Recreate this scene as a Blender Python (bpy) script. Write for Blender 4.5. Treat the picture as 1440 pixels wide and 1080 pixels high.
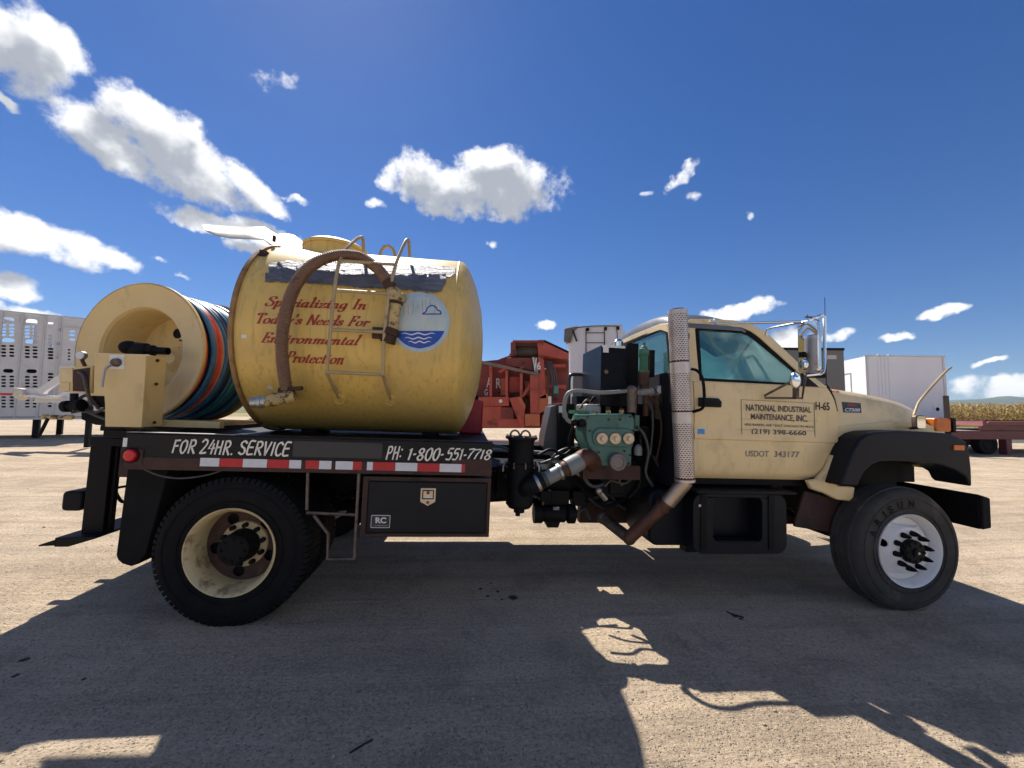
import bpy, math, random
import numpy as np
from mathutils import Vector, Matrix
from mathutils.geometry import tessellate_polygon

EXPO, SUN_E, SKY_S, SKY_SAT = .84, 3.75, .058, 1.32
CLOUD_HI, CLOUD_LO = (11.0, 11.1, 11.3, 1), (4.3, 4.65, 5.3, 1)
rnd = random.Random(11)
for o in list(bpy.data.objects):
    bpy.data.objects.remove(o)
SC = bpy.context.scene
COL = SC.collection
PI = math.pi

# ---------------------------------------------------------------- camera
FPX, PITCH, ROLL, CAMH = 541.0, .0638, .008, 1.518      # focal length in photo pixels (1440 wide)
YAW, RHO, TO = .1078, .0288, Vector((-1.9656, 2.7379, 0))  # how the truck stands on the yard
_fw = Vector((0, math.cos(PITCH), math.sin(PITCH)))
_up = Vector((0, -math.sin(PITCH), math.cos(PITCH)))
_rt = Vector((1, 0, 0))
RT = math.cos(ROLL) * _rt + math.sin(ROLL) * _up
UP = -math.sin(ROLL) * _rt + math.cos(ROLL) * _up
FW = _fw
CP = Vector((0, 0, CAMH))
cam = bpy.data.cameras.new('camera')
camo = bpy.data.objects.new('camera', cam)
COL.objects.link(camo)
cam.sensor_fit = 'HORIZONTAL'
cam.sensor_width = 36
cam.lens = FPX / 1440 * 36
cam.clip_start = .05
cam.clip_end = 20000
camo.matrix_world = Matrix(((RT.x, UP.x, -FW.x, CP.x), (RT.y, UP.y, -FW.y, CP.y), (RT.z, UP.z, -FW.z, CP.z), (0, 0, 0, 1)))
SC.camera = camo
SC.render.resolution_x, SC.render.resolution_y = 1024, 768
SC.cycles.max_bounces = 6
SC.cycles.diffuse_bounces = 3
SC.cycles.glossy_bounces = 3
SC.cycles.transparent_max_bounces = 10
SC.cycles.use_adaptive_sampling = True
SC.cycles.adaptive_threshold = .02
SC.cycles.use_denoising = True

def ray(px, py):
    return FW + RT * ((px - 720) / FPX) - UP * ((py - 540) / FPX)
def W(px, py, Y):                      # world point seen at a photo pixel, Y metres ahead
    r = ray(px, py)
    return CP + r * (Y / r.y)

# ---------------------------------------------------------------- light
SUN = Vector((-.362, .635, 1.009)).normalized()
SUN_EL = math.asin(SUN.z)
SUN_AZ = math.atan2(SUN.x, SUN.y)
SC.view_settings.view_transform = 'Standard'
SC.view_settings.look = 'None'
SC.view_settings.exposure = EXPO
SC.view_settings.gamma = 1
SC.view_settings.use_curve_mapping = False
sl = bpy.data.lights.new('sun', 'SUN')
sl.energy = SUN_E
sl.angle = math.radians(.53)
sl.color = (1, .945, .87)
slo = bpy.data.objects.new('sun', sl)
COL.objects.link(slo)
slo.rotation_euler = SUN.to_track_quat('Z', 'Y').to_euler()
slo.location = (0, 0, 30)

wd = bpy.data.worlds.new('World')
SC.world = wd
wd.use_nodes = True
try:
    wd.cycles.sampling_method = 'MANUAL'
    wd.cycles.sample_map_resolution = 512
except Exception:
    pass

def N(nt, typ, **kw):
    n = nt.nodes.new(typ)
    for k, v in kw.items():
        if k in ('ins',):
            for i, x in v.items():
                if isinstance(x, bpy.types.NodeSocket):
                    nt.links.new(x, n.inputs[i])
                else:
                    n.inputs[i].default_value = x
        else:
            setattr(n, k, v)
    return n
def mth(nt, op, a, b=0.0, c=None, clamp=False):
    n = N(nt, 'ShaderNodeMath', operation=op, use_clamp=clamp, ins={0: a, 1: b})
    if c is not None:
        if isinstance(c, bpy.types.NodeSocket): nt.links.new(c, n.inputs[2])
        else: n.inputs[2].default_value = c
    return n.outputs[0]
def azel(px, py):
    d = ray(px, py).normalized()
    return math.atan2(d.x, d.y), math.asin(d.z)

CLOUDS = [  # px, py, rx, ry, slope down to the right (deg), weight
    (-25, 46, 116, 62, 14, 1), (68, 66, 64, 46, 34, 1), (2, 150, 26, 9, 8, .8),
    (162, 200, 92, 36, 10, 1), (255, 218, 108, 50, 20, 1), (350, 262, 60, 19, 22, .9), (205, 152, 38, 24, 0, .9), (415, 284, 18, 6, 5, .7),
    (290, 312, 62, 17, 4, 1), (375, 334, 56, 18, 10, 1), (352, 350, 36, 10, 0, .8),
    (40, 334, 124, 27, 7, 1), (140, 354, 58, 16, 12, .9), (10, 404, 44, 18, 6, 1), (20, 440, 80, 13, 4, .9),
    (612, 262, 62, 40, 8, 1), (712, 262, 74, 40, 4, 1), (660, 268, 70, 36, 0, 1), (548, 250, 18, 20, 0, .8), (690, 238, 56, 24, 0, .9), (620, 296, 36, 12, 0, .8), (533, 289, 12, 9, 0, .7),
    (958, 251, 24, 9, -32, .62), (975, 276, 14, 6, 10, .45), (908, 272, 9, 5, 0, .4), (1057, 293, 6, 7, 0, .5), (690, 345, 8, 5, 0, .5), (395, 112, 22, 11, -20, .18),
    (222, 357, 20, 5, 4, .6), (252, 384, 22, 5, 8, .6), (1038, 438, 52, 12, -4, .9), (766, 456, 14, 7, 0, .8),
    (1326, 441, 36, 6, -3, .8), (1262, 471, 24, 5, 0, .75), (1396, 508, 26, 4, 0, .7), (1350, 538, 26, 14, 0, .62), (1412, 546, 46, 13, 0, .75),
    (1112, 478, 30, 17, 0, .9), (1175, 472, 24, 8, 0, .7)]

def cloud_group(big):
    g = bpy.data.node_groups.new('cloud_density', 'ShaderNodeTree')
    g.interface.new_socket('dir', in_out='INPUT', socket_type='NodeSocketVector')
    g.interface.new_socket('d', in_out='OUTPUT', socket_type='NodeSocketFloat')
    gi = g.nodes.new('NodeGroupInput'); go = g.nodes.new('NodeGroupOutput')
    nv = N(g, 'ShaderNodeTexNoise', ins={'Vector': gi.outputs[0], 'Scale': 11.0, 'Detail': 4.0, 'Roughness': .6})
    ns = N(g, 'ShaderNodeVectorMath', operation='SUBTRACT', ins={0: nv.outputs['Color'], 1: (.5, .5, .5)})
    nw = N(g, 'ShaderNodeVectorMath', operation='SCALE', ins={0: ns.outputs[0], 'Scale': .06})
    dv = N(g, 'ShaderNodeVectorMath', operation='ADD', ins={0: gi.outputs[0], 1: nw.outputs[0]})
    sp = N(g, 'ShaderNodeSeparateXYZ', ins={0: dv.outputs[0]})
    az = mth(g, 'ARCTAN2', sp.outputs[0], sp.outputs[1])
    el = mth(g, 'ARCSINE', sp.outputs[2])
    v = N(g, 'ShaderNodeCombineXYZ', ins={0: az, 1: el, 2: 0.0}).outputs[0]
    blobs = []
    for px, py, rx, ry, a, w in CLOUDS:
        if big and rx < 44: continue
        c = azel(px, py); e = azel(px + rx, py); f = azel(px, py - ry)
        sx = abs(e[0] - c[0]); sy = math.hypot(f[1] - c[1], f[0] - c[0])
        blobs.append((c[0], c[1], sx * 1.15, sy * 1.2, -math.radians(a), w))
    r2 = random.Random(5)
    for i in range(0 if big else 24):                 # unseen clouds added outside the frame, dense enough to lighten the shade
        a = r2.uniform(1.15, 2.95) * (1 if i % 2 else -1)
        e = r2.choice((.06, .12, .2, .32, .5, .7)) + r2.uniform(0, .08)
        s = r2.uniform(.14, .32)
        blobs.append((a, e, s * (1.3 - .4 * e), s * (.16 + .4 * e), r2.uniform(-.2, .2), r2.uniform(.6, 1)))
    acc = None
    for cx, cy, sx, sy, a, w in blobs:
        m = N(g, 'ShaderNodeMapping', vector_type='TEXTURE', ins={'Vector': v, 'Location': (cx, cy, 0), 'Rotation': (0, 0, a), 'Scale': (sx, sy, 1)})
        d = N(g, 'ShaderNodeVectorMath', operation='DOT_PRODUCT', ins={0: m.outputs[0], 1: m.outputs[0]}).outputs['Value']
        d = mth(g, 'MULTIPLY_ADD', d, -w, w)
        acc = d if acc is None else mth(g, 'MAXIMUM', acc, d)
    acc = mth(g, 'MAXIMUM', acc, -1.0)
    n1 = N(g, 'ShaderNodeTexNoise', ins={'Vector': gi.outputs[0], 'Scale': 19.0, 'Detail': 3.0 if big else 10.0, 'Roughness': .5 if big else .62, 'Lacunarity': 2.1})
    n2 = mth(g, 'SUBTRACT', n1.outputs[0], .5)
    g.links.new(mth(g, 'MULTIPLY_ADD', n2, 2.5, acc), go.inputs[0])
    return g
nt = wd.node_tree
nt.nodes.clear()
out = nt.nodes.new('ShaderNodeOutputWorld')
bg = nt.nodes.new('ShaderNodeBackground')
sky = nt.nodes.new('ShaderNodeTexSky')
sky.sky_type = 'NISHITA'
sky.sun_disc = False
sky.sun_elevation = SUN_EL
sky.sun_rotation = SUN_AZ
sky.air_density = 1.0
sky.dust_density = .1
sky.ozone_density = 2.2
sky.altitude = 300
tc = nt.nodes.new('ShaderNodeTexCoord')
lf = N(nt, 'ShaderNodeVectorMath', operation='MULTIPLY_ADD', ins={0: tc.outputs['Generated'], 1: (1, 1, .93), 2: (0, 0, .06)})
lf = N(nt, 'ShaderNodeVectorMath', operation='NORMALIZE', ins={0: lf.outputs[0]})
nt.links.new(lf.outputs[0], sky.inputs[0])
hs = N(nt, 'ShaderNodeHueSaturation', ins={'Color': sky.outputs[0], 'Saturation': SKY_SAT, 'Hue': .512})
G = cloud_group(False)
g1 = nt.nodes.new('ShaderNodeGroup'); g1.node_tree = G
nt.links.new(tc.outputs['Generated'], g1.inputs[0])
off = N(nt, 'ShaderNodeVectorMath', operation='ADD', ins={0: tc.outputs['Generated'], 1: tuple(SUN * .055 + Vector((0, 0, .02)))})
nrm = N(nt, 'ShaderNodeVectorMath', operation='NORMALIZE', ins={0: off.outputs[0]})
g2 = nt.nodes.new('ShaderNodeGroup'); g2.node_tree = cloud_group(True)
nt.links.new(nrm.outputs[0], g2.inputs[0])
al = N(nt, 'ShaderNodeMapRange', interpolation_type='SMOOTHSTEP', ins={0: g1.outputs[0], 1: -.04, 2: .72, 3: 0, 4: 1}).outputs[0]
thick = N(nt, 'ShaderNodeMapRange', interpolation_type='SMOOTHSTEP', ins={0: g2.outputs[0], 1: -.2, 2: .95, 3: 0, 4: 1}).outputs[0]
ccol = N(nt, 'ShaderNodeMix', data_type='RGBA', ins={0: thick, 6: CLOUD_HI, 7: CLOUD_LO}).outputs[2]
mx = N(nt, 'ShaderNodeMix', data_type='RGBA', ins={0: al, 6: hs.outputs[0], 7: ccol})
nt.links.new(mx.outputs[2], bg.inputs[0])
bg.inputs[1].default_value = SKY_S
nt.links.new(bg.outputs[0], out.inputs[0])

# ---------------------------------------------------------------- helpers
TM = Matrix.Identity(4)
_ex = Vector((math.cos(YAW) * math.cos(RHO), math.sin(YAW) * math.cos(RHO), -math.sin(RHO)))
_ey = Vector((-math.sin(YAW), math.cos(YAW), 0))
_ez = _ex.cross(_ey)
for i in range(3):
    TM[i][0], TM[i][1], TM[i][2], TM[i][3] = _ex[i], _ey[i], _ez[i], TO[i]
TI = TM.inverted()
_ro = TI @ CP
def L(px, py, y=0.0):                  # photo pixel -> truck coordinates on the plane y metres in from the wheel faces
    rd = TI.to_3x3() @ ray(px, py)
    q = _ro + rd * ((y - _ro.y) / rd.y)
    return q.x, q.z
def Ls(px, py, fy):
    y = .3
    for _ in range(8):
        x, z = L(px, py, y)
        y = fy(x, z)
    return x, y, z

class MB:
    """collects faces; build() links them as ONE mesh object"""
    def __init__(s):
        s.v = []; s.f = []
    def add(s, vs, fs):
        b = len(s.v)
        s.v += [tuple(p) for p in vs]
        s.f += [tuple(b + i for i in f) for f in fs]
        return s
    def box(s, x0, x1, y0, y1, z0, z1):
        vs = [(x, y, z) for x in (x0, x1) for y in (y0, y1) for z in (z0, z1)]
        return s.add(vs, [(0, 1, 3, 2), (4, 6, 7, 5), (0, 4, 5, 1), (2, 3, 7, 6), (0, 2, 6, 4), (1, 5, 7, 3)])
    def prism(s, poly, a, b, ax='y'):
        """poly in the two other axes, extruded from a to b"""
        n = len(poly)
        def P(p, t):
            return {'y': (p[0], t, p[1]), 'x': (t, p[0], p[1]), 'z': (p[0], p[1], t)}[ax]
        vs = [P(p, a) for p in poly] + [P(p, b) for p in poly]
        fs = [tuple(range(n))[::-1], tuple(range(n, 2 * n))] + [(i, (i + 1) % n, n + (i + 1) % n, n + i) for i in range(n)]
        return s.add(vs, fs)
    def tube(s, path, r, n=10, closed=False, caps=True):
        P = [Vector(p) for p in path]
        m = len(P)
        R = r if isinstance(r, (list, tuple)) else [r] * m
        T = []
        for i in range(m):
            a = P[(i - 1) % m] if (closed or i > 0) else P[i]
            b = P[(i + 1) % m] if (closed or i < m - 1) else P[i]
            T.append((b - a).normalized())
        u = T[0].orthogonal().normalized()
        vs = []
        for i in range(m):
            u = (u - T[i] * u.dot(T[i]))
            u = u.normalized() if u.length > 1e-6 else T[i].orthogonal().normalized()
            w = T[i].cross(u)
            for k in range(n):
                a = 2 * PI * k / n
                vs.append(P[i] + (u * math.cos(a) + w * math.sin(a)) * R[i])
        fs = []
        for i in range(m if closed else m - 1):
            j = (i + 1) % m
            for k in range(n):
                l = (k + 1) % n
                fs.append((i * n + k, i * n + l, j * n + l, j * n + k))
        if caps and not closed:
            fs.append(tuple(range(n))[::-1]); fs.append(tuple((m - 1) * n + k for k in range(n)))
        return s.add(vs, fs)
    def lathe(s, prof, c, ax='y', n=48, closed=False, caps=False):
        """prof: (radius, offset along axis)"""
        c = Vector(c)
        vs = []
        for r, t in prof:
            for k in range(n):
                a = 2 * PI * k / n
                p, q = r * math.cos(a), r * math.sin(a)
                vs.append(c + Vector({'y': (p, t, q), 'x': (t, p, q), 'z': (p, q, t)}[ax]))
        m = len(prof)
        fs = []
        for i in range(m if closed else m - 1):
            j = (i + 1) % m
            for k in range(n):
                l = (k + 1) % n
                fs.append((i * n + k, i * n + l, j * n + l, j * n + k))
        if caps:
            fs.append(tuple(range(n))[::-1]); fs.append(tuple((m - 1) * n + k for k in range(n)))
        return s.add(vs, fs)
    def cyl(s, c, r, h, ax='y', n=24, r2=None):
        return s.lathe([(r, 0), (r2 if r2 else r, h)], c, ax, n, caps=True)
    def ball(s, c, r, n=12, sq=(1, 1, 1)):
        vs = []; fs = []
        m = n // 2
        for i in range(m + 1):
            t = PI * i / m
            for k in range(n):
                a = 2 * PI * k / n
                vs.append((c[0] + r * sq[0] * math.sin(t) * math.cos(a), c[1] + r * sq[1] * math.sin(t) * math.sin(a), c[2] + r * sq[2] * math.cos(t)))
        for i in range(m):
            for k in range(n):
                l = (k + 1) % n
                fs.append((i * n + k, (i + 1) * n + k, (i + 1) * n + l, i * n + l))
        return s.add(vs, fs)
    def grid(s, rows):
        n = len(rows[0])
        fs = [(i * n + k, i * n + k + 1, (i + 1) * n + k + 1, (i + 1) * n + k) for i in range(len(rows) - 1) for k in range(n - 1)]
        return s.add([p for r in rows for p in r], fs)
    def shell(s, rows, d):
        """a grid with thickness: d is the offset vector of its back"""
        n = len(rows[0]); m = len(rows)
        d = Vector(d)
        top = [Vector(p) for r in rows for p in r]
        vs = top + [p + d for p in top]
        o = n * m
        fs = []
        for i in range(m - 1):
            for k in range(n - 1):
                q = (i * n + k, i * n + k + 1, (i + 1) * n + k + 1, (i + 1) * n + k)
                fs.append(q); fs.append(tuple(o + j for j in q[::-1]))
        rim = [k for k in range(n)] + [i * n + n - 1 for i in range(1, m)] + [(m - 1) * n + k for k in range(n - 2, -1, -1)] + [i * n for i in range(m - 2, 0, -1)]
        for a, b in zip(rim, rim[1:] + rim[:1]):
            fs.append((b, a, o + a, o + b))
        return s.add(vs, fs)
    def plate(s, loops, fmap, d):
        """flat plate with holes: loops of 2D points, fmap -> 3D, d thickness vector"""
        d = Vector(d)
        flat = [p for l in loops for p in l]
        tri = tessellate_polygon([[Vector((p[0], p[1], 0)) for p in l] for l in loops])
        fr = [Vector(fmap(*p)) for p in flat]
        n = len(fr)
        fs = []
        for t in tri:
            a, b, c = (Vector((flat[i][0], flat[i][1])) for i in t)
            if abs((b - a).cross(c - a)) < 1e-12: continue
            fs.append(tuple(t)); fs.append(tuple(n + i for i in t[::-1]))
        b = 0
        for l in loops:
            m = len(l)
            for i in range(m):
                j = (i + 1) % m
                fs.append((b + j, b + i, n + b + i, n + b + j))
            b += m
        return s.add(fr + [p + d for p in fr], fs)
    def xf(s, M):
        s.v = [tuple(M @ Vector(p)) for p in s.v]
        return s
    def map(s, fn):
        s.v = [tuple(fn(p)) for p in s.v]
        return s
    def build(s, name, m, parent=None, smooth=35, bevel=0, seg=2, kind=None, fix=True):
        me = bpy.data.meshes.new(name)
        me.from_pydata(s.v, [], s.f)
        me.update()
        if fix and len(s.f) < 60000:
            import bmesh
            bm = bmesh.new(); bm.from_mesh(me)
            bmesh.ops.recalc_face_normals(bm, faces=bm.faces)
            bm.to_mesh(me); bm.free()
        if smooth:
            me.shade_smooth()
            me.set_sharp_from_angle(angle=math.radians(smooth))
        me.materials.append(m)
        o = bpy.data.objects.new(name, me)
        COL.objects.link(o)
        if parent: o.parent = parent
        if bevel:
            b = o.modifiers.new('bevel', 'BEVEL')
            b.width = bevel; b.segments = seg; b.limit_method = 'ANGLE'; b.angle_limit = math.radians(40)
            b.harden_normals = False
        if kind: o['kind'] = kind
        return o

def tag(o, label, cat, group=None, kind=None):
    o['label'] = label; o['category'] = cat
    if group: o['group'] = group
    if kind: o['kind'] = kind
    return o
def thing(name, label, cat, loc=(0, 0, 0), rz=0, group=None):
    o = bpy.data.objects.new(name, None)
    o.empty_display_size = .2
    COL.objects.link(o)
    o.location = loc; o.rotation_euler = (0, 0, rz)
    return tag(o, label, cat, group)
def copy_tree(o, parent=None):
    c = o.copy(); COL.objects.link(c); c.parent = parent
    for ch in o.children: copy_tree(ch, c)
    return c
def arc(cx, cy, r, a0, a1, n, ry=None):
    ry = ry or r
    return [(cx + r * math.cos(math.radians(a0 + (a1 - a0) * i / n)), cy + ry * math.sin(math.radians(a0 + (a1 - a0) * i / n))) for i in range(n + 1)]
def circ(cx, cy, r, n=16, ry=None):
    return arc(cx, cy, r, 0, 360, n, ry)[:-1]
def rrect(x0, x1, z0, z1, r, n=4):
    return arc(x1 - r, z1 - r, r, 0, 90, n) + arc(x0 + r, z1 - r, r, 90, 180, n) + arc(x0 + r, z0 + r, r, 180, 270, n) + arc(x1 - r, z0 + r, r, 270, 360, n)
def smoothpath(pts, k=6, closed=False):
    P = [Vector(p) for p in pts]
    n = len(P); out = []
    for i in range(n if closed else n - 1):
        p1, p2 = P[i], P[(i + 1) % n]
        p0 = P[i - 1] if (i or closed) else p1 * 2 - p2
        p3 = P[(i + 2) % n] if (closed or i + 2 < n) else p2 * 2 - p1
        for j in range(k):
            t = j / k
            out.append(.5 * ((2 * p1) + (p2 - p0) * t + (2 * p0 - 5 * p1 + 4 * p2 - p3) * t * t + (3 * p1 - p0 - 3 * p2 + p3) * t ** 3))
    if not closed: out.append(P[-1])
    return out

# ---------------------------------------------------------------- materials
def mat(name, col, rough=.6, metal=0.0, var=.12, scale=5.0, bump=.15, bscale=90.0, dirt=None, spec=.5, coat=0.0, stretch=(1, 1, 1)):
    """procedural paint/metal/rubber: colour noise, fine relief, optional dirt=(colour, amount 0..1, scale, stretch)"""
    m = bpy.data.materials.new(name)
    m.use_nodes = True
    t = m.node_tree
    b = t.nodes['Principled BSDF']
    tc = t.nodes.new('ShaderNodeTexCoord')
    mp = N(t, 'ShaderNodeMapping', ins={'Vector': tc.outputs['Object'], 'Scale': stretch})
    n1 = N(t, 'ShaderNodeTexNoise', ins={'Vector': mp.outputs[0], 'Scale': scale, 'Detail': 6.0, 'Roughness': .6})
    lo = [c * (1 - var) for c in col] + [1]; hi = [min(1, c * (1 + var)) for c in col] + [1]
    rg = N(t, 'ShaderNodeMapRange', ins={0: n1.outputs[0], 1: .3, 2: .7})
    c = N(t, 'ShaderNodeMix', data_type='RGBA', ins={0: rg.outputs[0], 6: lo, 7: hi}).outputs[2]
    ro = mth(t, 'MULTIPLY_ADD', n1.outputs[0], .25, rough - .12)
    for dd in (dirt if isinstance(dirt, list) else [dirt] if dirt else []):
        dc, am, ds, st = dd[:4]
        m2 = N(t, 'ShaderNodeMapping', ins={'Vector': tc.outputs['Object'], 'Scale': st, 'Location': (3.1, 1.7, .4)})
        n2 = N(t, 'ShaderNodeTexNoise', ins={'Vector': m2.outputs[0], 'Scale': ds, 'Detail': 8.0, 'Roughness': .65})
        k = N(t, 'ShaderNodeMapRange', interpolation_type='SMOOTHSTEP', ins={0: n2.outputs[0], 1: .72 - am * .5, 2: .86 - am * .5, 3: 0, 4: dd[4] if len(dd) > 4 else .85}).outputs[0]
        c = N(t, 'ShaderNodeMix', data_type='RGBA', ins={0: k, 6: c, 7: tuple(dc) + (1,)}).outputs[2]
        ro = mth(t, 'MULTIPLY_ADD', k, .2, ro)
    t.links.new(c, b.inputs['Base Color'])
    t.links.new(mth(t, 'MINIMUM', ro, 1.0), b.inputs['Roughness'])
    b.inputs['Metallic'].default_value = metal
    b.inputs['Specular IOR Level'].default_value = spec
    b.inputs['Coat Weight'].default_value = coat
    b.inputs['Coat Roughness'].default_value = .12
    if bump:
        n3 = N(t, 'ShaderNodeTexNoise', ins={'Vector': tc.outputs['Object'], 'Scale': bscale, 'Detail': 4.0})
        bp = N(t, 'ShaderNodeBump', ins={'Strength': bump, 'Distance': .01, 'Height': n3.outputs[0]})
        t.links.new(bp.outputs[0], b.inputs['Normal'])
    return m
def glass(name, col, k=.85, rough=.02):
    m = bpy.data.materials.new(name); m.use_nodes = True
    t = m.node_tree; t.nodes.clear()
    o = t.nodes.new('ShaderNodeOutputMaterial')
    tr = N(t, 'ShaderNodeBsdfTransparent', ins={0: tuple(col) + (1,)})
    gl = N(t, 'ShaderNodeBsdfGlossy', ins={0: (1, 1, 1, 1), 1: rough})
    fr = N(t, 'ShaderNodeFresnel', ins={0: 1.5})
    tc = t.nodes.new('ShaderNodeTexCoord')
    nz = N(t, 'ShaderNodeTexNoise', ins={'Vector': tc.outputs['Object'], 'Scale': 4.0, 'Detail': 6.0})
    df = N(t, 'ShaderNodeBsdfTranslucent', ins={0: (.5, .86, .86, 1)})
    mx = N(t, 'ShaderNodeMixShader', ins={0: mth(t, 'MULTIPLY', fr.outputs[0], k), 1: tr.outputs[0], 2: gl.outputs[0]})
    m2 = N(t, 'ShaderNodeMixShader', ins={0: mth(t, 'MULTIPLY_ADD', nz.outputs[0], .12, .1), 1: mx.outputs[0], 2: df.outputs[0]})
    t.links.new(m2.outputs[0], o.inputs[0])
    return m
RUST = (.13, .045, .018)
GRIME = (.035, .028, .02)
M = {}
M['yellow'] = mat('cream_yellow_paint', (.82, .63, .325), .34, 0, .06, 2.2, .05, 60, [(RUST, .09, 30, (1, 1, 1), .6), ((.34, .25, .12), .42, 2.2, (1, 1, .7), .3), ((.42, .33, .2), .34, 11, (2, 2, .3), .3)], coat=.2)
M['tank'] = mat('tank_yellow_paint', (.76, .52, .135), .42, 0, .07, 1.6, .05, 50, [((.3, .18, .05), .42, 9, (3.4, 3.4, .10), .34), ((.10, .055, .02), .2, 18, (2.6, 2.6, .16), .6), ((.5, .36, .16), .4, 1.2, (1, 1, 1), .35), (GRIME, .07, 40, (1, 1, .6), .8)], coat=.08)
M['reel'] = mat('reel_yellow_paint', (.70, .52, .235), .38, 0, .06, 2.4, .05, 60, [(RUST, .1, 22, (1, 1, 1), .6), ((.25, .16, .06), .34, 4, (1, 1, .5), .25)], coat=.15)
M['black'] = mat('black_paint', (.007, .007, .008), .55, 0, .3, 6, .12, 60, [((.03, .026, .022), .2, 7, (1, 1, 1), .3)], spec=.15)
M['boxblack'] = mat('toolbox_black_paint', (.010, .011, .014), .42, 0, .2, 4, .05, 60, [((.05, .046, .042), .16, 14, (1, 1, 1), .3)], spec=.2)
M['deck'] = mat('deck_black_paint', (.015, .0145, .0145), .5, 0, .3, 5, .2, 70, [((.06, .028, .02), .3, 4, (1, 1, 3), .8), ((.2, .18, .16), .05, 16, (.4, 1, 4), .6)], spec=.2)
M['rustbrown'] = mat('rusty_brown_steel', (.05, .021, .014), .7, 0, .35, 8, .4, 60, [((.02, .018, .018), .4, 5, (1, 1, 1), .8)])
M['plastic'] = mat('black_plastic', (.005, .0065, .0115), .48, 0, .25, 3, .15, 160, [((.02, .023, .033), .2, 3, (1, 1, 1), .35)], spec=.22)
M['rubber'] = mat('tyre_rubber', (.010, .010, .0105), .75, 0, .3, 9, .3, 120, [((.024, .022, .02), .34, 3, (1, 1, 1), .45)], spec=.12)
M['rubber_front'] = mat('dusty_tyre_rubber', (.055, .051, .046), .9, 0, .25, 7, .4, 120, [((.15, .13, .11), .36, 4, (1, 1, 1), .5)], spec=.3)
M['rim_cream'] = mat('cream_wheel_paint', (.66, .52, .27), .45, 0, .1, 5, .1, 60, [(RUST, .42, 5, (1, 1, 1), .75), (GRIME, .2, 12, (1, 1, 1), .7)])
M['rim_rust'] = mat('rusty_wheel_steel', (.07, .036, .024), .75, 0, .4, 8, .4, 50, [((.3, .23, .13), .24, 6, (1, 1, 1), .6)])
M['rim_white'] = mat('white_wheel_paint', (.78, .77, .74), .4, 0, .06, 5, .08, 60, [((.35, .3, .24), .12, 9, (1, 1, 1), .5)])
M['chrome'] = mat('chrome', (.78, .78, .78), .16, 1.0, .06, 6, .03, 80, [((.12, .09, .07), .16, 16, (1, 1, 1), .6)])
M['steel'] = mat('dull_steel', (.42, .41, .4), .42, 1.0, .15, 8, .15, 70, [(RUST, .2, 9, (1, 1, 1), .7)])
M['oldmetal'] = mat('weathered_bracket', (.16, .13, .11), .5, .7, .3, 14, .3, 60, [(RUST, .4, 14, (1, 1, 1), .6)])
M['pump'] = mat('green_pump_paint', (.06, .155, .125), .42, 0, .2, 6, .12, 50, [((.035, .045, .04), .34, 7, (1, 1, .6), .7), (RUST, .16, 12, (1, 1, .5), .8)])
M['green'] = mat('dark_green_paint', (.02, .13, .06), .4, 0, .2, 7, .1, 50, [(GRIME, .3, 8, (1, 1, 1), .7)])
M['brass'] = mat('pale_brass', (.68, .54, .36), .35, .35, .1, 20, .05)
M['greypipe'] = mat('grey_pipe', (.2, .21, .2), .5, .1, .12, 8, .08, 60, [(GRIME, .22, 9, (1, 1, 1), .6)])
M['greyhose'] = mat('black_hydraulic_hose', (.05, .052, .056), .35, 0, .2, 8, .1)
M['exhaust'] = mat('rusty_exhaust_pipe', (.12, .055, .035), .6, .5, .35, 9, .3, 60, [((.04, .025, .02), .35, 6, (1, 1, 1), .8), ((.35, .27, .18), .14, 5, (1, 1, 1), .6)])
M['roof'] = mat('sky_sheen_grey_roof', (.15, .155, .165), .36, .2, .25, 3, .05, 60, [((.5, .48, .42), .2, 5, (1, 1, 1), .6)])  # grey of the reflected sky put into the roof colour
M['hose'] = mat('brown_suction_hose', (.19, .105, .062), .55, 0, .2, 10, .1, 60, [((.05, .03, .02), .3, 7, (1, 1, 1), .6)])
M['hosecore'] = mat('dark_suction_hose_core', (.07, .038, .024), .6, 0, .2, 10, .1)
M['fitting'] = mat('chipped_yellow_fitting', (.5, .37, .16), .5, 0, .2, 14, .3, 40, [((.045, .022, .012), .46, 18, (1, 1, 1), .95)])
M['rustfit'] = mat('rusty_fitting', (.06, .028, .016), .7, .2, .5, 12, .5, 40, [((.3, .2, .1), .22, 14, (1, 1, 1), .7)])
M['ladder'] = mat('ladder_tan_paint', (.42, .32, .17), .4, .1, .15, 9, .1, 60, [(RUST, .24, 12, (1, 1, 1), .7), ((.6, .55, .42), .2, 9, (1, 1, 1), .6)])
M['redtxt'] = mat('red_lettering', (.36, .035, .028), .5, 0, .15, 9, 0, 60, [((.45, .26, .09), .14, 50, (1, 1, .4), .8)])
M['whitetxt'] = mat('white_brush_lettering', (.8, .76, .68), .5, 0, .05, 9, 0, 60, [((.05, .045, .04), .12, 30, (1, 1, 1), .9)])
M['worntxt'] = mat('worn_white_lettering', (.8, .77, .7), .5, 0, .05, 9, 0, 60, [((.03, .028, .028), .34, 13, (1, 1, 2), 1.0)])
M['greytxt'] = mat('faded_dark_lettering', (.06, .06, .065), .5, 0, .3, 9, 0, 60, [((.55, .41, .18), .24, 36, (1, 1, .4), .8)])
M['palegreytxt'] = mat('pale_grey_lettering', (.2, .2, .19), .5, 0, .2, 9, 0, 60, [((.6, .45, .2), .2, 40, (1, 1, .5), .7)])
M['blacktxt'] = mat('black_lettering', (.02, .02, .022), .5, 0, .2, 9, 0)
M['decal_pale'] = mat('cracked_pale_decal', (.5, .6, .58), .5, 0, .1, 9, 0, 60, [((.68, .62, .54), .42, 6, (2.5, 1, .9), .85), ((.08, .08, .07), .1, 20, (4, 4, .5), .8)])
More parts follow.
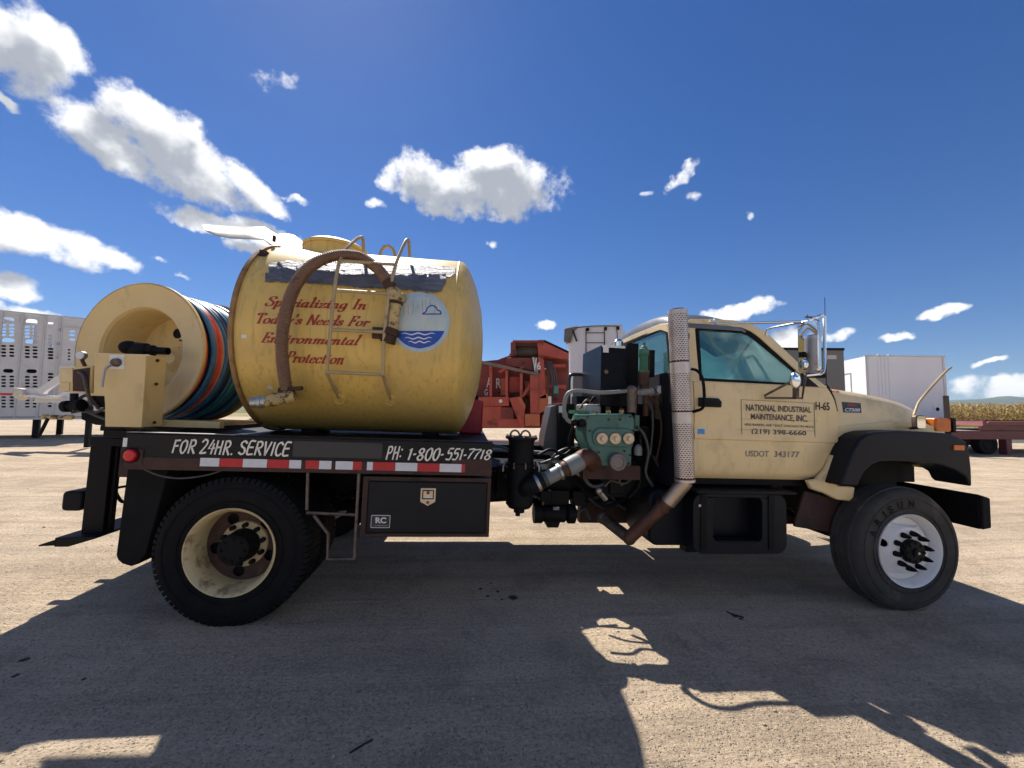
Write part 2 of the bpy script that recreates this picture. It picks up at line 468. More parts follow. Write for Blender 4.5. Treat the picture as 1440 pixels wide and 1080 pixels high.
M['decal_ring'] = mat('pale_blue_decal_ring', (.42, .56, .62), .5, 0, .1, 9, 0, 60, [((.5, .47, .4), .25, 14, (1, 1, 1), .6)])
M['decal_blue'] = mat('blue_decal', (.012, .075, .42), .42, 0, .1, 9, 0)
M['decal_white'] = mat('white_decal', (.72, .75, .76), .45, 0, .05, 9, 0)
M['refl_red'] = mat('red_reflective_tape', (.5, .012, .02), .35, 0, .1, 20, 0, 60, [((.15, .02, .02), .15, 18, (1, 1, 1), .6)])
M['refl_white'] = mat('white_reflective_tape', (.66, .68, .7), .32, 0, .06, 20, 0, 60, [((.25, .23, .2), .14, 18, (1, 1, 1), .6)])
M['lampred'] = mat('red_lens', (.6, .006, .014), .15, 0, .05, 20, 0, spec=.6)
M['amber'] = mat('amber_lens', (.62, .14, .008), .18, 0, .15, 20, .08, 40, spec=.6)
M['sticker'] = mat('white_sticker', (.75, .75, .72), .4, 0, .05, 30, 0)
M['stickerblue'] = mat('blue_sticker', (.1, .3, .62), .4, 0, .3, 60, 0)
M['badge'] = mat('black_badge', (.015, .015, .018), .3, 0, .1, 20, 0)
M['patch'] = mat('painted_over_patch', (.033, .033, .031), .5, 0, .1, 6, .05, 50)
M['interior'] = mat('grey_cab_trim', (.05, .052, .055), .7, 0, .2, 6, .1)
M['seat'] = mat('dark_seat_cloth', (.035, .036, .04), .85, 0, .2, 9, .3)
M['glass'] = glass('cab_glass', (.74, .93, .91))
M['glass_dark'] = glass('windscreen_glass', (.72, .9, .88))
mm = mat('mirror_glass', (.85, .87, .88), .02, 1.0, .02, 4, 0); M['mirror'] = mm
M['hole'] = mat('dark_hole', (.004, .004, .004), .9, 0, 0, 4, 0)  # near-black: the shade inside holes and gaps put into the colour
M['tread_light'] = M['steel']
def tape_mat():
    m = mat('silver_foil_tape', (.17, .18, .205), .5, .25, .35, 5, 0, 60, [((.16, .17, .2), .3, 3, (.5, 1, 3), .5)])
    t = m.node_tree; b = t.nodes['Principled BSDF']
    tc = t.nodes.new('ShaderNodeTexCoord')
    mp = N(t, 'ShaderNodeMapping', ins={'Vector': tc.outputs['Object'], 'Scale': (.5, 1, 2.2)})
    n = N(t, 'ShaderNodeTexNoise', ins={'Vector': mp.outputs[0], 'Scale': 14.0, 'Detail': 5.0, 'Roughness': .7, 'Distortion': .6})
    bp = N(t, 'ShaderNodeBump', ins={'Strength': .9, 'Distance': .05, 'Height': n.outputs[0]})
    t.links.new(bp.outputs[0], b.inputs['Normal'])
    return m
M['tape'] = tape_mat()

# ---------------------------------------------------------------- ground, field, hills
def sstep(a, b, t):
    t = np.clip((t - a) / (b - a), 0, 1)
    return t * t * (3 - 2 * t)
def gz(X, Y):
    X = np.asarray(X, float); Y = np.asarray(Y, float)
    s = (X - TO.x) * math.cos(YAW) + (Y - TO.y) * math.sin(YAW)
    k = math.tan(RHO)
    z = -k * np.clip(s, -9, 7.2)
    z = z + .010 * np.clip(-s - 5, 0, 14) + k * .3 * np.clip(-s - 9, 0, 9)   # the yard climbs gently behind the truck's tail
    z = z + .0045 * np.clip(s - 12, 0, 60)
    z = z * (1 - sstep(55, 120, np.hypot(X, Y)))
    return z
def gzf(x, y): return float(gz(x, y))
def graded(a, b, step, far, k=1.32):
    c = list(np.arange(a, b + 1e-6, step))
    d = step; x = b
    while x < far:
        d *= k; x += d; c.append(x)
    d = step; x = a
    while x > -far:
        d *= k; x -= d; c.insert(0, x)
    return np.array(c)
gx = graded(-16, 20, .4, 7000); gy = graded(-4, 24, .4, 7000)
GX, GY = np.meshgrid(gx, gy)
GZ = gz(GX, GY)
g = MB()
n = len(gx)
g.v = [tuple(p) for p in np.stack([GX, GY, GZ], -1).reshape(-1, 3)]
g.f = [(i * n + k, i * n + k + 1, (i + 1) * n + k + 1, (i + 1) * n + k) for i in range(len(gy) - 1) for k in range(n - 1)]

def ground_mat():
    m = bpy.data.materials.new('packed_dirt_and_gravel'); m.use_nodes = True
    t = m.node_tree; b = t.nodes['Principled BSDF']
    tc = t.nodes.new('ShaderNodeTexCoord')
    O = tc.outputs['Object']
    rot = N(t, 'ShaderNodeMapping', ins={'Vector': O, 'Rotation': (0, 0, -YAW)}).outputs[0]
    def noise(v, s, d=5.0, r=.6, dist=0.0):
        return N(t, 'ShaderNodeTexNoise', ins={'Vector': v, 'Scale': s, 'Detail': d, 'Roughness': r, 'Distortion': dist}).outputs[0]
    def mixc(f, a, c2):
        return N(t, 'ShaderNodeMix', data_type='RGBA', ins={0: f, 6: a, 7: c2}).outputs[2]
    def rng(x, a, c2, lo=0.0, hi=1.0):
        return N(t, 'ShaderNodeMapRange', interpolation_type='SMOOTHSTEP', ins={0: x, 1: a, 2: c2, 3: lo, 4: hi}).outputs[0]
    big = noise(O, .35, 4)
    mid = noise(O, 2.2, 6, .65, .4)
    fine = noise(O, 48, 6, .75)
    c = mixc(rng(big, .3, .7), (.54, .415, .275, 1), (.66, .515, .355, 1))
    c = mixc(rng(mid, .44, .68, 0, .7), c, (.37, .28, .185, 1))
    # wheel tracks running along the yard, parallel to the truck
    st = N(t, 'ShaderNodeMapping', ins={'Vector': rot, 'Scale': (.14, 2.6, 1)}).outputs[0]
    tr = noise(st, 1.6, 7, .68, .5)
    st2 = N(t, 'ShaderNodeMapping', ins={'Vector': rot, 'Scale': (.05, .8, 1)}).outputs[0]
    tr2 = noise(st2, 2.2, 6, .62, .8)
    c = mixc(rng(tr2, .47, .64, 0, .45), c, (.38, .3, .22, 1))
    c = mixc(rng(tr2, .46, .34, 0, .4), c, (.66, .53, .385, 1))
    c = mixc(rng(tr, .47, .66, 0, .5), c, (.34, .265, .19, 1))
    c = mixc(rng(tr, .46, .3, 0, .5), c, (.7, .565, .415, 1))
    c = mixc(rng(fine, .5, .66, 0, .7), c, (.25, .195, .14, 1))
    c = mixc(rng(fine, .48, .34, 0, .6), c, (.77, .63, .46, 1))
    vo = N(t, 'ShaderNodeTexVoronoi', ins={'Vector': O, 'Scale': 75.0, 'Randomness': 1.0})
    vs = N(t, 'ShaderNodeSeparateColor', ins={0: vo.outputs['Color']})
    peb = mth(t, 'MULTIPLY', rng(vo.outputs['Distance'], .5, .2), mth(t, 'GREATER_THAN', vs.outputs[0], .72))
    pc = mixc(vs.outputs[1], (.2, .16, .14, 1), (.66, .6, .5, 1))
    c = mixc(mth(t, 'MULTIPLY', peb, .75), c, pc)
    # oil drips
    sp = N(t, 'ShaderNodeSeparateXYZ', ins={0: O})
    dist = noise(O, 14, 5, .7)
    for x, y, r in OIL:
        d = N(t, 'ShaderNodeVectorMath', operation='DISTANCE', ins={0: O, 1: (x, y, gzf(x, y))}).outputs['Value']
        d = mth(t, 'MULTIPLY_ADD', mth(t, 'SUBTRACT', dist, .5), r * 2.6, d)
        c = mixc(rng(d, r, r * .6, 0, .93), c, (.02, .018, .017, 1))
    # dry verge in front of the maize
    vg = mth(t, 'MULTIPLY', rng(sp.outputs[1], 37, 41), rng(noise(O, .5, 5), .3, .55))
    c = mixc(vg, c, mixc(fine, (.2, .17, .055, 1), (.36, .28, .12, 1)))
    # distant farmland
    fl = rng(N(t, 'ShaderNodeVectorMath', operation='LENGTH', ins={0: O}).outputs['Value'], 70, 130)
    c = mixc(fl, c, mixc(rng(noise(O, .004, 3), .4, .6), (.1, .12, .04, 1), (.25, .2, .09, 1)))
    t.links.new(c, b.inputs['Base Color'])
    b.inputs['Roughness'].default_value = .92
    b.inputs['Specular IOR Level'].default_value = .2
    h = mth(t, 'MULTIPLY_ADD', fine, .55, mth(t, 'MULTIPLY', mid, .8))
    h = mth(t, 'MULTIPLY_ADD', peb, .35, h)
    h = mth(t, 'MULTIPLY_ADD', noise(O, 110, 3, .6), .3, h)
    h = mth(t, 'MULTIPLY_ADD', tr, 1.6, h)
    bp = N(t, 'ShaderNodeBump', ins={'Strength': 1.0, 'Distance': .03, 'Height': h})
    t.links.new(bp.outputs[0], b.inputs['Normal'])
    return m
def gpt(px, py):                       # photo pixel -> point on the yard
    r = ray(px, py); tt = 1.0
    for _ in range(40):
        p = CP + r * tt
        tt -= (p.z - gzf(p.x, p.y)) / r.z * .9
    return CP + r * tt
OIL = []
for px, py, r in ((722, 840, .05), (700, 832, .018), (686, 838, .016), (676, 828, .02), (706, 843, .014), (690, 820, .012), (1034, 866, .03), (1042, 870, .02), (35, 928, .03), (22, 950, .02), (118, 955, .012)):
    p = gpt(px, py); OIL.append((p.x, p.y, r))
go = g.build('ground', ground_mat(), smooth=0, fix=False)
go.data.shade_smooth()
go['kind'] = 'structure'

def stones():
    R = np.random.default_rng(3)
    n = 42000
    r = 1.0 + 13 * R.random(n) ** 1.5
    a = R.uniform(-1.15, 1.15, n)
    X = r * np.sin(a) * 1.15; Y = r * np.cos(a)
    S = .0022 + .005 * R.random(n) ** 3 + .012 * (R.random(n) > .993) * R.random(n)
    base = np.array([(1, 0, 0), (0, 1, 0), (-1, 0, 0), (0, -1, 0), (.1, 0, .62), (0, 0, -.6)])
    P = base[None] * (S[:, None, None] * R.uniform(.65, 1.3, (n, 6, 1)))
    an = R.uniform(0, 6.28, n); c, s = np.cos(an)[:, None], np.sin(an)[:, None]
    x = P[:, :, 0] * c - P[:, :, 1] * s; y = P[:, :, 0] * s + P[:, :, 1] * c
    V = np.stack([x + X[:, None], y + Y[:, None], P[:, :, 2] + (gz(X, Y) + S * .22)[:, None]], -1).reshape(-1, 3)
    F = np.array([(0, 1, 4), (1, 2, 4), (2, 3, 4), (3, 0, 4), (1, 0, 5), (2, 1, 5), (3, 2, 5), (0, 3, 5)])
    F = (F[None] + (np.arange(n) * 6)[:, None, None]).reshape(-1, 3)
    me = bpy.data.meshes.new('gravel')
    me.vertices.add(len(V)); me.vertices.foreach_set('co', V.ravel())
    me.loops.add(F.size); me.loops.foreach_set('vertex_index', F.ravel().astype(np.int32))
    me.polygons.add(len(F)); me.polygons.foreach_set('loop_start', np.arange(0, F.size, 3, dtype=np.int32))
    me.update(calc_edges=True); me.validate()
    me.materials.append(mat('gravel_stone', (.42, .34, .26), .9, 0, .4, 7, .0))
    o = bpy.data.objects.new('gravel', me); COL.objects.link(o)
    tag(o, 'loose pale gravel scattered over the packed dirt yard', 'gravel', kind='stuff')
stones()

def blades(name, pts, h0, h1, wid, lean, m, seed, per=7):
    """maize plants: a stalk and arching leaves for each point"""
    R = random.Random(seed)
    V = []; F = []
    for x, y in pts:
        z0 = gzf(x, y); h = R.uniform(h0, h1)
        b = len(V)
        w = wid * .3
        V += [(x - w, y, z0), (x + w, y, z0), (x + w * .6, y, z0 + h), (x - w * .6, y, z0 + h)]
        F.append((b, b + 1, b + 2, b + 3))
        for k in range(per):
            a = R.uniform(0, 6.28); zz = z0 + h * (.15 + .85 * (k + R.random()) / per)
            l = lean * R.uniform(.6, 1.2); dx, dy = math.cos(a), math.sin(a)
            b = len(V); ww = wid * R.uniform(.6, 1.2)
            px, py = -dy * ww, dx * ww
            up = R.uniform(.05, .3) * l; dn = -R.uniform(.1, .5) * l
            V += [(x - px, y - py, zz), (x + px, y + py, zz), (x + dx * l * .55 + px, y + dy * l * .55 + py, zz + up), (x + dx * l * .55 - px, y + dy * l * .55 - py, zz + up), (x + dx * l, y + dy * l, zz + dn)]
            F += [(b, b + 1, b + 2, b + 3), (b + 3, b + 2, b + 4)]
    me = bpy.data.meshes.new(name); me.from_pydata(V, [], F); me.update()
    me.materials.append(m)
    o = bpy.data.objects.new(name, me); COL.objects.link(o)
    return o
R = random.Random(21)
pts = []
for row in range(9):
    y0 = 46 + row * .9
    x = 30.0
    while x < 85:
        x += R.uniform(.12, .42); pts.append((x, y0 + R.uniform(-.2, .2)))
co = blades('maize_field', pts, 2.0, 2.75, .045, .75, mat('dry_maize_leaves', (.40, .275, .085), .8, 0, .5, .9, 0), 4, 8)
tag(co, 'tall dry golden maize standing at the edge of the yard', 'maize', kind='stuff')
pts = [(R.uniform(24, 80), 38.5 + abs(R.gauss(0, 3.2))) for _ in range(7000)]
gr = blades('dry_grass', pts, .15, .5, .02, .3, mat('dry_verge_grass', (.30, .24, .075), .85, 0, .45, .6, 0), 5, 3)
tag(gr, 'dry yellow green grass verge in front of the maize', 'grass', kind='stuff')

def hill(name, prof, Y, depth, m):
    """a long ridge; prof: (px, py) of its skyline"""
    rows = []
    P = [W(px, py, Y) for px, py in prof]
    for k in range(7):
        f = k / 6
        s = math.sin(f * PI * .5)
        rows.append([(p.x, p.y - depth * (1 - f) + 40 * math.sin(i * 1.7) * (1 - f), -1 + (p.z + 1) * s * (.94 + .06 * math.sin(i * 2.3 + k))) if k < 6 else (p.x, p.y, p.z) for i, p in enumerate(P)])
    rows.append([(p.x, p.y + depth, -1) for p in P])
    o = MB().grid(rows).build(name, m, smooth=60)
    o['kind'] = 'structure'
    return o
hm = mat('wooded_hillside', (.05, .075, .03), .95, 0, .5, .01, 0)
sk = [(-2600, 566), (-1500, 560), (-600, 563), (0, 562), (400, 560), (800, 564), (1100, 570), (1250, 568), (1300, 565), (1340, 562.5), (1372, 561.5), (1393, 559.5), (1405, 557.5), (1420, 557), (1440, 560), (1475, 565), (1560, 569), (1700, 571), (1900, 566), (2400, 572), (3600, 570)]
hill('hill', sk, 2500, 500, hm)
hz = MB().box(-13000, 13000, -13000, 13000, -2.0, 108).build('haze', bpy.data.materials.new('haze_air'), smooth=0)
hm2 = hz.data.materials[0]; hm2.use_nodes = True
hm2.node_tree.nodes.clear()
_o = hm2.node_tree.nodes.new('ShaderNodeOutputMaterial')
_v = N(hm2.node_tree, 'ShaderNodeVolumePrincipled', ins={'Color': (.78, .88, 1, 1), 'Density': .00013, 'Anisotropy': .2})
hm2.node_tree.links.new(_v.outputs[0], _o.inputs['Volume'])
tag(hz, 'thin pale summer haze in front of the far hills', 'haze', kind='stuff')

# ================================================================ the truck
truck = thing('tank_truck', 'cream yellow tank truck with big hose reel, parked on the dirt yard', 'truck')
truck.matrix_world = TM
CY = 1.22                                # centre line
def part(mb, name, m, parent=None, **k):
    return mb.build(name, M[m] if isinstance(m, str) else m, parent or truck, **k)
TR = .5058                               # wheel centre height
WB = 5.346

# ---- frame, axles, underside
for y in (.79, 1.57):
    f = MB()
    f.prism([(-1.15, .72), (6.0, .72), (6.0, .94), (-1.15, 1.0)], y, y + .08)
    part(f, 'frame_rail', 'black', bevel=.008)
for x in (-.6, .9, 2.2, 3.4, 4.6):
    part(MB().box(x, x + .1, .87, 1.57, .74, .92), 'cross_member', 'black')
ax = part(MB().lathe([(.05, .3), (.07, .5), (.09, .95), (.2, 1.08), (.22, 1.22), (.2, 1.36), (.09, 1.49), (.07, 1.9), (.05, 2.14)], (0, 0, TR), 'y', 20), 'rear_axle', 'black')
part(MB().tube([(.25, 1.22, TR + .02), (3.1, 1.22, .72)], .055, 12), 'drive_shaft', 'black')
part(MB().tube([(WB, .3, TR), (WB, .6, TR - .06), (WB, 1.84, TR - .06), (WB, 2.14, TR)], .06, 10), 'front_axle', 'black')
for (x0, x1, yy, zc) in ((-.75, .75, .68, .78), (-.75, .75, 1.68, .78), (4.65, 6.0, .8, .68), (4.65, 6.0, 1.56, .68)):
    s = MB()
    for k in range(4):
        h = (x1 - x0) / 2 - .14 * k; c = (x0 + x1) / 2
        pth = [(c + h * t, yy + .04, zc - .13 * (1 - t * t) - .016 * k) for t in (-1, -.6, -.2, .2, .6, 1)]
        s.shell([[(p[0], yy, p[2]) for p in pth], [(p[0], yy + .08, p[2]) for p in pth]], (0, 0, -.013))
    part(s, 'leaf_spring', 'black')
gb = MB().box(3.0, 3.9, 1.0, 1.44, .58, 1.0).box(3.9, 5.6, .95, 1.49, .62, 1.3)
part(gb, 'gearbox_and_engine', 'black', bevel=.04)
part(MB().lathe([(.11, 0), (.11, .34), (.05, .36)], (2.35, .95, .72), 'y', 16), 'brake_chamber', 'black')

# ---- wheels (built about the wheel centre, outer face at y = 0)
def tyre(lug, w=.275):
    R = .512
    m = MB()
    m.lathe([(.296, .012), (.33, .004), (.40, -.004), (.455, .0), (.482, .012), (.4965, .03), (.507, .055), (R, .09), (R, w - .09), (.507, w - .055), (.4965, w - .03), (.482, w - .012), (.455, w), (.40, w + .004), (.33, w - .004), (.296, w - .012)], (0, 0, 0), 'y', 96)
    n = 76 if lug else 0
    for k in range(n):
        for side in (0, 1):
            a0 = 2 * PI * (k + .5 * side) / n; a1 = a0 + 2 * PI / n * .72
            y0, y1 = (.004, .085) if side == 0 else (w - .085, w - .004)
            q = []
            for y, r in ((y0 + .006, .487), (y0 + .02, .5125), (y1, .517)) if side == 0 else ((y0, .517), (y1 - .02, .5125), (y1 - .006, .487)):
                q.append((y, r))
            vs = [(r * math.cos(a), y, r * math.sin(a)) for a in (a0, a1) for y, r in q] + [((r - .03) * math.cos(a), y, (r - .03) * math.sin(a)) for a in (a0, a1) for y, r in q]
            m.add(vs, [(0, 1, 4, 3), (1, 2, 5, 4), (0, 6, 7, 1), (1, 7, 8, 2), (3, 4, 10, 9), (4, 5, 11, 10), (0, 3, 9, 6), (2, 8, 11, 5)])
    if lug:
        for yy in (.105, .15):
            for k in range(48):
                a0 = 2 * PI * k / 48; a1 = a0 + .095
                vs = [(r * math.cos(a), y, r * math.sin(a)) for a in (a0, a1) for y in (yy, yy + .03) for r in (.505, .517)]
                m.add(vs, [(1, 3, 7, 5), (0, 1, 5, 4), (2, 6, 7, 3), (0, 2, 3, 1), (4, 5, 7, 6)])
    else:
        for yy in (.06, .105, .15, .195):
            m.lathe([(.508, yy), (.519, yy + .003), (.519, yy + .03), (.508, yy + .033)], (0, 0, 0), 'y', 96)
    # sidewall rings
    for r in (.345, .435):
        m.lathe([(r - .006, 0), (r - .003, -.0075), (r + .003, -.0075), (r + .006, 0)], (0, 0, 0), 'y', 72)
    return m
def disc(r_out, holes, y, th=.012, n=64):
    return MB().plate([circ(0, 0, r_out, n)] + holes, lambda a, b: (a, y, b), (0, th, 0))
def rear_wheel():
    # outer of a dual pair: deep dish
    hand = [circ(.2 * math.cos(a), .2 * math.sin(a), .042, 16, .042) for a in (math.radians(46 + 72 * k) for k in range(5))]
    d = part(disc(.262, hand, .185), 'wheel', 'rim_rust')
    r = MB().lathe([(.2955, .022), (.301, .004), (.3035, -.001), (.302, -.006), (.295, -.004), (.285, .012), (.272, .03), (.268, .09), (.262, .15), (.262, .28), (.29, .285)], (0, 0, 0), 'y', 72)
    part(r, 'rim', 'rim_cream', d)
    part(tyre(True), 'tyre', 'rubber', d)
    part(MB().lathe([(.165, .184), (.16, .17), (.115, .168)], (0, 0, 0), 'y', 48), 'mounting_face', 'rim_cream', d)
    hb = MB().lathe([(.118, .185), (.112, .10), (.105, .04), (.09, .028), (.0, .026)], (0, 0, 0), 'y', 32)
    for k in range(8):
        a = 2 * PI * k / 8; hb.cyl((.075 * math.cos(a), .018, .075 * math.sin(a)), .011, .014, 'y', 6)
    part(hb, 'hub', 'black', d)
    for k in range(10):
        a = 2 * PI * (k + .4) / 10
        part(MB().cyl((.142 * math.cos(a), .135, .142 * math.sin(a)), .0175, .04, 'y', 8), 'wheel_nut', 'black', d)
    part(MB().lathe([(.255, .225), (.2, .225), (0, .225)], (0, 0, 0), 'y', 32), 'hollow_shade_disc', 'hole', d)  # flat black disc: shade behind the hand holes put into its colour
    return d
def front_wheel():
    hand = [circ(.217 * math.cos(a), .217 * math.sin(a), .026, 14, .032) for a in (math.radians(166 + 180 * k) for k in range(1))]
    d = MB()
    flat = lambda a, b: (a, (lambda r: .052 - .05 * max(0, min(1, (.235 - r) / .06)) if r > .1 else .002)(math.hypot(a, b)), b)
    # dish as rings with a hand hole cut through the outer ring
    d.plate([circ(0, 0, .262, 64), circ(0, 0, .19, 64)] + hand, lambda a, b: (a, .075 - (.262 - math.hypot(a, b)) / .072 * .062, b), (0, .012, 0))
    d.lathe([(.19, .013), (.18, .006), (.09, .006)], (0, 0, 0), 'y', 64)
    w = part(d, 'wheel', 'rim_white')
    r = MB().lathe([(.2955, .022), (.301, .004), (.3035, -.002), (.301, -.008), (.294, -.004), (.284, .012), (.272, .035), (.268, .06), (.262, .09), (.262, .26), (.29, .27)], (0, 0, 0), 'y', 72)
    part(r, 'rim', 'rim_white', w)
    part(tyre(False), 'tyre', 'rubber_front', w)
    hb = MB().lathe([(.098, .006), (.096, -.03), (.088, -.04), (.035, -.042), (.033, -.056), (0, -.058)], (0, 0, 0), 'y', 32)
    for k in range(8):
        a = 2 * PI * k / 8; hb.cyl((.074 * math.cos(a), -.05, .074 * math.sin(a)), .009, .012, 'y', 6)
    part(hb, 'hub', 'black', w)
    part(MB().cyl((0, -.064, 0), .011, .008, 'y', 12), 'hub_plug', 'steel', w)
    for k in range(10):
        a = 2 * PI * (k + .25) / 10
        part(MB().lathe([(.024, .008), (.0225, -.012), (.019, -.025), (.0165, -.036), (.006, -.062), (0, -.064)], (.143 * math.cos(a), 0, .143 * math.sin(a)), 'y', 12), 'wheel_nut_cover', 'black', w)
    part(MB().lathe([(.261, .27), (0, .27)], (0, 0, 0), 'y', 32), 'hollow_shade_disc', 'hole', w)  # black backing disc, darkness of the front hand hole by colour
    return w
rw = rear_wheel(); rw.location = (0, 0, TR)
rw2 = copy_tree(rw, truck); rw2.location = (0, .61, TR); rw2.rotation_euler = (0, 0, PI)
rw3 = copy_tree(rw, truck); rw3.location = (0, 2.44, TR); rw3.rotation_euler = (0, 0, PI)
rw4 = copy_tree(rw, truck); rw4.location = (0, 1.83, TR)
fw = front_wheel(); fw.location = (WB, 0, TR)
fw2 = copy_tree(fw, truck); fw2.location = (WB, 2.44, TR); fw2.rotation_euler = (0, 0, PI)

# ---- deck
DX0, DX1, DZ0, DZ1 = -.722, 1.797, 1.062, 1.314
def rail(y, s):
    m = MB()
    m.prism([(y, DZ0), (y, DZ1 - .012), (y + s * .012, DZ1), (y + s * .1, DZ1), (y + s * .1, DZ1 - .03), (y + s * .014, DZ1 - .03), (y + s * .014, DZ0 + .014), (y + s * .08, DZ0 + .014), (y + s * .08, DZ0)], DX0, DX1, 'x')
    return m
dk = part(rail(0, 1), 'deck_rail', 'deck')
part(rail(2.44, -1), 'deck_rail', 'deck')
part(MB().box(DX0, DX1 - .3, -.0035, .0, DZ0 + .002, DZ0 + .085), 'rusty_skirt', 'rustbrown', dk)
part(MB().box(DX1 - .3, DX1, -.0035, .0, DZ0 + .002, DZ0 + .12), 'rusty_skirt', 'rustbrown', dk)
part(MB().box(DX0, L(332, 612)[0], -.004, .05, DZ1, DZ1 + .004), 'worn_edge', mat('bare_edge', (.3, .29, .28), .5, .3, .3, 12, .1, 60, [((.04, .035, .03), .3, 20, (.3, 1, 1), .8)]), dk)
for k in range(7):
    y0 = .1 + k * .32
    part(MB().box(DX0, DX1, y0 + .003, min(2.34, y0 + .317), 1.245, 1.268), 'deck_plank', 'black')
for x in np.arange(DX0 + .05, DX1, .42):
    part(MB().box(x, x + .06, .1, 2.34, 1.1, 1.244), 'deck_cross_beam', 'black')
# rear cross-plate and reel platform behind the deck
part(MB().box(DX0 - .012, DX0, .02, 2.42, DZ0, DZ1 - .004), 'deck_end_plate', 'deck')
pl = MB().box(-1.75, DX0 - .014, 1.0, 2.05, 1.235, 1.285)
part(pl, 'reel_platform', 'black', bevel=.006)
part(MB().box(-1.16, DX0 - .014, .34, .995, 1.24, 1.30), 'control_box_shelf', 'black', bevel=.006)
for y in (.62, 1.74):
    part(MB().box(-1.3, DX0 - .014, y, y + .09, 1.08, 1.234), 'platform_beam', 'black')
# tail posts, bumper bar, hitch light
for y in (.4, 1.94):
    p = MB().box(-1.29, -1.14, y, y + .1, .5, 1.234).box(-1.1399, -1.115, y + .03, y + .07, .5, 1.234).prism([(-1.29, 1.17), (-1.0, 1.17), (-.9, 1.234), (-1.29, 1.234)], y - .012, y - .001)
    part(p, 'tail_post', 'black', bevel=.006)
    part(MB().box(-1.09, -.74, y + .02, y + .06, .93, 1.235), 'tail_gusset', 'rustbrown')
x0, z0 = L(92, 690, .45); x1, z1 = L(121, 718, .45)
b = MB().prism(rrect(x0, x1 - .02, z1, z0, .03), .43, .6)
part(b, 'tail_lamp_housing', 'black', bevel=.012)
part(MB().box(x1 - .03, -1.29, .47, .49, z1 + .03, z0 - .03), 'tail_lamp_arm', 'black')
bb = MB().prism([(-1.37, .505), (-1.10, .515), (-1.10, .50), (-1.28, .44), (-1.37, .44)], .3, 2.12)
part(bb, 'bumper_step', 'black', bevel=.004)
part(MB().prism([(-1.37, .49), (-1.47, .455), (-1.47, .445), (-1.37, .45)], .3, .7), 'step_lip', 'black')
part(MB().box(-1.02, -.94, .9, 1.9, .6, .74), 'bumper_beam', 'black', bevel=.006)
part(MB().tube(smoothpath([(-1.22, .55, .82), (-1.1, .5, .72), (-1.02, .52, .78), (-1.05, .55, .98)]), .012, 8), 'tail_cable', 'black')
part(MB().tube([(-1.3, .55, .8), (-.72, .7, .9)], .01, 8), 'tail_rod', 'black')
# mud flap
a0 = L(181, 658, .06); a1 = L(238, 661, .06); a2 = L(207, 778, .06); a3 = L(190, 795, .06); a4 = L(167, 789, .06); a5 = L(165, 780, .06)
part(MB().prism([a0, a1, a2, (a3[0] + .02, a3[1] + .01), (a3[0] - .02, a3[1] - .003), (a4[0] + .03, a4[1] - .015), (a4[0], a4[1] + .012), a5], .05, .62), 'mud_flap', 'rubber', bevel=.006)
part(MB().tube(smoothpath([(-.62, .02, 1.07), (-.5, .02, 1.02), (-.36, .02, 1.005), (-.2, .03, 1.03), (-.1, .04, 1.07)]), .007, 6), 'deck_cable', 'greyhose')
# marker lamp
x, z = L(187, 641); px0, pz0 = L(178, 654); px1, pz1 = L(203, 632)
ml = part(MB().box(px0, px1, -.007, -.0038, pz0, pz1), 'marker_lamp_plate', 'rustbrown', bevel=.002)
part(MB().lathe([(.043, -.007), (.042, -.022), (.036, -.03), (.02, -.034), (0, -.035)], (x - .005, 0, z + .005), 'y', 40), 'marker_lens', 'lampred', ml)
part(MB().lathe([(.052, -.007), (.052, -.016), (.047, -.018)], (x - .005, 0, z + .005), 'y', 24), 'lens_ring', 'rubber', ml)
x, z = L(176, 622)
part(MB().box(x - .012, x + .014, -.003, -.0005, z - .03, z + .03).map(lambda p: (p[0] - .0, p[1], p[2])), 'sticker', 'sticker')
# reflective strips
for a, b, c in ((282, 309, 'w'), (309, 342, 'r'), (342, 376, 'w'), (376, 407, 'r'), (407, 424, 'w'), (430, 449, 'r'), (449, 466.5, 'w'), (472, 496.5, 'w'), (496.5, 509, 'r'), (516, 524.5, 'w'), (524.5, 556, 'r'), (556, 587, 'w'), (587, 618, 'r'), (618, 649, 'w'), (649, 654, 'r')):
    ym = 643.5 + (a - 282) * 12.4 / 368
    X0, _ = L(a, ym + 5); X1, _ = L(b, ym + 5)
    zt, zb = 1.152 - .006 * (a - 282) / 368, 1.094 - .008 * (a - 282) / 368
    part(MB().box(X0 + .0006, X1 - .0006, -.0052, -.0037, zb, zt), 'reflective_strip', 'refl_red' if c == 'r' else 'refl_white', dk)
X0, Z1 = L(413, 620); X1, Z0 = L(537, 645)
part(MB().prism(rrect(X0, X1, Z0, Z1, .012), -.0035, -.0005), 'painted_over_panel', 'patch', dk)

# ---- tool box
tb = part(MB().box(.862, 1.797, .03, .62, .607, 1.04), 'tool_box', 'boxblack', bevel=.006)
fr = MB().plate([[(.862, .607), (1.797, .607), (1.797, 1.04), (.862, 1.04)], rrect(.9, 1.772, .632, 1.012, .01)[::-1]], lambda a, b: (a, .018, b), (0, .011, 0))
part(fr, 'box_frame', 'rustbrown', tb, bevel=.002)
part(MB().prism(rrect(.908, 1.764, .64, 1.004, .008), .014, .026), 'box_door', 'boxblack', tb, bevel=.003)
x, z = L(602, 697, .01)
lt = part(MB().prism([(x - .055, z + .055), (x + .055, z + .055), (x + .055, z - .045), (x, z - .075), (x - .055, z - .045)], .006, .0135), 'latch_plate', 'brass', tb, bevel=.003)
part(MB().plate([rrect(x - .042, x + .042, z - .025, z + .042, .004), rrect(x - .035, x + .035, z - .018, z + .035, .003)[::-1]], lambda a, b: (a, .003, b), (0, .0028, 0)), 'latch_frame', 'hole', lt)
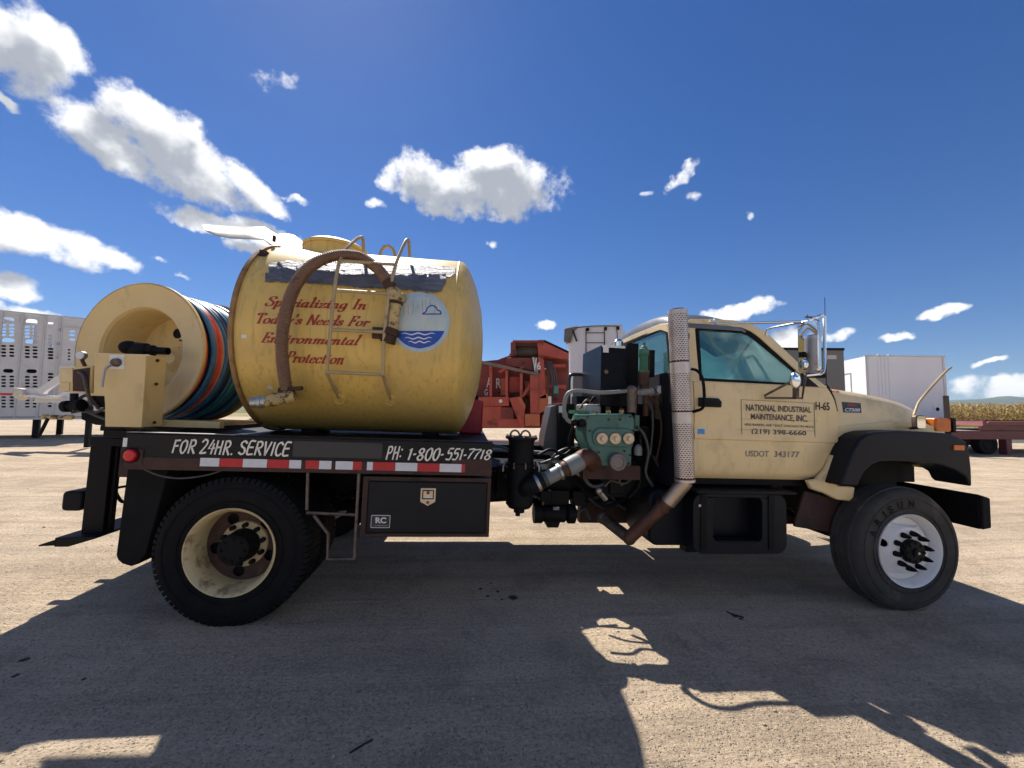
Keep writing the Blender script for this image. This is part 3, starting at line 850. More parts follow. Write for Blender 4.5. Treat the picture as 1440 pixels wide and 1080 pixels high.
part(MB().box(x - .034, x + .034, .003, .0055, z - .016, z - .006).box(x - .005, x + .005, .003, .0055, z - .006, z + .012), 'latch_handle', 'rim_white', lt)
part(MB().cyl((x, .002, z + .022), .012, .003, 'y', 16), 'lock', 'oldmetal', lt)
part(MB().box(.862, .9, .06, .1, .607, .64), 'box_bracket', 'rustbrown', tb)
part(MB().cyl((x, .003, z - .048), .011, .003, 'y', 16), 'latch_screw', 'oldmetal', lt)
# step ladder ahead of the rear wheel
st = MB()
P_ = [L(431, 663), L(429.5, 720), L(433, 724), L(503, 727)]
st.tube([(L(431.5, 663)[0], .02, 1.065), (L(430, 718)[0], .02, L(430, 718)[1])], .0115, 8)
st.tube([(L(504, 663)[0], .02, 1.065), (L(497, 786)[0], .02, .45)], .0115, 8)
st.tube([(L(430, 720)[0], .02, L(430, 722)[1]), (L(502, 725)[0], .02, L(502, 725)[1])], .0115, 8)
st.tube([(L(440, 724)[0], .02, L(440, 726)[1]), (L(460, 752)[0], .02, L(460, 752)[1]), (L(459, 787)[0], .02, .452), (L(497, 788)[0], .02, .45)], .0115, 8)
part(st, 'step_bracket', 'oldmetal')

# ---- the tank
TCY, TCZ, TRAD, TX0, TX1 = 1.2, 2.19, .9, -.29, 1.46
tk = MB().lathe([(TRAD * .965, TX0 - .03), (TRAD * .99, TX0 - .012), (TRAD, TX0 + .015)] + [(TRAD, TX0 + .1 + k * .27) for k in range(6)] + [(TRAD, TX1 - .02), (TRAD * .995, TX1 + .02), (TRAD * .978, TX1 + .045), (TRAD * .945, TX1 + .07), (TRAD * .86, TX1 + .115), (TRAD * .7, TX1 + .175), (TRAD * .45, TX1 + .232), (TRAD * .2, TX1 + .256), (0, TX1 + .262)], (0, TCY, TCZ), 'x', 128)
tank = part(tk, 'tank', 'tank', smooth=40)
part(MB().lathe([(TRAD * .965, TX0 - .03), (TRAD * .9, TX0 - .08), (TRAD * .7, TX0 - .14), (TRAD * .4, TX0 - .18), (0, TX0 - .195)], (0, TCY, TCZ), 'x', 96), 'tank_rear_head', 'tank', tank)
part(MB().lathe([(TRAD + .016, TX0 - .02), (TRAD + .019, TX0 - .01), (TRAD + .019, TX0 + .014), (TRAD + .001, TX0 + .02)], (0, TCY, TCZ), 'x', 96), 'tank_rim', mat('rusty_tank_rim', (.3, .17, .06), .6, 0, .3, 7, .2, 60, [(RUST, .4, 5, (1, 1, 1), .8), ((.55, .38, .12), .3, 4, (1, 1, 1), .8)]), tank)
part(MB().lathe([(TRAD + .0005, -.008), (TRAD + .0035, 0), (TRAD + .0005, .008)], (TX1 - .01, TCY, TCZ), 'x', 96), 'weld_seam', 'tank', tank)
def yt(z, off=0.0):                      # near side of the tank shell at height z
    d = (TRAD + off) ** 2 - (z - TCZ) ** 2
    return TCY - math.sqrt(max(d, .0))
def ptank(px, py, off=0.0):
    return Ls(px, py, lambda x, z: yt(z, off))
for x in (.0, 1.15):
    sd = MB()
    ar = arc(TCY, TCZ, TRAD - .004, 258, 282, 10)
    sd.prism([(ar[0][0], 1.268)] + ar + [(ar[-1][0], 1.268)], x, x + .14, 'x')
    part(sd, 'tank_saddle', 'black')
# silver tape on the shoulder: two overlapping ragged runs
def tape(name, pxs, top, bot, off, seed, n=70):
    r = random.Random(seed); rows = [[] for _ in range(7)]
    for i in range(n):
        t = i / (n - 1); px = pxs[0] + (pxs[1] - pxs[0]) * t
        a = np.interp(t, [q[0] for q in top], [q[1] for q in top]) + r.uniform(-.7, .7)
        b = np.interp(t, [q[0] for q in bot], [q[1] for q in bot]) + r.uniform(-1.1, 1.1)
        for k in range(7):
            x, y, z = ptank(px + r.uniform(-.3, .3), a + (b - a) * k / 6, off)
            d = Vector((0, y - TCY, z - TCZ)).normalized() * (r.uniform(0, .004) if 0 < k < 6 else r.uniform(0, .009))
            rows[k].append((x, y + d.y, z + d.z))
    return part(MB().shell(rows, (0, .003, -.001)), name, 'tape', tank, smooth=50)
tape('foil_tape', (378, 640), [(0, 370), (.1, 367), (.5, 370), (1, 376)], [(0, 386), (.3, 391), (.6, 391), (.85, 392), (.97, 391), (1, 384)], .003, 1)
tape('foil_tape', (373, 627), [(0, 383), (.4, 386), (.7, 387), (1, 386)], [(0, 396), (.25, 398), (.5, 404), (.75, 407), (.9, 411), (.97, 411), (1, 398)], .009, 2)
# manhole, spout and top fittings
mx, my = L(470, 350, 1.1)[0], 1.16
mh = part(MB().lathe([(.30, 3.02), (.30, 3.13), (.315, 3.13), (.315, 3.16), (.27, 3.19), (.12, 3.205), (0, 3.21)], (mx, my, 0), 'z', 48), 'manhole', 'tank', tank)
part(MB().lathe([(.05, 3.2), (.05, 3.225), (0, 3.23)], (mx - .05, my - .1, 0), 'z', 20), 'manhole_cap', 'black', mh)
part(MB().tube(arc3 := [(L(545, 356, 1.0)[0] + .075 * math.cos(a), 1.0, 3.06 + .12 * math.sin(a)) for a in np.linspace(0, PI, 14)], .016, 8), 'lifting_eye', 'ladder', tank)
sp = [(285, 316.5, 320), (291, 317, 326), (304, 318, 332), (325, 319, 335.5), (345, 319.5, 336.5), (371, 319.5, 337.5), (380, 325, 345), (390, 331, 353), (402, 329, 357), (412, 331, 357), (422, 338, 356), (431, 345, 356)]
rows = [[], [], []]
for i, (px, a, b) in enumerate(sp):
    for k, (yy, py) in enumerate(((1.28, a), (1.0, (a + b) / 2 + (2 if i > 2 else 0)), (.82, b))):
        x, z = L(px, py, yy)
        rows[k].append((x, yy, z))
part(MB().shell(rows, (0, .002, .008)), 'overflow_spout', mat('spout_pale_metal', (.6, .55, .44), .4, .3, .15, 5, .1, 50, [((.3, .22, .1), .3, 4, (1, 1, 1), .6)]), tank, smooth=60)
x, z = L(386, 336, .82)
part(MB().box(x - .01, x + .012, .80, .83, z - .03, z + .03), 'spout_clip', 'rustfit', tank)
x, z = L(384, 362, .72)
part(MB().box(x - .03, x + .02, .55, .62, z - .06, z), 'rim_bracket', 'rustbrown', tank)

# ---- ladder
def lad(px, py, y): x, z = L(px, py, y); return (x, y, z)
ld = MB()
railL = [lad(459.6, 525, .27), lad(462.6, 491, .21), lad(468.5, 425, .2), lad(475.5, 375, .26)]
railR = [lad(538.7, 527, .27), lad(540, 479, .21), lad(546, 419, .2), lad(555.5, 376, .26)]
for rl, top in ((railL, ((486, 352, .38), (499, 338, .5), (508, 333.5, .56), (510.5, 338, .6), (511.5, 358, .68))), (railR, ((563, 355, .36), (570, 340, .46), (573.5, 337, .52), (575, 342, .56), (576, 361, .64)))):
    p = rl + [lad(*q) for q in top]
    ld.tube(smoothpath(p, 5), .0145, 10)
lo = part(ld, 'ladder', 'ladder', tank)
for (ax_, ay, bx_, by, yy) in ((479, 367, 554, 371.5, .285), (474.5, 408.5, 547, 413, .21), (465.6, 463.5, 541, 467, .205), (459.6, 523, 538.7, 527, .27)):
    part(MB().tube([lad(ax_, ay, yy), lad(bx_, by, yy)], .0145, 10), 'rung', 'ladder', lo)
for (a, b) in (((459.6, 525), (477, 561)), ((538.7, 527), (549.5, 563))):
    q = ptank(*b)
    part(MB().tube([lad(*a, .27), (q[0] - .0, q[1] + .01, q[2])], .0145, 10), 'ladder_foot', 'ladder', lo)
    nn = Vector((0, q[1] - TCY, q[2] - TCZ)).normalized()
    c = Vector(q)
    pad = MB().cyl((0, 0, -.01), .054, .018, 'z', 24).lathe([(.056, .008), (.05, .013), (.047, .008)], (0, 0, 0), 'z', 24)
    pad.xf(Matrix.Translation(c) @ nn.to_track_quat('Z', 'Y').to_matrix().to_4x4())
    part(pad, 'foot_pad', 'tank', lo)

# ---- suction hose over the tank
hp = [(403, 548, .27), (400, 530, .24), (397, 505, .19), (396.5, 480, .16), (399, 455, .15), (406, 425, .17), (417, 399, .2), (433, 378, .25), (455, 364.5, .3), (480, 359, .33), (505, 361.5, .34), (524, 372, .32), (538, 386, .28), (548, 402, .25)]
path = smoothpath([lad(*q) for q in hp], 22)
d = [0]
for a, b in zip(path, path[1:]): d.append(d[-1] + (b - a).length)
tot = d[-1]
nr = int(tot / .0042)
pp = []; rr = []
for i in range(nr + 1):
    s = tot * i / nr
    k = min(len(d) - 2, int(np.searchsorted(d, s, 'right')) - 1)
    t = (s - d[k]) / max(1e-9, d[k + 1] - d[k])
    pp.append(path[k].lerp(path[k + 1], t)); rr.append(.0405 + (.0065 if (i // 2) % 2 else -.001))
sh = part(MB().tube(pp, rr, 18), 'suction_hose', 'hose', smooth=80)
def along(a, b, prof, n=20):
    """lathe between two points; prof (radius, fraction)"""
    a = Vector(a); b = Vector(b); q = (b - a); l = q.length
    m = MB().lathe([(r, t * l) for r, t in prof], (0, 0, 0), 'z', n, caps=True)
    return m.xf(Matrix.Translation(a) @ q.to_track_quat('Z', 'Y').to_matrix().to_4x4())
part(along(lad(545, 396, .255), lad(552, 408, .245), [(.05, 0), (.052, .5), (.05, 1)]), 'hose_clamp', 'rustfit', sh)
# upper elbow and camlock
ft = part(along(lad(550, 404, .25), lad(557, 424, .24), [(.046, 0), (.058, .3), (.062, .7), (.055, 1)]), 'hose_elbow', 'fitting')
part(along(lad(557, 420, .24), lad(551, 465, .25), [(.056, 0), (.05, .1), (.048, .5), (.05, .92), (.05, 1)]), 'elbow_pipe', 'fitting', ft)
part(along(lad(556.5, 424, .24), lad(556, 428, .24), [(.06, 0), (.06, 1)]), 'elbow_band', 'rustfit', ft)
part(along(lad(551, 462, .25), lad(545, 482, .25), [(.06, 0), (.07, .15), (.07, .45), (.056, .5), (.06, 1)]), 'camlock', 'rustfit', ft)
c = lad(535, 466, .24)
part(MB().box(c[0] - .06, c[0] + .02, c[1] - .02, c[1] + .02, c[2] - .06, c[2] + .03), 'camlock_arm', 'rustfit', ft)
part(MB().tube([lad(556, 418, .24), ptank(566, 420)], .045, 14), 'elbow_stub', 'fitting', ft)
# lower valve
v = part(along(lad(404, 545, .28), lad(403, 558, .29), [(.045, 0), (.055, .2), (.06, .6), (.05, 1)]), 'valve_body', 'rustfit')
part(along(lad(414, 556, .27), lad(373, 565, .23), [(.05, 0), (.058, .12), (.056, .3), (.046, .34), (.048, .6), (.054, .64), (.054, .8), (.045, .84), (.045, 1)]), 'valve_barrel', 'fitting', v)
part(along(lad(375, 564.5, .23), lad(353, 566, .21), [(.043, 0), (.044, .3), (.05, .35), (.05, .55), (.04, .6), (.042, 1)]), 'outlet_nozzle', mat('pale_nozzle', (.5, .5, .48), .35, .7, .1, 9, .1), v)
part(MB().tube([lad(406, 547, .24), lad(425, 546, .22)], .017, 8).tube([lad(392, 549, .25), lad(412, 549, .25)], .02, 8), 'valve_handle', 'rustfit', v)
part(MB().tube([lad(405, 556, .29), ptank(408, 556)], .05, 12), 'valve_stub', 'rustfit', v)
def tank_sticker(px, py, w, h, m):
    x, y, z = ptank(px, py, .002)
    x1, y1, z1 = ptank(px, py + h, .002)
    t = Vector((0, y1 - y, z1 - z)).normalized()
    nn = Vector((0, y - TCY, z - TCZ)).normalized()
    hw, hh = w / 2, (Vector((x, y, z)) - Vector((x1, y1, z1))).length / 2
    rows = [[(x + s * hw, *(Vector((0, y, z)) + t * (k * hh))[1:]) for s in (-1, 1)] for k in (-1, 0, 1)]
    return part(MB().shell(rows, nn * -.0015), 'tank_sticker', m, tank)
tank_sticker(343, 473, .04, 5, 'sticker'); tank_sticker(380, 545, .04, 4, 'sticker')

# ---- hose reel on the tail platform
RX, RZ = L(196.5, 495, .85)
RR, RD = .634, .70
RM = Matrix.Translation((RX, .85, RZ)) @ Matrix.Rotation(-math.radians(11), 4, 'Z')
def rpart(mb, name, m, parent=None, **k): return part(mb.xf(RM), name, m, parent, **k)
rl = MB().lathe([(RR - .012, -.02), (RR, -.012), (RR, .012), (RR - .014, .008), (.42, .012), (.405, .03), (.395, .08), (.395, .36), (.0, .36)], (0, 0, 0), 'y', 96)
rl.lathe([(RR - .014, -.018), (RR - .05, -.006), (.45, -.004), (.415, .004), (.4, .03)], (0, 0, 0), 'y', 96)
reel = rpart(rl, 'hose_reel', 'reel', smooth=45)
rpart(MB().lathe([(RR - .012, RD - .01), (RR, RD), (RR, RD + .02), (RR - .012, RD + .028), (.3, RD + .02), (.3, RD - .005), (RR - .012, RD - .01)], (0, 0, 0), 'y', 96), 'far_flange', mat('far_flange_rusty', (.33, .22, .1), .6, 0, .25, 4, .1, 60, [(RUST, .4, 4, (1, 1, 1), .7)]), reel)
rpart(MB().lathe([(.44, .02), (.44, RD - .01)], (0, 0, 0), 'y', 48), 'drum', 'rustbrown', reel)
for k, (ax_, az) in enumerate(((.24, .0), (-.02, .24), (-.2, -.14))):
    rpart(MB().lathe([(.05, .356), (0, .356)], (ax_, 0, az), 'y', 24), 'drum_opening', 'hole', reel)
rpart(MB().lathe([(.13, .36), (.13, .345), (.1, .335), (.05, .28), (0, .27)], (0, 0, -.02), 'y', 32), 'reel_hub', 'reel', reel)
for k in range(6):
    a = 2 * PI * k / 6 + .4
    rpart(MB().cyl((.15 * math.cos(a), .34, .105 * math.sin(a) - .02), .015, .025, 'y', 8), 'hub_bolt', 'rustfit', reel)
rpart(MB().tube([(.02 + .14 * math.cos(a), .335, .05 + .12 * math.sin(a)) for a in np.linspace(-.9, 1.5, 12)], .008, 6), 'hub_wire', 'rustfit', reel)
hcol = {'n': (.02, .05, .1), 'r': (.72, .08, .05), 'b': (.04, .16, .34), 't': (.03, .22, .24), 'p': (.5, .3, .27), 'k': (.02, .02, .024)}
for k in hcol: M['hose_' + k] = mat('reel_hose_' + k, hcol[k], .38, 0, .2, 8, .06, 60, [((.2, .17, .13), .2, 9, (1, 1, 1), .4)])
seq = 'nrnbbrrpbnbnbtbtbnbtnt'
for i, ch in enumerate(seq):
    y = .04 + i * (RD - .075) / (len(seq) - 1)
    rad = .585 - .012 * math.sin(i * 1.3) - (.02 if i in (2, 10, 15) else 0) + rnd.uniform(-.006, .006)
    tl = rnd.uniform(-.02, .02); ph = rnd.uniform(0, 6)
    pts = [(rad * math.cos(a) * (1 + .006 * math.sin(3 * a + ph)), y + tl * math.sin(a + ph) * .6, rad * math.sin(a) - .006) for a in np.linspace(0, 2 * PI, 73)[:-1]]
    rpart(MB().tube(pts, .0175, 8, closed=True), 'hose_turn', 'hose_' + ch, reel)
rpart(MB().lathe([(.565, .03), (.565, RD - .03)], (0, 0, 0), 'y', 64), 'inner_hose_layers', 'hose_n', reel)
# stand under the reel
for yy in (.80, 1.62):
    part(MB().prism([(RX - .5, 1.285), (RX + .62, 1.285), (RX + .62, 1.345), (RX + .12, 1.345), (RX + .05, RZ - .1), (RX - .05, RZ - .1), (RX - .12, 1.345), (RX - .5, 1.345)], yy + .46 if yy < 1 else yy, (yy + .5 if yy < 1 else yy + .04)), 'reel_stand', 'reel')
part(MB().box(L(222, 590, .6)[0], L(314, 590, .6)[0], .56, .62, 1.32, 1.375), 'stand_beam', 'reel')
part(MB().box(L(222, 590, .6)[0], L(314, 590, .6)[0], 1.95, 2.01, 1.29, 1.35), 'stand_beam', 'reel')
# motor between box and reel
def g3_(px, py, y=.62): x, z = L(px, py, y); return (x, y, z)
mt = MB().lathe([(0, .0), (.06, .0), (.065, .05), (.065, .2), (.05, .22), (.05, .3), (.035, .32), (.035, .5)], (0, 0, 0), 'x', 20)
c = L(184, 491, .6)
part(mt.xf(Matrix.Translation((c[0], .62, c[1]))  @ Matrix.Diagonal((.55, .9, .9, 1))), 'reel_motor', 'black')
c = L(182, 489, .62)
part(MB().ball((c[0], .62, c[1]), .07, 16, (1, 1, .85)), 'motor_cap', 'rubber')
part(MB().tube(smoothpath([g3_(187, 486), g3_(194, 484), g3_(203, 489), g3_(214, 493), g3_(224, 494)]), .018, 8), 'motor_hose', 'greyhose')
# control box
def cb(px, py): return L(px, py, .32)
q = [cb(133, 496.5), cb(206, 498.5), cb(199, 601), cb(147.5, 600), cb(147.5, 571), cb(146.5, 556), cb(131.5, 555)]
bx = part(MB().prism(q, .32, .52), 'control_box', 'reel', bevel=.004)
qq = [cb(154.5, 499), cb(175, 499), cb(175, 519), cb(154.5, 519)]
part(MB().prism(qq, .3175, .3195), 'control_plate', 'sticker', bx)
c = cb(165, 510)
part(MB().lathe([(.034, .317), (.032, .295), (.026, .288), (0, .286)], (c[0], 0, c[1]), 'y', 20), 'selector_knob', 'oldmetal', bx)
part(MB().tube(smoothpath([(c[0] - .01, .29, c[1] - .02), (cb(156, 520)[0], .275, cb(156, 520)[1]), (cb(153.5, 535)[0], .27, cb(153.5, 535)[1]), (cb(152.5, 545)[0], .27, cb(152.5, 545)[1])]), .008, 8), 'control_lever', 'steel', bx)
for p_ in ((222.5, 507), (219, 540), (214, 594)):
    a = LXp = None
    x0 = cb(204, 545)[0]
    y = .42; z = L(p_[0], p_[1], .42)[1]
    part(MB().cyl((x0 + (q[1][0] - x0) * (z - 1.6) / .3 + .0, y, z), .012, .012, 'x', 8), 'box_bolt', 'rustfit', bx)
# manifold box with gauge, valves below it
def mb_(px, py): return L(px, py, .42)
mf = part(MB().prism([mb_(83, 517), mb_(131, 514), mb_(128, 553), mb_(83, 551)], .42, .62), 'manifold_box', 'reel', bevel=.006)
part(MB().prism([mb_(86, 519), mb_(103, 518), mb_(103, 537), mb_(86, 537)], .414, .4195), 'manifold_cover', 'yellow', mf)
part(MB().prism([mb_(86, 538), mb_(98, 538.5), mb_(98, 550), mb_(86, 550)], .415, .4195), 'manifold_cover', 'yellow', mf)
part(MB().prism([mb_(104, 520), mb_(127, 517), mb_(125, 551), mb_(103, 550)], .4155, .4195), 'manifold_recess', 'rustbrown', mf)
c = mb_(115.5, 500)
part(MB().cyl((c[0], .40, c[1]), .033, .03, 'y', 24), 'gauge', 'steel', mf)
part(MB().lathe([(.028, .3995), (0, .3985)], (c[0], 0, c[1]), 'y', 24), 'gauge_glass', 'refl_white', mf)
part(MB().tube([(c[0], .42, c[1] - .03), (mb_(115, 516)[0], .45, mb_(115, 516)[1])], .012, 8), 'gauge_stem', 'rustfit', mf)
part(MB().tube(smoothpath([(mb_(112, 523)[0], .41, mb_(112, 523)[1]), (mb_(121, 527)[0], .4, mb_(121, 528)[1]), (mb_(125, 545)[0], .4, mb_(125, 545)[1]), (mb_(127, 570)[0], .43, mb_(127, 570)[1])]), .011, 8), 'control_hose', 'greyhose')
vb = part(along((*[mb_(84, 572)[0], .44], mb_(84, 572)[1]), (mb_(112, 570)[0], .44, mb_(112, 570)[1]), [(.03, 0), (.045, .1), (.045, .3), (.03, .35), (.035, .7), (.05, .75), (.05, 1)]), 'valve_block', 'black')
part(along((mb_(64, 586)[0], .40, mb_(64, 586)[1]), (mb_(107, 587)[0], .40, mb_(107, 587)[1]), [(.014, 0), (.02, .05), (.02, .15), (.012, .18), (.018, .3), (.018, .5), (.012, .53), (.014, .7), (.019, .74), (.019, .95), (.012, 1)]), 'brass_pipe', 'fitting')
part(MB().tube([(mb_(72, 587)[0], .4, mb_(72, 587)[1]), (mb_(67, 605)[0], .38, mb_(67, 605)[1]), (mb_(63, 612)[0], .38, mb_(63, 612)[1])], .011, 8), 'drain_pipe', 'black')
part(MB().tube([(mb_(97, 553)[0], .46, mb_(97, 553)[1]), (mb_(97, 572)[0], .46, mb_(97, 572)[1])], .024, 10), 'manifold_pipe', 'black')
for pts in (((101, 572), (104, 560), (113, 556), (122, 563), (130, 575)), ((92, 580), (110, 578), (128, 585), (142, 590)), ((112, 576), (126, 580), (140, 575), (147, 585))):
    part(MB().tube(smoothpath([(mb_(*p)[0], .47, mb_(*p)[1]) for p in pts]), .012, 8), 'hydraulic_hose', 'greyhose')
part(MB().prism([mb_(100, 578), mb_(147, 580), mb_(147, 600), mb_(120, 598), mb_(100, 590)], .5, .62), 'hose_bracket', 'black')
part(MB().prism([mb_(118, 556), mb_(147, 557), mb_(147, 572), mb_(125, 573)], .48, .6), 'pipe_guard', 'black')

# ---- strainer pot, suction pipe and green pump between tank and cab
sx = L(735, 620, .3)[0]
so = MB().lathe([(0, .72), (.045, .72), (.045, .755), (.09, .76), (.113, .79), (.115, 1.10), (.128, 1.102), (.128, 1.125), (.108, 1.128), (.106, 1.30), (.118, 1.32), (.135, 1.325), (.135, 1.342), (.05, 1.345), (0, 1.345)], (sx - .01, .3, 0), 'z', 40)
sn = part(so, 'strainer_pot', 'black')
for dx in (-.07, .02):
    part(MB().tube([(sx + dx + .04 * math.cos(a), .28, 1.345 + .05 * math.sin(a)) for a in np.linspace(0, PI, 10)], .008, 6), 'lid_handle', 'oldmetal', sn)
part(MB().lathe([(.02, .69), (.02, .722)], (sx - .02, .3, 0), 'z', 12, caps=True), 'drain_plug', 'black', sn)
for s in (-1, 1):
    part(MB().tube([(sx - .01 + s * .13, .27, 1.14), (sx - .01 + s * .15, .25, 1.1), (sx - .01 + s * .15, .25, 1.06)], .009, 6), 'clamp_bolt', 'steel', sn)
def g3(px, py, y): x, z = L(px, py, y); return (x, y, z)
sp_ = part(MB().tube(smoothpath([g3(736, 690, .25), g3(742, 684, .17), g3(752, 681, .14), g3(764, 675, .14)], 4), .066, 16), 'suction_elbow', 'black')
part(along(g3(754, 680, .14), g3(758, 678, .14), [(.071, 0), (.071, 1)]), 'pipe_band', 'steel', sp_)
part(along(g3(760, 677, .14), g3(792, 661, .15), [(.062, 0), (.062, .2), (.052, .3), (.052, 1)]), 'suction_pipe', mat('dark_green_pipe', (.06, .075, .06), .5, .2, .2, 6, .1), sp_)
part(along(g3(769, 673, .14), g3(789, 662.5, .15), [(.056, 0), (.056, 1)]), 'pipe_sleeve', 'greypipe', sp_)
part(along(g3(786, 664, .15), g3(789, 662.5, .15), [(.068, 0), (.068, 1)]), 'pipe_band', 'steel', sp_)
part(along(g3(792, 661, .15), g3(799, 657, .15), [(.06, 0), (.066, .5), (.06, 1)]), 'brown_coupling', 'exhaust', sp_)
part(along(g3(797, 658, .15), g3(818, 647, .17), [(.074, 0), (.076, .2), (.076, .5), (.07, 1)]), 'grey_coupling', 'greypipe', sp_)
part(MB().tube(smoothpath([g3(815, 648.5, .17), g3(823, 644, .19), g3(830, 646, .24), g3(834, 652, .3)], 4), .076, 18), 'pump_elbow', 'exhaust', sp_)
# pump
PY = .26
pq = [L(*p, PY) for p in ((823, 582.5), (889, 582), (893, 590), (892, 622), (888.5, 632), (888.5, 655.5), (834, 655.5), (829, 630), (825, 615), (825, 596), (819, 590))]
pm = part(MB().prism(pq, PY, .62), 'pump', 'pump', bevel=.014, seg=3)
x0, z1 = L(833, 601, PY); x1, z0 = L(891, 629, PY)
part(MB().prism(rrect(x0, x1, z0, z1, .07, 6), PY - .022, PY + .01), 'valve_cover', 'pump', pm, bevel=.008)
for px in (845, 863.5, 882):
    x, z = L(px, 616.5, PY)
    vc = part(MB().lathe([(.05, PY - .02), (.05, PY - .034), (.044, PY - .04), (.03, PY - .036), (0, PY - .036)], (x, 0, z), 'y', 28), 'valve_cap', 'brass', pm)
    part(MB().cyl((x + .006, PY - .062, z), .02, .03, 'y', 6), 'cap_bolt', 'brass', vc)
    part(MB().lathe([(.054, PY - .019), (.054, PY - .026), (.049, PY - .026)], (x, 0, z), 'y', 28), 'cap_gasket', 'hole', vc)
    x, z = L(px - 5, 580.5, PY)
    part(MB().cyl((x, PY + .05, z - .01), .022, .03, 'z', 6), 'head_bolt', 'fitting', pm)
x, z = L(866, 649, PY)
part(MB().lathe([(.062, PY + .005), (.072, PY - .01), (.074, PY - .05), (.066, PY - .062), (.05, PY - .064), (.045, PY - .056), (0, PY - .056)], (x, 0, z), 'y', 28), 'crank_cover', mat('grey_brown_cap', (.2, .165, .155), .5, .3, .15, 12, .15), pm)
part(MB().tube([g3(808, 587, .28), g3(828, 587, .28)], .028, 12), 'inlet_pipe', 'pump', pm)
part(MB().box(*[L(807, 580, .32)[0], L(828, 580, .32)[0]], .3, .5, L(815, 582, .32)[1], L(815, 577, .32)[1]), 'pump_flange', 'green', pm)
part(MB().cyl(g3(897, 640, .3), .035, .06, 'z', 14).ball(Vector(g3(897, 640, .3)) + Vector((0, 0, .06)), .034, 12), 'relief_cap', 'greypipe', pm)
part(MB().box(L(820, 660, .3)[0], L(900, 660, .3)[0], .3, .7, 1.0, 1.118), 'pump_base', 'rustbrown')
# big bent pipe above the pump
gp = part(MB().tube(smoothpath([g3(806, 594, .28), g3(801, 593, .28), g3(796, 588, .28), g3(793.5, 578, .28), g3(794, 566, .28), g3(797, 556, .28), g3(803, 551, .28), g3(815, 549.5, .28), g3(840, 552, .3), g3(862, 551.5, .3), g3(884, 549.5, .3)], 5), .0175, 12), 'pressure_pipe', 'greypipe')
part(along(g3(793.5, 580, .28), g3(795, 587, .28), [(.023, 0), (.023, 1)]), 'pipe_sleeve', 'greypipe', gp)
part(MB().ball(g3(807, 594, .28), .034, 12), 'union_nut', 'black', gp)
part(along(g3(812, 594, .28), g3(826, 592, .32), [(.03, 0), (.045, .2), (.045, .6), (.03, .7), (.035, 1)]), 'union', 'black', gp)
tv = part(MB().tube([g3(888.5, 546, .3), g3(888.5, 580, .3)], [.046, .042], 14), 'tee_valve', 'oldmetal')
part(MB().ball(g3(888.5, 549, .3), .052, 14, (1, 1, .9)), 'tee_body', 'oldmetal', tv)
part(along(g3(893, 552, .3), g3(916, 551, .34), [(.022, 0), (.022, .3), (.032, .35), (.03, .9), (.038, .92), (.038, 1)]), 'tee_outlet', 'greypipe', tv)
ga = part(along(g3(905, 524, .36), g3(905, 497, .36), [(.05, 0), (.05, .08), (.038, .1), (.038, .88), (.046, .9), (.046, 1)]), 'green_accumulator', 'green')
part(along(g3(905, 498, .36), g3(905.5, 482, .36), [(.044, 0), (.046, .3), (.046, .42), (.033, .5), (.03, .62), (.02, .7), (.014, .75), (.014, 1)]), 'accumulator_cap', 'pump', ga)
part(along(g3(905, 523, .36), g3(906, 549, .36), [(.046, 0), (.052, .1), (.045, .35), (.05, .4), (.05, .7), (.042, .75), (.042, 1)]), 'accumulator_base', 'rustfit', ga)
part(along(g3(907, 550, .36), g3(908, 585, .36), [(.024, 0), (.024, 1)]), 'accumulator_pipe', 'rustfit', ga)
# black oil tanks / cabinets in front of the cab wall
def slab(name, a, b, y0, y1, m, **k):
    x0, z1 = L(a[0], a[1], y0); x1, z0 = L(b[0], b[1], y0)
    return part(MB().box(x0, x1, y0, y1, z0, z1), name, m, **k)
GB = mat('glossy_black_cabinet', (.006, .0065, .009), .3, 0, .2, 3, .04, 30, [((.06, .055, .05), .2, 4, (1, 1, 1), .3)], spec=.12)
cx = slab('oil_cabinet', (846, 485), (882, 572), .5, 1.1, GB, bevel=.006)
x0, z1 = L(847, 485, .495); x1, z0 = L(879, 490, .495)
part(MB().box(x0, x1, .49, .499, z0, z1), 'cabinet_strip', 'sticker', cx)
x0, z1 = L(848, 486, .492); x1, z0 = L(855.5, 496, .492)
part(MB().box(x0, x1, .485, .4895, z0, z1), 'cabinet_label', 'sticker', cx)
x, z = L(862, 480, .95)
part(MB().lathe([(.06, 0), (.06, .03), (.045, .035), (.048, .1), (.03, .125), (0, .13)], (x, .8, L(862, 485, .5)[1] - .01), 'z', 20), 'breather_cap', 'chrome', cx)
x, z = L(852, 523, .49)
part(MB().cyl((x, .475, z), .02, .025, 'y', 12), 'cabinet_knob', 'oldmetal', cx)
slab('black_upright', (882, 482), (897, 575), .56, 1.0, 'black', bevel=.004)
slab('black_post', (914.5, 492), (920.5, 530), .5, .6, 'black')
part(MB().box(3.37, 3.4, .23, 2.1, .95, 1.955), 'black_back_sheet', mat('matt_black_panel', (.006, .006, .009), .6, 0, .2, 3, .05), bevel=.004)  # plain black sheet covering the lower back wall of the cab
slab('lower_cabinet', (845, 566), (915, 640), .72, 1.5, 'black')
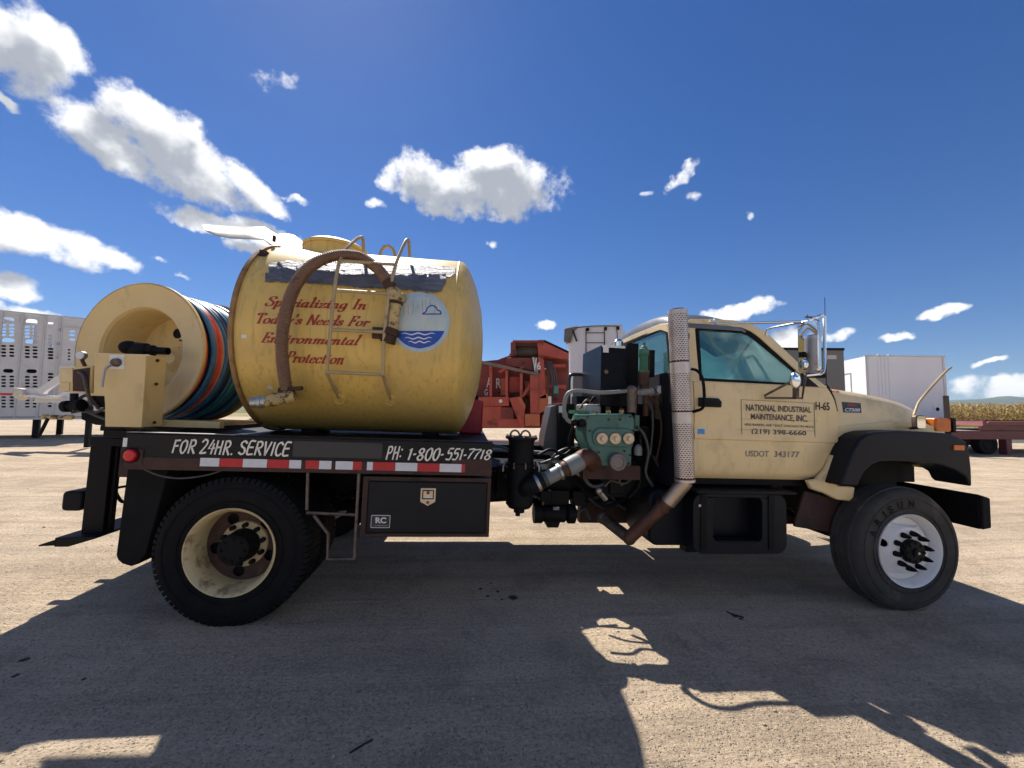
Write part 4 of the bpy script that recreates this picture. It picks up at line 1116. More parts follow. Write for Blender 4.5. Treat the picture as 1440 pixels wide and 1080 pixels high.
# left black box with sloping side
q0, q1, q2, q3 = L(786, 568, .8), L(808, 568, .8), L(808, 634, .8), L(786, 634, .8)
lb = part(MB().prism([q0, q1, q2, q3], .8, 1.2), 'battery_box', 'black', bevel=.005)
part(MB().prism([L(786, 569, .9), L(786, 650, .9), L(764, 628, .9), L(766, 612, .9), L(775, 572, .9)], .9, 1.2), 'sloping_guard', mat('grey_sheet', (.1, .1, .1), .35, .3, .25, 3, .05, 40, [((.3, .28, .25), .2, 3, (1, 1, 1), .5)]), lb)
x0, z1 = L(780, 570.5, .79); x1, z0 = L(785.5, 580, .79)
part(MB().box(L(786.5, 571, .79)[0], L(792, 571, .79)[0], .79, .7985, z0, z1), 'box_label', 'sticker', lb)
slab('filter_housing', (811, 557), (826, 590), .9, 1.1, 'black')
slab('pump_motor', (824, 568), (846, 584), .55, .9, mat('silver_motor', (.35, .34, .33), .4, .5, .2, 8, .1, 60, [(GRIME, .3, 6, (1, 1, 1), .7)]), bevel=.015)
slab('white_column', (806, 528), (819, 560), 1.3, 1.4, mat('grey_white_column', (.45, .44, .42), .5, 0, .1, 5, .1))
part(MB().tube(smoothpath([g3(800, 570, 1.25), g3(800, 545, 1.25), g3(801, 530, 1.25), g3(806, 526.5, 1.25), g3(822, 527, 1.25)]), .02, 8), 'air_hose', 'greyhose')
part(MB().cyl(g3(826, 540, 1.2), .03, .025, 'z', 12).tube([g3(826, 540, 1.2), g3(826, 552, 1.2)], .012, 6), 'red_valve_knob', 'refl_red')
slab('white_bracket', (852, 566), (858, 583), .68, .7, 'greypipe'); slab('white_bracket', (872, 568), (878, 583), .68, .7, 'greypipe')
# hydraulic gear pump and clutter beneath the frame
ug = part(along(g3(749, 722, .6), g3(810, 722, .6), [(.0, 0), (.085, .02), (.085, .2), (.07, .24), (.078, .3), (.078, .72), (.06, .76), (.088, .8), (.088, .95), (.05, 1)]), 'gear_pump', 'black')
part(MB().prism([g3(764, 728, .55)[::2], g3(790, 728, .55)[::2], g3(785, 742, .55)[::2], g3(770, 742, .55)[::2]], .55, .7), 'pump_foot', 'black', ug)
x0, z1 = L(778, 713, .5); x1, z0 = L(786, 717, .5)
part(MB().box(x0, x1, .49, .515, z0, z1), 'pump_tag', 'greypipe', ug)
slab('pump_bracket', (766, 690), (800, 716), .6, .72, 'black')
slab('under_plate', (762, 660), (945, 705), .7, .76, 'black')
slab('valve_bank', (845, 668), (920, 700), .45, .7, 'black')
slab('red_crossbar', (816, 706), (1130, 737), 1.0, 1.1, 'rustbrown')
part(MB().tube([g3(660, 630, .9), g3(812, 640, .9)], .02, 8), 'air_line', 'greypipe')
for pts in (((820, 690), (838, 700), (850, 692), (868, 706)), ((828, 700), (845, 712), (860, 706), (880, 716)), ((730, 640), (740, 655), (765, 650), (790, 640)), ((690, 625), (715, 632), (745, 648), (780, 652)), ((805, 705), (812, 720), (822, 716), (830, 730)), ((870, 668), (885, 680), (900, 672), (915, 690)), ((893, 575), (897, 600), (903, 630), (910, 660))):
    part(MB().tube(smoothpath([g3(*p, .62 + .01 * i) for i, p in enumerate(pts)]), .012, 8), 'hydraulic_hose', 'greyhose')
part(MB().ball(g3(842, 690, .4), .035, 10).tube([g3(842, 690, .4), g3(852, 702, .42)], .025, 8), 'shiny_fitting', 'steel')
part(MB().tube([g3(872, 668, .4), g3(871, 676, .4), g3(875, 682, .4)], .009, 6), 'tow_shackle', 'greypipe')

part(MB().box(1.85, 2.5, .871, 1.569, .95, 1.0).box(2.72, 3.35, .871, 1.569, .93, .98).box(2.5, 2.72, 1.2, 1.569, .94, .99), 'sun_block_plate', 'black')  # unseen plates added to block strips of sun on the ground below
part(MB().box(1.85, 3.3, 1.66, 2.2, .85, 1.15), 'far_toolbox', 'black', bevel=.01)
slab('hydraulic_block', (700, 655), (760, 700), .62, .78, 'black')
# bolts, flanges and hoses that crowd the pump
for px, py in ((826, 586), (886, 586), (890, 606), (832, 640), (886, 640), (838, 652), (884, 652), (829, 606), (856, 590), (872, 590), (842, 636), (878, 634)):
    x, z = L(px, py, PY)
    part(MB().cyl((x, PY - .012, z), .0095, .02, 'y', 6), 'pump_bolt', 'rustfit', pm)
for k in range(8):
    a = 2 * PI * k / 8
    part(MB().cyl((sx - .01 + .12 * math.cos(a), .3 + .12 * math.sin(a), 1.342), .01, .016, 'z', 6), 'lid_bolt', 'steel', sn)
for k in range(8):
    a = 2 * PI * k / 8 + .2
    part(MB().cyl((sx - .01 + .121 * math.cos(a), .3 + .121 * math.sin(a), 1.09), .009, .045, 'z', 6), 'flange_bolt', 'oldmetal', sn)
for j, (r_, mt_, y_, pts) in enumerate((
        (.016, 'greyhose', .34, ((828, 656), (822, 672), (834, 684), (852, 680))), (.018, 'black', .38, ((888, 650), (900, 662), (898, 684), (884, 700))),
        (.013, 'greyhose', .3, ((896, 600), (906, 612), (912, 636), (908, 664), (918, 684))), (.016, 'black', .45, ((806, 600), (800, 622), (804, 642), (796, 660))),
        (.012, 'greyhose', .5, ((770, 660), (780, 640), (800, 630), (818, 634))), (.014, 'black', .4, ((757, 640), (775, 632), (792, 640), (806, 630))),
        (.012, 'greyhose', .42, ((900, 552), (915, 566), (918, 600), (914, 640))), (.01, 'rustfit', .36, ((912, 556), (926, 575), (930, 610), (922, 650))),
        (.015, 'black', .55, ((800, 668), (822, 690), (850, 712), (880, 700))), (.012, 'greyhose', .58, ((710, 668), (724, 684), (760, 700), (800, 692))),
        (.014, 'greyhose', .5, ((918, 640), (930, 660), (946, 664), (958, 690))), (.010, 'oldmetal', .35, ((850, 684), (860, 676), (878, 680), (892, 670))),
        (.012, 'black', .66, ((830, 566), (838, 558), (850, 572), (862, 560))), (.010, 'oldmetal', .66, ((815, 575), (826, 562), (838, 570), (846, 560))))):
    part(MB().tube(smoothpath([g3(*p, y_ + .015 * i) for i, p in enumerate(pts)]), r_, 8), 'hydraulic_hose', mt_)
for a, b, y_ in (((899, 600), (914, 618), .5), ((896, 628), (918, 650), .55), ((760, 690), (776, 706), .55), ((806, 690), (824, 712), .6), ((858, 676), (880, 696), .42), ((736, 668), (756, 690), .62)):
    slab('valve_body', a, b, y_, y_ + .12, 'black', bevel=.01)
slab('gauge_bracket', (893, 584), (899, 606), .33, .36, 'pump'); slab('control_bracket', (922, 556), (934, 590), .5, .6, 'oldmetal')
x, z = L(928, 548, .48)
pg = part(MB().cyl((x, .47, z), .04, .03, 'y', 20), 'pressure_gauge', 'steel')
part(MB().lathe([(.035, .4695), (0, .469)], (x, 0, z), 'y', 20), 'gauge_face', 'sticker', pg)
# ---- exhaust: perforated stack, elbow and rusty pipes
sa, sb = Vector(g3(952.5, 437, .07)), Vector(g3(963.5, 677, .07))
R0 = .077
stk = part(along(sa + (sa - sb).normalized() * .012, sa + (sb - sa).normalized() * .03, [(.055, 0), (.06, .3), (.06, 1)]), 'stack_outlet', 'black')
part(along(sa, sb, [(R0 - .006, 0), (R0 - .006, 1)], 32), 'stack_core', mat('rusty_stack_core', (.09, .04, .026), .8, .3, .3, 9, .2), stk)
# the heat shield: bands of small raised louvres in real metal
def shield():
    m = MB(); ax_ = (sb - sa); l = ax_.length; ax_ = ax_.normalized()
    q = ax_.to_track_quat('Z', 'Y').to_matrix().to_4x4()
    fr = Matrix.Translation(sa) @ q
    na = 20
    bands = [(.02, .31), (.37, .60), (.66, .985)]
    for a0, a1 in bands:
        rows = int((a1 - a0) * l / .0165)
        for r in range(rows):
            z0 = a0 * l + r * .0165
            # solid ring between slots
            m.add(*ring(z0, z0 + .0095, R0, na))
            for k in range(na):
                t0 = 2 * PI * (k + (.5 if r % 2 else 0)) / na; t1 = t0 + 2 * PI / na * .42
                m.add([(R0 * math.cos(t), R0 * math.sin(t), z) for t in (t0, t1) for z in (z0 + .0095, z0 + .0165)], [(0, 2, 3, 1)])
    prev = 0
    for a0, a1 in [(0, .02), (.31, .37), (.60, .66), (.985, 1)]:
        m.add(*ring(a0 * l, a1 * l, R0 + .001, 36))
    return m.xf(fr)
def ring(z0, z1, r, n):
    vs = [(r * math.cos(2 * PI * k / n), r * math.sin(2 * PI * k / n), z) for z in (z0, z1) for k in range(n)]
    return vs, [(k, (k + 1) % n, n + (k + 1) % n, n + k) for k in range(n)]
part(shield(), 'perforated_heat_shield', mat('dull_chrome_shield', (.62, .55, .5), .42, .6, .15, 7, .1, 60, [((.3, .14, .09), .42, 4, (1, 1, 1), .5)]), stk, smooth=60, fix=False)
part(along(g3(965, 676, .09), g3(939, 707, .16), [(.058, 0), (.06, .2), (.06, 1)], 20), 'exhaust_elbow', mat('hot_chrome', (.45, .36, .27), .4, .8, .3, 6, .1, 60, [(RUST, .3, 6, (1, 1, 1), .7)]), stk)
part(along(g3(943, 702, .15), g3(884, 757, .3), [(.055, 0), (.055, .16), (.064, .17), (.064, .21), (.055, .22), (.055, 1)], 20), 'exhaust_pipe', 'exhaust', stk)
part(along(g3(885, 757, .3), g3(846, 727, .6), [(.05, 0), (.05, .9), (.056, .92), (.056, 1)], 20), 'muffler_pipe', 'oldmetal', stk)
part(MB().ball(g3(885, 757, .3), .056, 14), 'pipe_joint', 'exhaust', stk)
part(MB().box(L(958, 545, .12)[0], 3.44, .1, .2, 1.75, 1.8), 'stack_bracket', 'black', stk)
part(MB().box(L(958, 470, .12)[0], 3.44, .12, .3, 2.22, 2.27), 'stack_bracket', 'black', stk)

# ---- cab
XB = 3.42                                # back wall
def mirr(p): return (p[0], 2 * CY - p[1], p[2])
def both(mb, name, m, parent=None, **k):
    a = part(mb, name, m, parent, **k)
    b = MB(); b.v = [mirr(p) for p in mb.v]; b.f = [f[::-1] for f in mb.f]
    return a, part(b, name, m, parent, **k)
def yside(z):
    return np.interp(z, [1.03, 1.06, 1.10, 1.2, 1.36, 1.5, 1.62, 1.75, 1.86, 2.45], [.262, .236, .219, .207, .2, .196, .194, .199, .213, .385])
fcurve = [(1.035, 4.62), (1.06, 4.70), (1.10, 4.745), (1.14, 4.78), (1.22, 4.815), (1.31, 4.845), (1.37, 4.885), (1.45, 4.9), (1.53, 4.902), (1.65, 4.895), (1.77, 4.868), (1.84, 4.835), (1.90, 4.795)]
def xfr(z): return float(np.interp(z, [a for a, _ in fcurve], [b for _, b in fcurve]))
zr = [1.035, 1.05, 1.065, 1.085, 1.11, 1.16, 1.22, 1.29, 1.34, 1.364, 1.372, 1.38, 1.388, 1.396, 1.45, 1.53, 1.6, 1.68, 1.76, 1.82, 1.866]
rows = []
for z in zr:
    y = float(yside(z)) - (.009 if 1.379 < z < 1.4 else 0) + (.004 if abs(z - 1.372) < .003 else 0)
    rows.append([(3.535 + (xfr(z) - 3.535) * k / 14, y, z) for k in range(15)])
door, door2 = both(MB().shell(rows, (0, .03, 0)), 'door', 'yellow', smooth=30)
_fc = [(b - .02, a) for a, b in fcurve] + [(b + .05, a) for a, b in fcurve[::-1]]
both(MB().prism(_fc, .235, .25), 'door_gap', 'hole')
# corner behind the door, with rounded rear edge
rows = [[(XB + .035, float(yside(z)) + .05, z), (XB + .04, float(yside(z)) + .02, z), (XB + .055, float(yside(z)) + .004, z), (XB + .08, float(yside(z)), z), (3.527, float(yside(z)), z)] for z in [1.035, 1.06, 1.1, 1.2, 1.36, 1.5, 1.62, 1.75, 1.866]]
both(MB().shell(rows, (0, .03, 0)), 'cab_corner', 'yellow')
# window frame: pillar, header, A-pillar
fy = lambda x, z: float(yside(z))
def s2(px, py): x, y, z = Ls(px, py, fy); return (x, z)
outer = [(XB + .04, 1.868), (XB + .05, 2.2), (XB + .075, 2.40)] + [s2(*p) for p in ((972, 448.5), (1000, 448.5), (1030, 450), (1050, 453), (1068, 461), (1085, 474), (1124, 511), (1150, 535), (1163, 543))] + [(xfr(1.868), 1.868)]
hole = [s2(*p) for p in ((984.5, 541), (980.5, 500), (977.5, 463), (980, 459.5), (1030, 459.5), (1046, 461.5), (1057, 466), (1068, 474), (1127, 527), (1151, 548))]
hole = [(x, max(z, 1.878)) for x, z in hole]
both(MB().plate([outer, hole], lambda a, b: (a, float(yside(b)), b), (0, .045, 0)), 'window_frame', 'yellow', bevel=.004)
def inset(poly, d):
    c = Vector((sum(p[0] for p in poly) / len(poly), sum(p[1] for p in poly) / len(poly)))
    return [tuple(Vector(p) + (c - Vector(p)).normalized() * d) for p in poly]
def wy(z): return float(yside(z)) + .012
both(MB().plate([hole, inset(hole, .045)], lambda a, b: (a, wy(b), b), (0, .02, 0)), 'window_seal', 'rubber')
gl = inset(hole, .04)
both(MB().plate([gl], lambda a, b: (a, wy(b) + .008, b), (0, .004, 0)), 'door_window', 'glass', smooth=0)
tri = [s2(*p) for p in ((1113, 541), (1127, 524), (1152, 549.5), (1116, 549))]
tri = [(x, max(z, 1.872)) for x, z in tri]
both(MB().prism(tri, .21, .235).map(lambda p: (p[0], p[1] + float(yside(p[2])) - .216, p[2])), 'mirror_patch', 'plastic')
# door furniture
c0 = s2(980, 559); c1 = s2(1013, 573)
dh = part(MB().prism([(c0[0] + .01, c0[1]), (c1[0] - .03, c0[1] + .0), (c1[0], c0[1] - .03), (c1[0] - .005, c1[1]), (c0[0] + .01, c1[1])], .17, .2), 'door_handle', 'plastic', door, bevel=.006)
part(MB().prism([(c0[0] + .03, c0[1] - .03), (c1[0] - .03, c0[1] - .03), (c1[0] - .03, c1[1] + .015), (c0[0] + .03, c1[1] + .015)], .165, .171), 'handle_paddle', 'black', dh)
part(MB().tube(smoothpath([(3.5, .19, 1.975), (3.53, .15, 1.955), (3.56, .13, 1.9), (3.575, .125, 1.8), (3.575, .125, 1.68), (3.56, .14, 1.63), (3.5, .19, 1.6)]), .0125, 10), 'grab_handle', 'rubber')
# roof
rows = []
for i, x in enumerate((XB + .01, XB + .03, XB + .1, XB + .3, 3.85, 4.0, 4.1, 4.17)):
    r = []
    zf = (0, .085, .125, .145, .145, .12, .075, .0)[i]
    for k in range(21):
        t = -1 + 2 * k / 20
        w = .86 - (.02 if i in (0, 7) else 0)
        y = CY + t * w
        e = max(0, 1 - abs(t) ** 5)
        z = 2.405 + zf * e ** .6 + .07 * (1 - t * t) - (.03 if i == 7 else 0) * 1
        r.append((x + (.12 * (1 - t * t) if i == 7 else .06 * (1 - t * t) if i == 6 else 0), y, z))
    rows.append(r)
part(MB().shell(rows, (0, 0, -.03)), 'cab_roof', 'roof', smooth=60)
for y in (.62, 1.0, 1.22, 1.44, 1.82):
    part(MB().ball((4.12 + .1 * (1 - ((y - CY) / .86) ** 2), y, 2.505 + .0 * y), .04, 10, (1.4, 1, .6)), 'roof_marker', 'amber')
# back wall and rear window
bw = [(yside(1.0), 1.0)] + [(float(yside(z)) + .045, z) for z in (1.036, 1.3, 1.6, 1.866, 2.2, 2.42)] + [(.6, 2.455), (CY, 2.47), (2 * CY - .6, 2.455)] + [(2 * CY - float(yside(z)) - .045, z) for z in (2.42, 2.2, 1.866, 1.6, 1.3, 1.036)] + [(2 * CY - yside(1.0), 1.0)]
rwn = [(2 * CY - .37, 1.93), (2 * CY - .45, 2.34), (2 * CY - .6, 2.395), (CY, 2.415), (.6, 2.395), (.45, 2.34), (.37, 1.93)]
part(MB().plate([bw, rwn], lambda a, b: (XB, a, b), (.03, 0, 0)), 'cab_back', 'yellow', bevel=.004)
part(MB().plate([rwn, inset(rwn, .03)], lambda a, b: (XB - .004, a, b), (.02, 0, 0)), 'rear_window_seal', 'rubber')
part(MB().plate([inset(rwn, .025)], lambda a, b: (XB + .008, a, b), (.004, 0, 0)), 'rear_window', mat('rear_glass_placeholder', (.1, .1, .1)) if 0 else 'glass', smooth=0)
# windscreen
rows = []
for i in range(7):
    f = i / 6
    r = []
    for k in range(13):
        t = -1 + 2 * k / 12
        hw = 1.0 - .185 * f
        r.append((4.80 - .62 * f + (.15 - .03 * f) * (1 - t * t), CY + t * hw, 1.885 + .53 * f))
    rows.append(r)
part(MB().shell(rows, (.004, 0, .004)), 'windscreen', 'glass_dark', smooth=60)
rows = [[(XB + .06 + .7 * i / 6, CY + t * .8, 2.36 - .02 * t * t) for t in (-1, -.5, 0, .5, 1)] for i in range(7)]
part(MB().shell(rows, (0, 0, .02)), 'headliner', 'interior')
for yy in (.42, 1.4): part(MB().prism([(4.1, 2.34), (4.28, 2.24), (4.28, 2.23), (4.1, 2.33)], yy, yy + .6), 'sun_visor', 'interior')
# floor, firewall, dash, seats, wheel
part(MB().box(XB + .03, 4.7, .27, 2.17, .98, 1.034), 'cab_floor', 'black')
part(MB().box(4.70, 4.74, .27, 2.17, 1.0, 1.84), 'firewall', 'black')
part(MB().prism([(4.69, 1.4), (4.69, 1.86), (4.45, 1.9), (4.33, 1.84), (4.33, 1.6)], .3, 2.14), 'dashboard', 'interior', bevel=.02)
for y0 in (.34, 1.3):
    sm = MB().prism([(3.6, 1.35), (4.1, 1.38), (4.1, 1.5), (3.72, 1.47), (3.56, 2.12), (3.48, 2.12), (3.5, 1.4)], y0, y0 + .8)
    part(sm, 'seat', 'seat', bevel=.03)
stw = Matrix.Translation((4.22, 1.75, 1.9)) @ Matrix.Rotation(math.radians(-62), 4, 'Y')
w_ = part(MB().tube([(.22 * math.cos(a), .22 * math.sin(a), 0) for a in np.linspace(0, 2 * PI, 33)[:-1]], .014, 8, closed=True).xf(stw), 'steering_wheel', 'interior')
part(MB().tube([(-.21, 0, 0), (.21, 0, 0)], .014, 6).tube([(0, 0, 0), (0, 0, -.35)], .022, 8).xf(stw), 'steering_column', 'interior', w_)
wp = [(4.60, .62, 1.895), (4.50, .95, 1.97)]
part(MB().tube([(4.83, .9, 1.93), (4.7, 1.35, 2.02)], .007, 6), 'wiper', 'black')

# ---- bonnet, wings and nose
st_x = [4.80, 4.9, 5.1, 5.35, 5.6, 5.8, 5.92, 6.02, 6.07]
shz = [1.88, 1.875, 1.862, 1.842, 1.812, 1.77, 1.725, 1.66, 1.58]
rows = []
for x, zs in zip(st_x, shz):
    fz = (x - 4.8) / 1.27
    ws = [1.01 - .05 * fz ** 2, 1.005 - .06 * fz ** 2, .985 - .07 * fz ** 2, .95 - .09 * fz ** 2, .9 - .1 * fz ** 2, .8 - .1 * fz, .55, .28, 0]
    zz = [1.40, 1.52, 1.66 - .02 * fz, zs - .07, zs - .012, zs + .018, zs + .045, zs + .055, zs + .058]
    zz = [min(a, zs + .06) for a in zz]
    half = [(CY - w, z) for w, z in zip(ws, zz)]
    full = half + [(2 * CY - y, z) for y, z in half[::-1][1:]]
    def dx(z): return (xfr(min(1.9, max(1.4, z))) + .022 if x == 4.80 else x + (.10 * (1 - fz) if x < 5 else 0))
    rows.append([(dx(z), y, z) for y, z in full])
hood = part(MB().shell(rows, (0, 0, -.02)), 'bonnet', 'yellow', smooth=50)
part(MB().box(4.72, 4.86, .5, 1.94, 1.82, 1.875), 'cowl', 'black')
# front face
nf = [(CY - .95, 1.15), (CY - .95, 1.5), (CY - .86, 1.6), (CY + .86, 1.6), (CY + .95, 1.5), (CY + .95, 1.15)]
nose = part(MB().prism(nf, 5.98, 6.06, 'x'), 'nose_panel', 'yellow', bevel=.02)
part(MB().box(6.061, 6.075, CY - .55, CY + .55, 1.2, 1.52), 'grille_back', 'hole', nose)
for k in range(5):
    part(MB().box(6.076, 6.095, CY - .56, CY + .56, 1.21 + k * .065, 1.235 + k * .065), 'grille_bar', 'black', nose)
for s in (-1, 1):
    yc = CY + s * .72
    part(MB().box(6.061, 6.085, yc - .13, yc + .13, 1.3, 1.47), 'headlight', 'refl_white', nose, bevel=.01)
# flare (black wheel arch), wing behind it, splash panel
FY = .0
ou = [L(*p, FY + .02) for p in ((1181, 683), (1190, 655), (1199, 632), (1207, 619), (1218, 611), (1231, 607.5), (1262, 606), (1300, 607), (1328, 609), (1346, 613.5), (1357, 620), (1363.5, 636), (1366, 660), (1367, 685))]
inn = [L(*p, FY + .02) for p in ((1362, 680), (1357, 670), (1342, 660.5), (1322, 653.5), (1300, 650), (1262, 648.5), (1238, 649), (1226, 654), (1215, 664), (1206, 684))]
both(MB().prism(ou + inn, FY + .015, .30), 'wheel_arch_flare', 'plastic', bevel=.035, seg=4)
inn2 = [(x, z) for x, z in inn]
both(MB().prism([(x * 1.0, z + .015) for x, z in ou[2:-2]] + [(x, z) for x, z in inn[2:-1]], .302, .42), 'inner_wing', 'black')
wing = [(xfr(z) + .024, z) for z in (1.09, 1.14, 1.22, 1.31, 1.37, 1.45, 1.53)] + [L(1215, 596, .2), L(1260, 592, .2), L(1306, 596, .2), (6.02, 1.52), (6.02, 1.44), (5.2, 1.46), (4.98, 1.42)] + [L(1212, 630, .2), L(1200, 655, .2), L(1197, 683, .2), L(1175, 684, .2)]
both(MB().prism(wing, .212, .24), 'wing', 'yellow', bevel=.01)
spl = [L(*p, .16) for p in ((1136, 676), (1150, 674), (1163, 660), (1172, 640), (1186, 640), (1178, 684), (1203, 685), (1201, 700), (1196, 705), (1178, 703), (1160, 694), (1142, 688))]
sp = part(MB().prism(spl, .16, .205), 'splash_panel', 'yellow', bevel=.012)
c = L(1182, 646, .15); c2 = L(1172, 670, .15)
part(MB().tube(smoothpath([(c[0] + .01, .145, c[1] + .03), (c[0], .14, c[1] - .02), (c[0] - .03, .14, c[1] - .09), (c2[0], .14, c2[1] - .02), (c2[0] - .05, .145, c2[1] - .05)]), .014, 8), 'bonnet_latch', 'rubber', sp)
part(MB().ball((c[0] + .01, .145, c[1]), .035, 10, (1, .5, .8)), 'latch_knob', 'rubber', sp)
x0, z1 = L(1118, 690, .25); x1, z0 = L(1180, 745, .25)
part(MB().prism([L(1132, 690, .25), L(1182, 703, .25), L(1180, 735, .25), L(1172, 750, .25), L(1118, 741, .25), L(1118, 735, .25)], .25, .28), 'splash_shield', 'rustbrown', bevel=.01)
part(MB().box(4.25, 4.62, .5, .56, .6, .98), 'chassis_bracket', 'rustbrown')
both(MB().box(4.97, 5.75, .42, .46, .75, 1.44), 'inner_arch', 'black')
part(MB().box(4.85, 6.0, .46, 1.98, 1.0, 1.38), 'engine_block', 'hole')
# amber lamps
x0, z1 = L(1308, 587.5, .24); x1, z0 = L(1331.5, 607, .24)
sg = part(MB().prism(rrect(x0, x1, z0, z1, .02), .2, .42), 'turn_signal', 'amber', bevel=.012)
part(MB().box(x1 + .001, x1 + .03, .19, .42, z0 - .005, z1 + .005), 'signal_housing', 'black', sg)
part(MB().box(x0 + .02, x1 + .02, .22, .42, z0 - .03, z0 - .001), 'signal_base', 'black', sg)
x0, z1 = L(1343, 626, .0); x1, z0 = L(1358, 633.5, .0)
part(MB().prism(rrect(x0, x1, z0, z1, .008), .006, .03), 'side_marker', 'amber')
# bumper
bm_ = MB().plate([[(.07, .665), (2.37, .665), (2.37, .965), (.07, .965)]], lambda a, b: (6.13, a, b), (.02, 0, 0))
part(bm_, 'bumper', 'black', bevel=.006)
part(MB().prism([(6.13, .665), (6.22, .68), (6.22, .94), (6.13, .965)], .045, .075), 'bumper_end', 'rubber', bevel=.012)
part(MB().box(6.19, 6.215, .077, 2.37, .68, .94), 'bumper_face', 'black', bevel=.01)
for y in (.79, 1.57): part(MB().box(5.95, 6.128, y, y + .08, .72, .92), 'bumper_mount', 'black')
# fuel tank with built-in step under the door
FX0, FX1, FZ0, FZ1 = L(975, 700, .12)[0], L(1106, 700, .12)[0], .44, .93
ft_ = MB().plate([rrect(FX0, FX1, FZ0, FZ1, .09, 6), rrect(L(1003, 700, .12)[0], L(1072, 700, .12)[0], .535, .9, .05)[::-1]], lambda a, b: (a, .12, b), (0, .16, 0))
ftk = part(ft_, 'fuel_tank_step', 'plastic', bevel=.018, seg=3)
part(MB().prism(rrect(FX0 - .3, FX1 - .005, FZ0 + .01, FZ1 - .01, .08, 5), .281, .78), 'fuel_tank', 'plastic', ftk, bevel=.02)
part(MB().box(FX0 + .02, FX1 + .08, .1, .5, .932, .955), 'step_tread', 'plastic', ftk, bevel=.006)
for k in range(3):
    part(MB().box(L(1006, 700, .12)[0], L(1070, 700, .12)[0], .125 + k * .045, .145 + k * .045, .5355, .545), 'tread_bar', 'black', ftk)
for px in (985, 1080):
    x = L(px, 700, .12)[0]
    part(MB().box(x, x + .05, .112, .119, FZ0 + .03, FZ1 - .01), 'tank_strap', 'black', ftk)
    part(MB().box(x - .02, x + .1, .3, .4, FZ0 - .05, FZ0 + .001), 'tank_foot', 'black', ftk)
part(MB().cyl((L(984, 711, .11)[0], .108, L(984, 711, .11)[1]), .012, .006, 'y', 10), 'strap_bolt', 'steel', ftk)
part(MB().box(FX1 + .02, FX1 + .06, .3, .9, .6, .97), 'tank_bracket', 'rustbrown', ftk)

# ---- mirrors
MY = -.06
def m3(px, py, y=MY): return g3(px, py, y)
x0, z1 = L(1125.5, 449, MY); x1, z0 = L(1147, 525, MY)
MRM = Matrix(((.3145, .949, 0, (x0 + x1) / 2), (-.949, .3145, 0, MY), (0, 0, 1, 0), (0, 0, 0, 1)))   # the glass looks back along the truck
mh_ = .082
mi = part(MB().prism(rrect(-mh_, mh_, z0, z1, .045, 6), .004, .035).xf(MRM), 'mirror_head', 'chrome', bevel=.008)
part(MB().prism(rrect(-mh_ + .012, mh_ - .012, z0 + .012, z1 - .02, .036, 6), -.002, .0035).xf(MRM), 'mirror_face', 'mirror', mi)
cz_ = m3(1139.5, 512)[2]
part(MB().ball((-.03, -.004, cz_), .04, 18, (.9, .25, 1.1)).xf(MRM), 'blind_spot_mirror', 'mirror', mi)
part(MB().lathe([(.043, 0), (.043, .006)], (0, 0, 0), 'y', 20, caps=True).map(lambda p: (-.03 + p[0] * .9, -.004 + p[1], cz_ + p[2] * 1.1)).xf(MRM), 'blind_spot_rim', 'rubber', mi)
MA = 'chrome'
ma = part(MB().tube(smoothpath([m3(1141, 447, MY + .02), m3(1148, 446.5, -.04), m3(1153, 444, -.03), m3(1158, 445, -.03), m3(1159.5, 450, -.03), m3(1159.5, 480, -.02), m3(1159, 515, -.02), m3(1155, 525, -.02), m3(1147, 527, -.02), m3(1133, 528.5, -.02)], 5), .012, 10), 'mirror_arm', MA)
part(MB().tube([m3(1132, 446, MY + .02), m3(1147, 446, MY + .02)], .007, 6).tube([m3(1135.5, 442.5, MY + .02), m3(1135.5, 448, MY + .02)], .005, 6), 'mirror_clamp', 'oldmetal', ma)
part(MB().tube(smoothpath([g3(1001, 451.5, .36), g3(1008, 454.5, .3), g3(1025, 454.5, .25), g3(1060, 454, .12), g3(1126, 452.5, -.04)], 4), .010, 8), 'roof_brace', MA, ma)
part(MB().tube([g3(1001, 451.5, .36), g3(1003.5, 449, .37)], .016, 8), 'brace_foot', MA, ma)
part(MB().tube(smoothpath([g3(1078.5, 473.5, .36), g3(1077, 467, .33), g3(1080, 463, .3), g3(1090, 460, .22), g3(1126, 453, -.03)], 4), .009, 8), 'pillar_brace', MA, ma)
part(MB().tube([m3(1133, 527), m3(1128, 560, .1), m3(1076, 559.5, .16), m3(1075, 556.5, .16), m3(1119, 533, -.02)], .010, 8), 'lower_bracket', 'oldmetal', ma)
part(MB().box(L(1117, 545, .1)[0], L(1121, 545, .1)[0], .08, .12, L(1119, 561, .1)[1], L(1119, 541, .1)[1]), 'bracket_plate', 'oldmetal', ma)
part(MB().box(L(1140, 523, .0)[0], L(1161, 523, 0)[0], .0, .05, L(1150, 531, 0)[1], L(1150, 525, 0)[1]), 'arm_mount', 'black', ma)
c = m3(1119.5, 534.5, -.08)
cm = part(MB().lathe([(.066, .012), (.07, .0), (.066, -.01)], (0, 0, 0), 'y', 28).map(lambda p: (c[0] + p[0] * .72, c[1] + p[1], c[2] + p[2])), 'round_mirror', 'chrome')
part(MB().ball((c[0], c[1] + .004, c[2]), .066, 24, (.72, .25, 1)), 'round_mirror_face', 'mirror', cm)
part(MB().tube([(c[0], c[1] + .02, c[2]), m3(1122, 548, .06)], .012, 8), 'round_mirror_stem', 'oldmetal', cm)
# far-side mirror
fm = part(MB().prism(rrect(x0, x1, z0, z1, .05, 6), 2.5, 2.53), 'mirror_head', 'chrome', bevel=.008)
part(MB().tube([(x0 + .07, 2.5, z1), (x0 + .02, 2.2, z1 - .02)], .01, 6).tube([(x0 + .07, 2.5, z0), (x0 + .05, 2.24, z0 - .06)], .01, 6), 'mirror_arm', MA, fm)
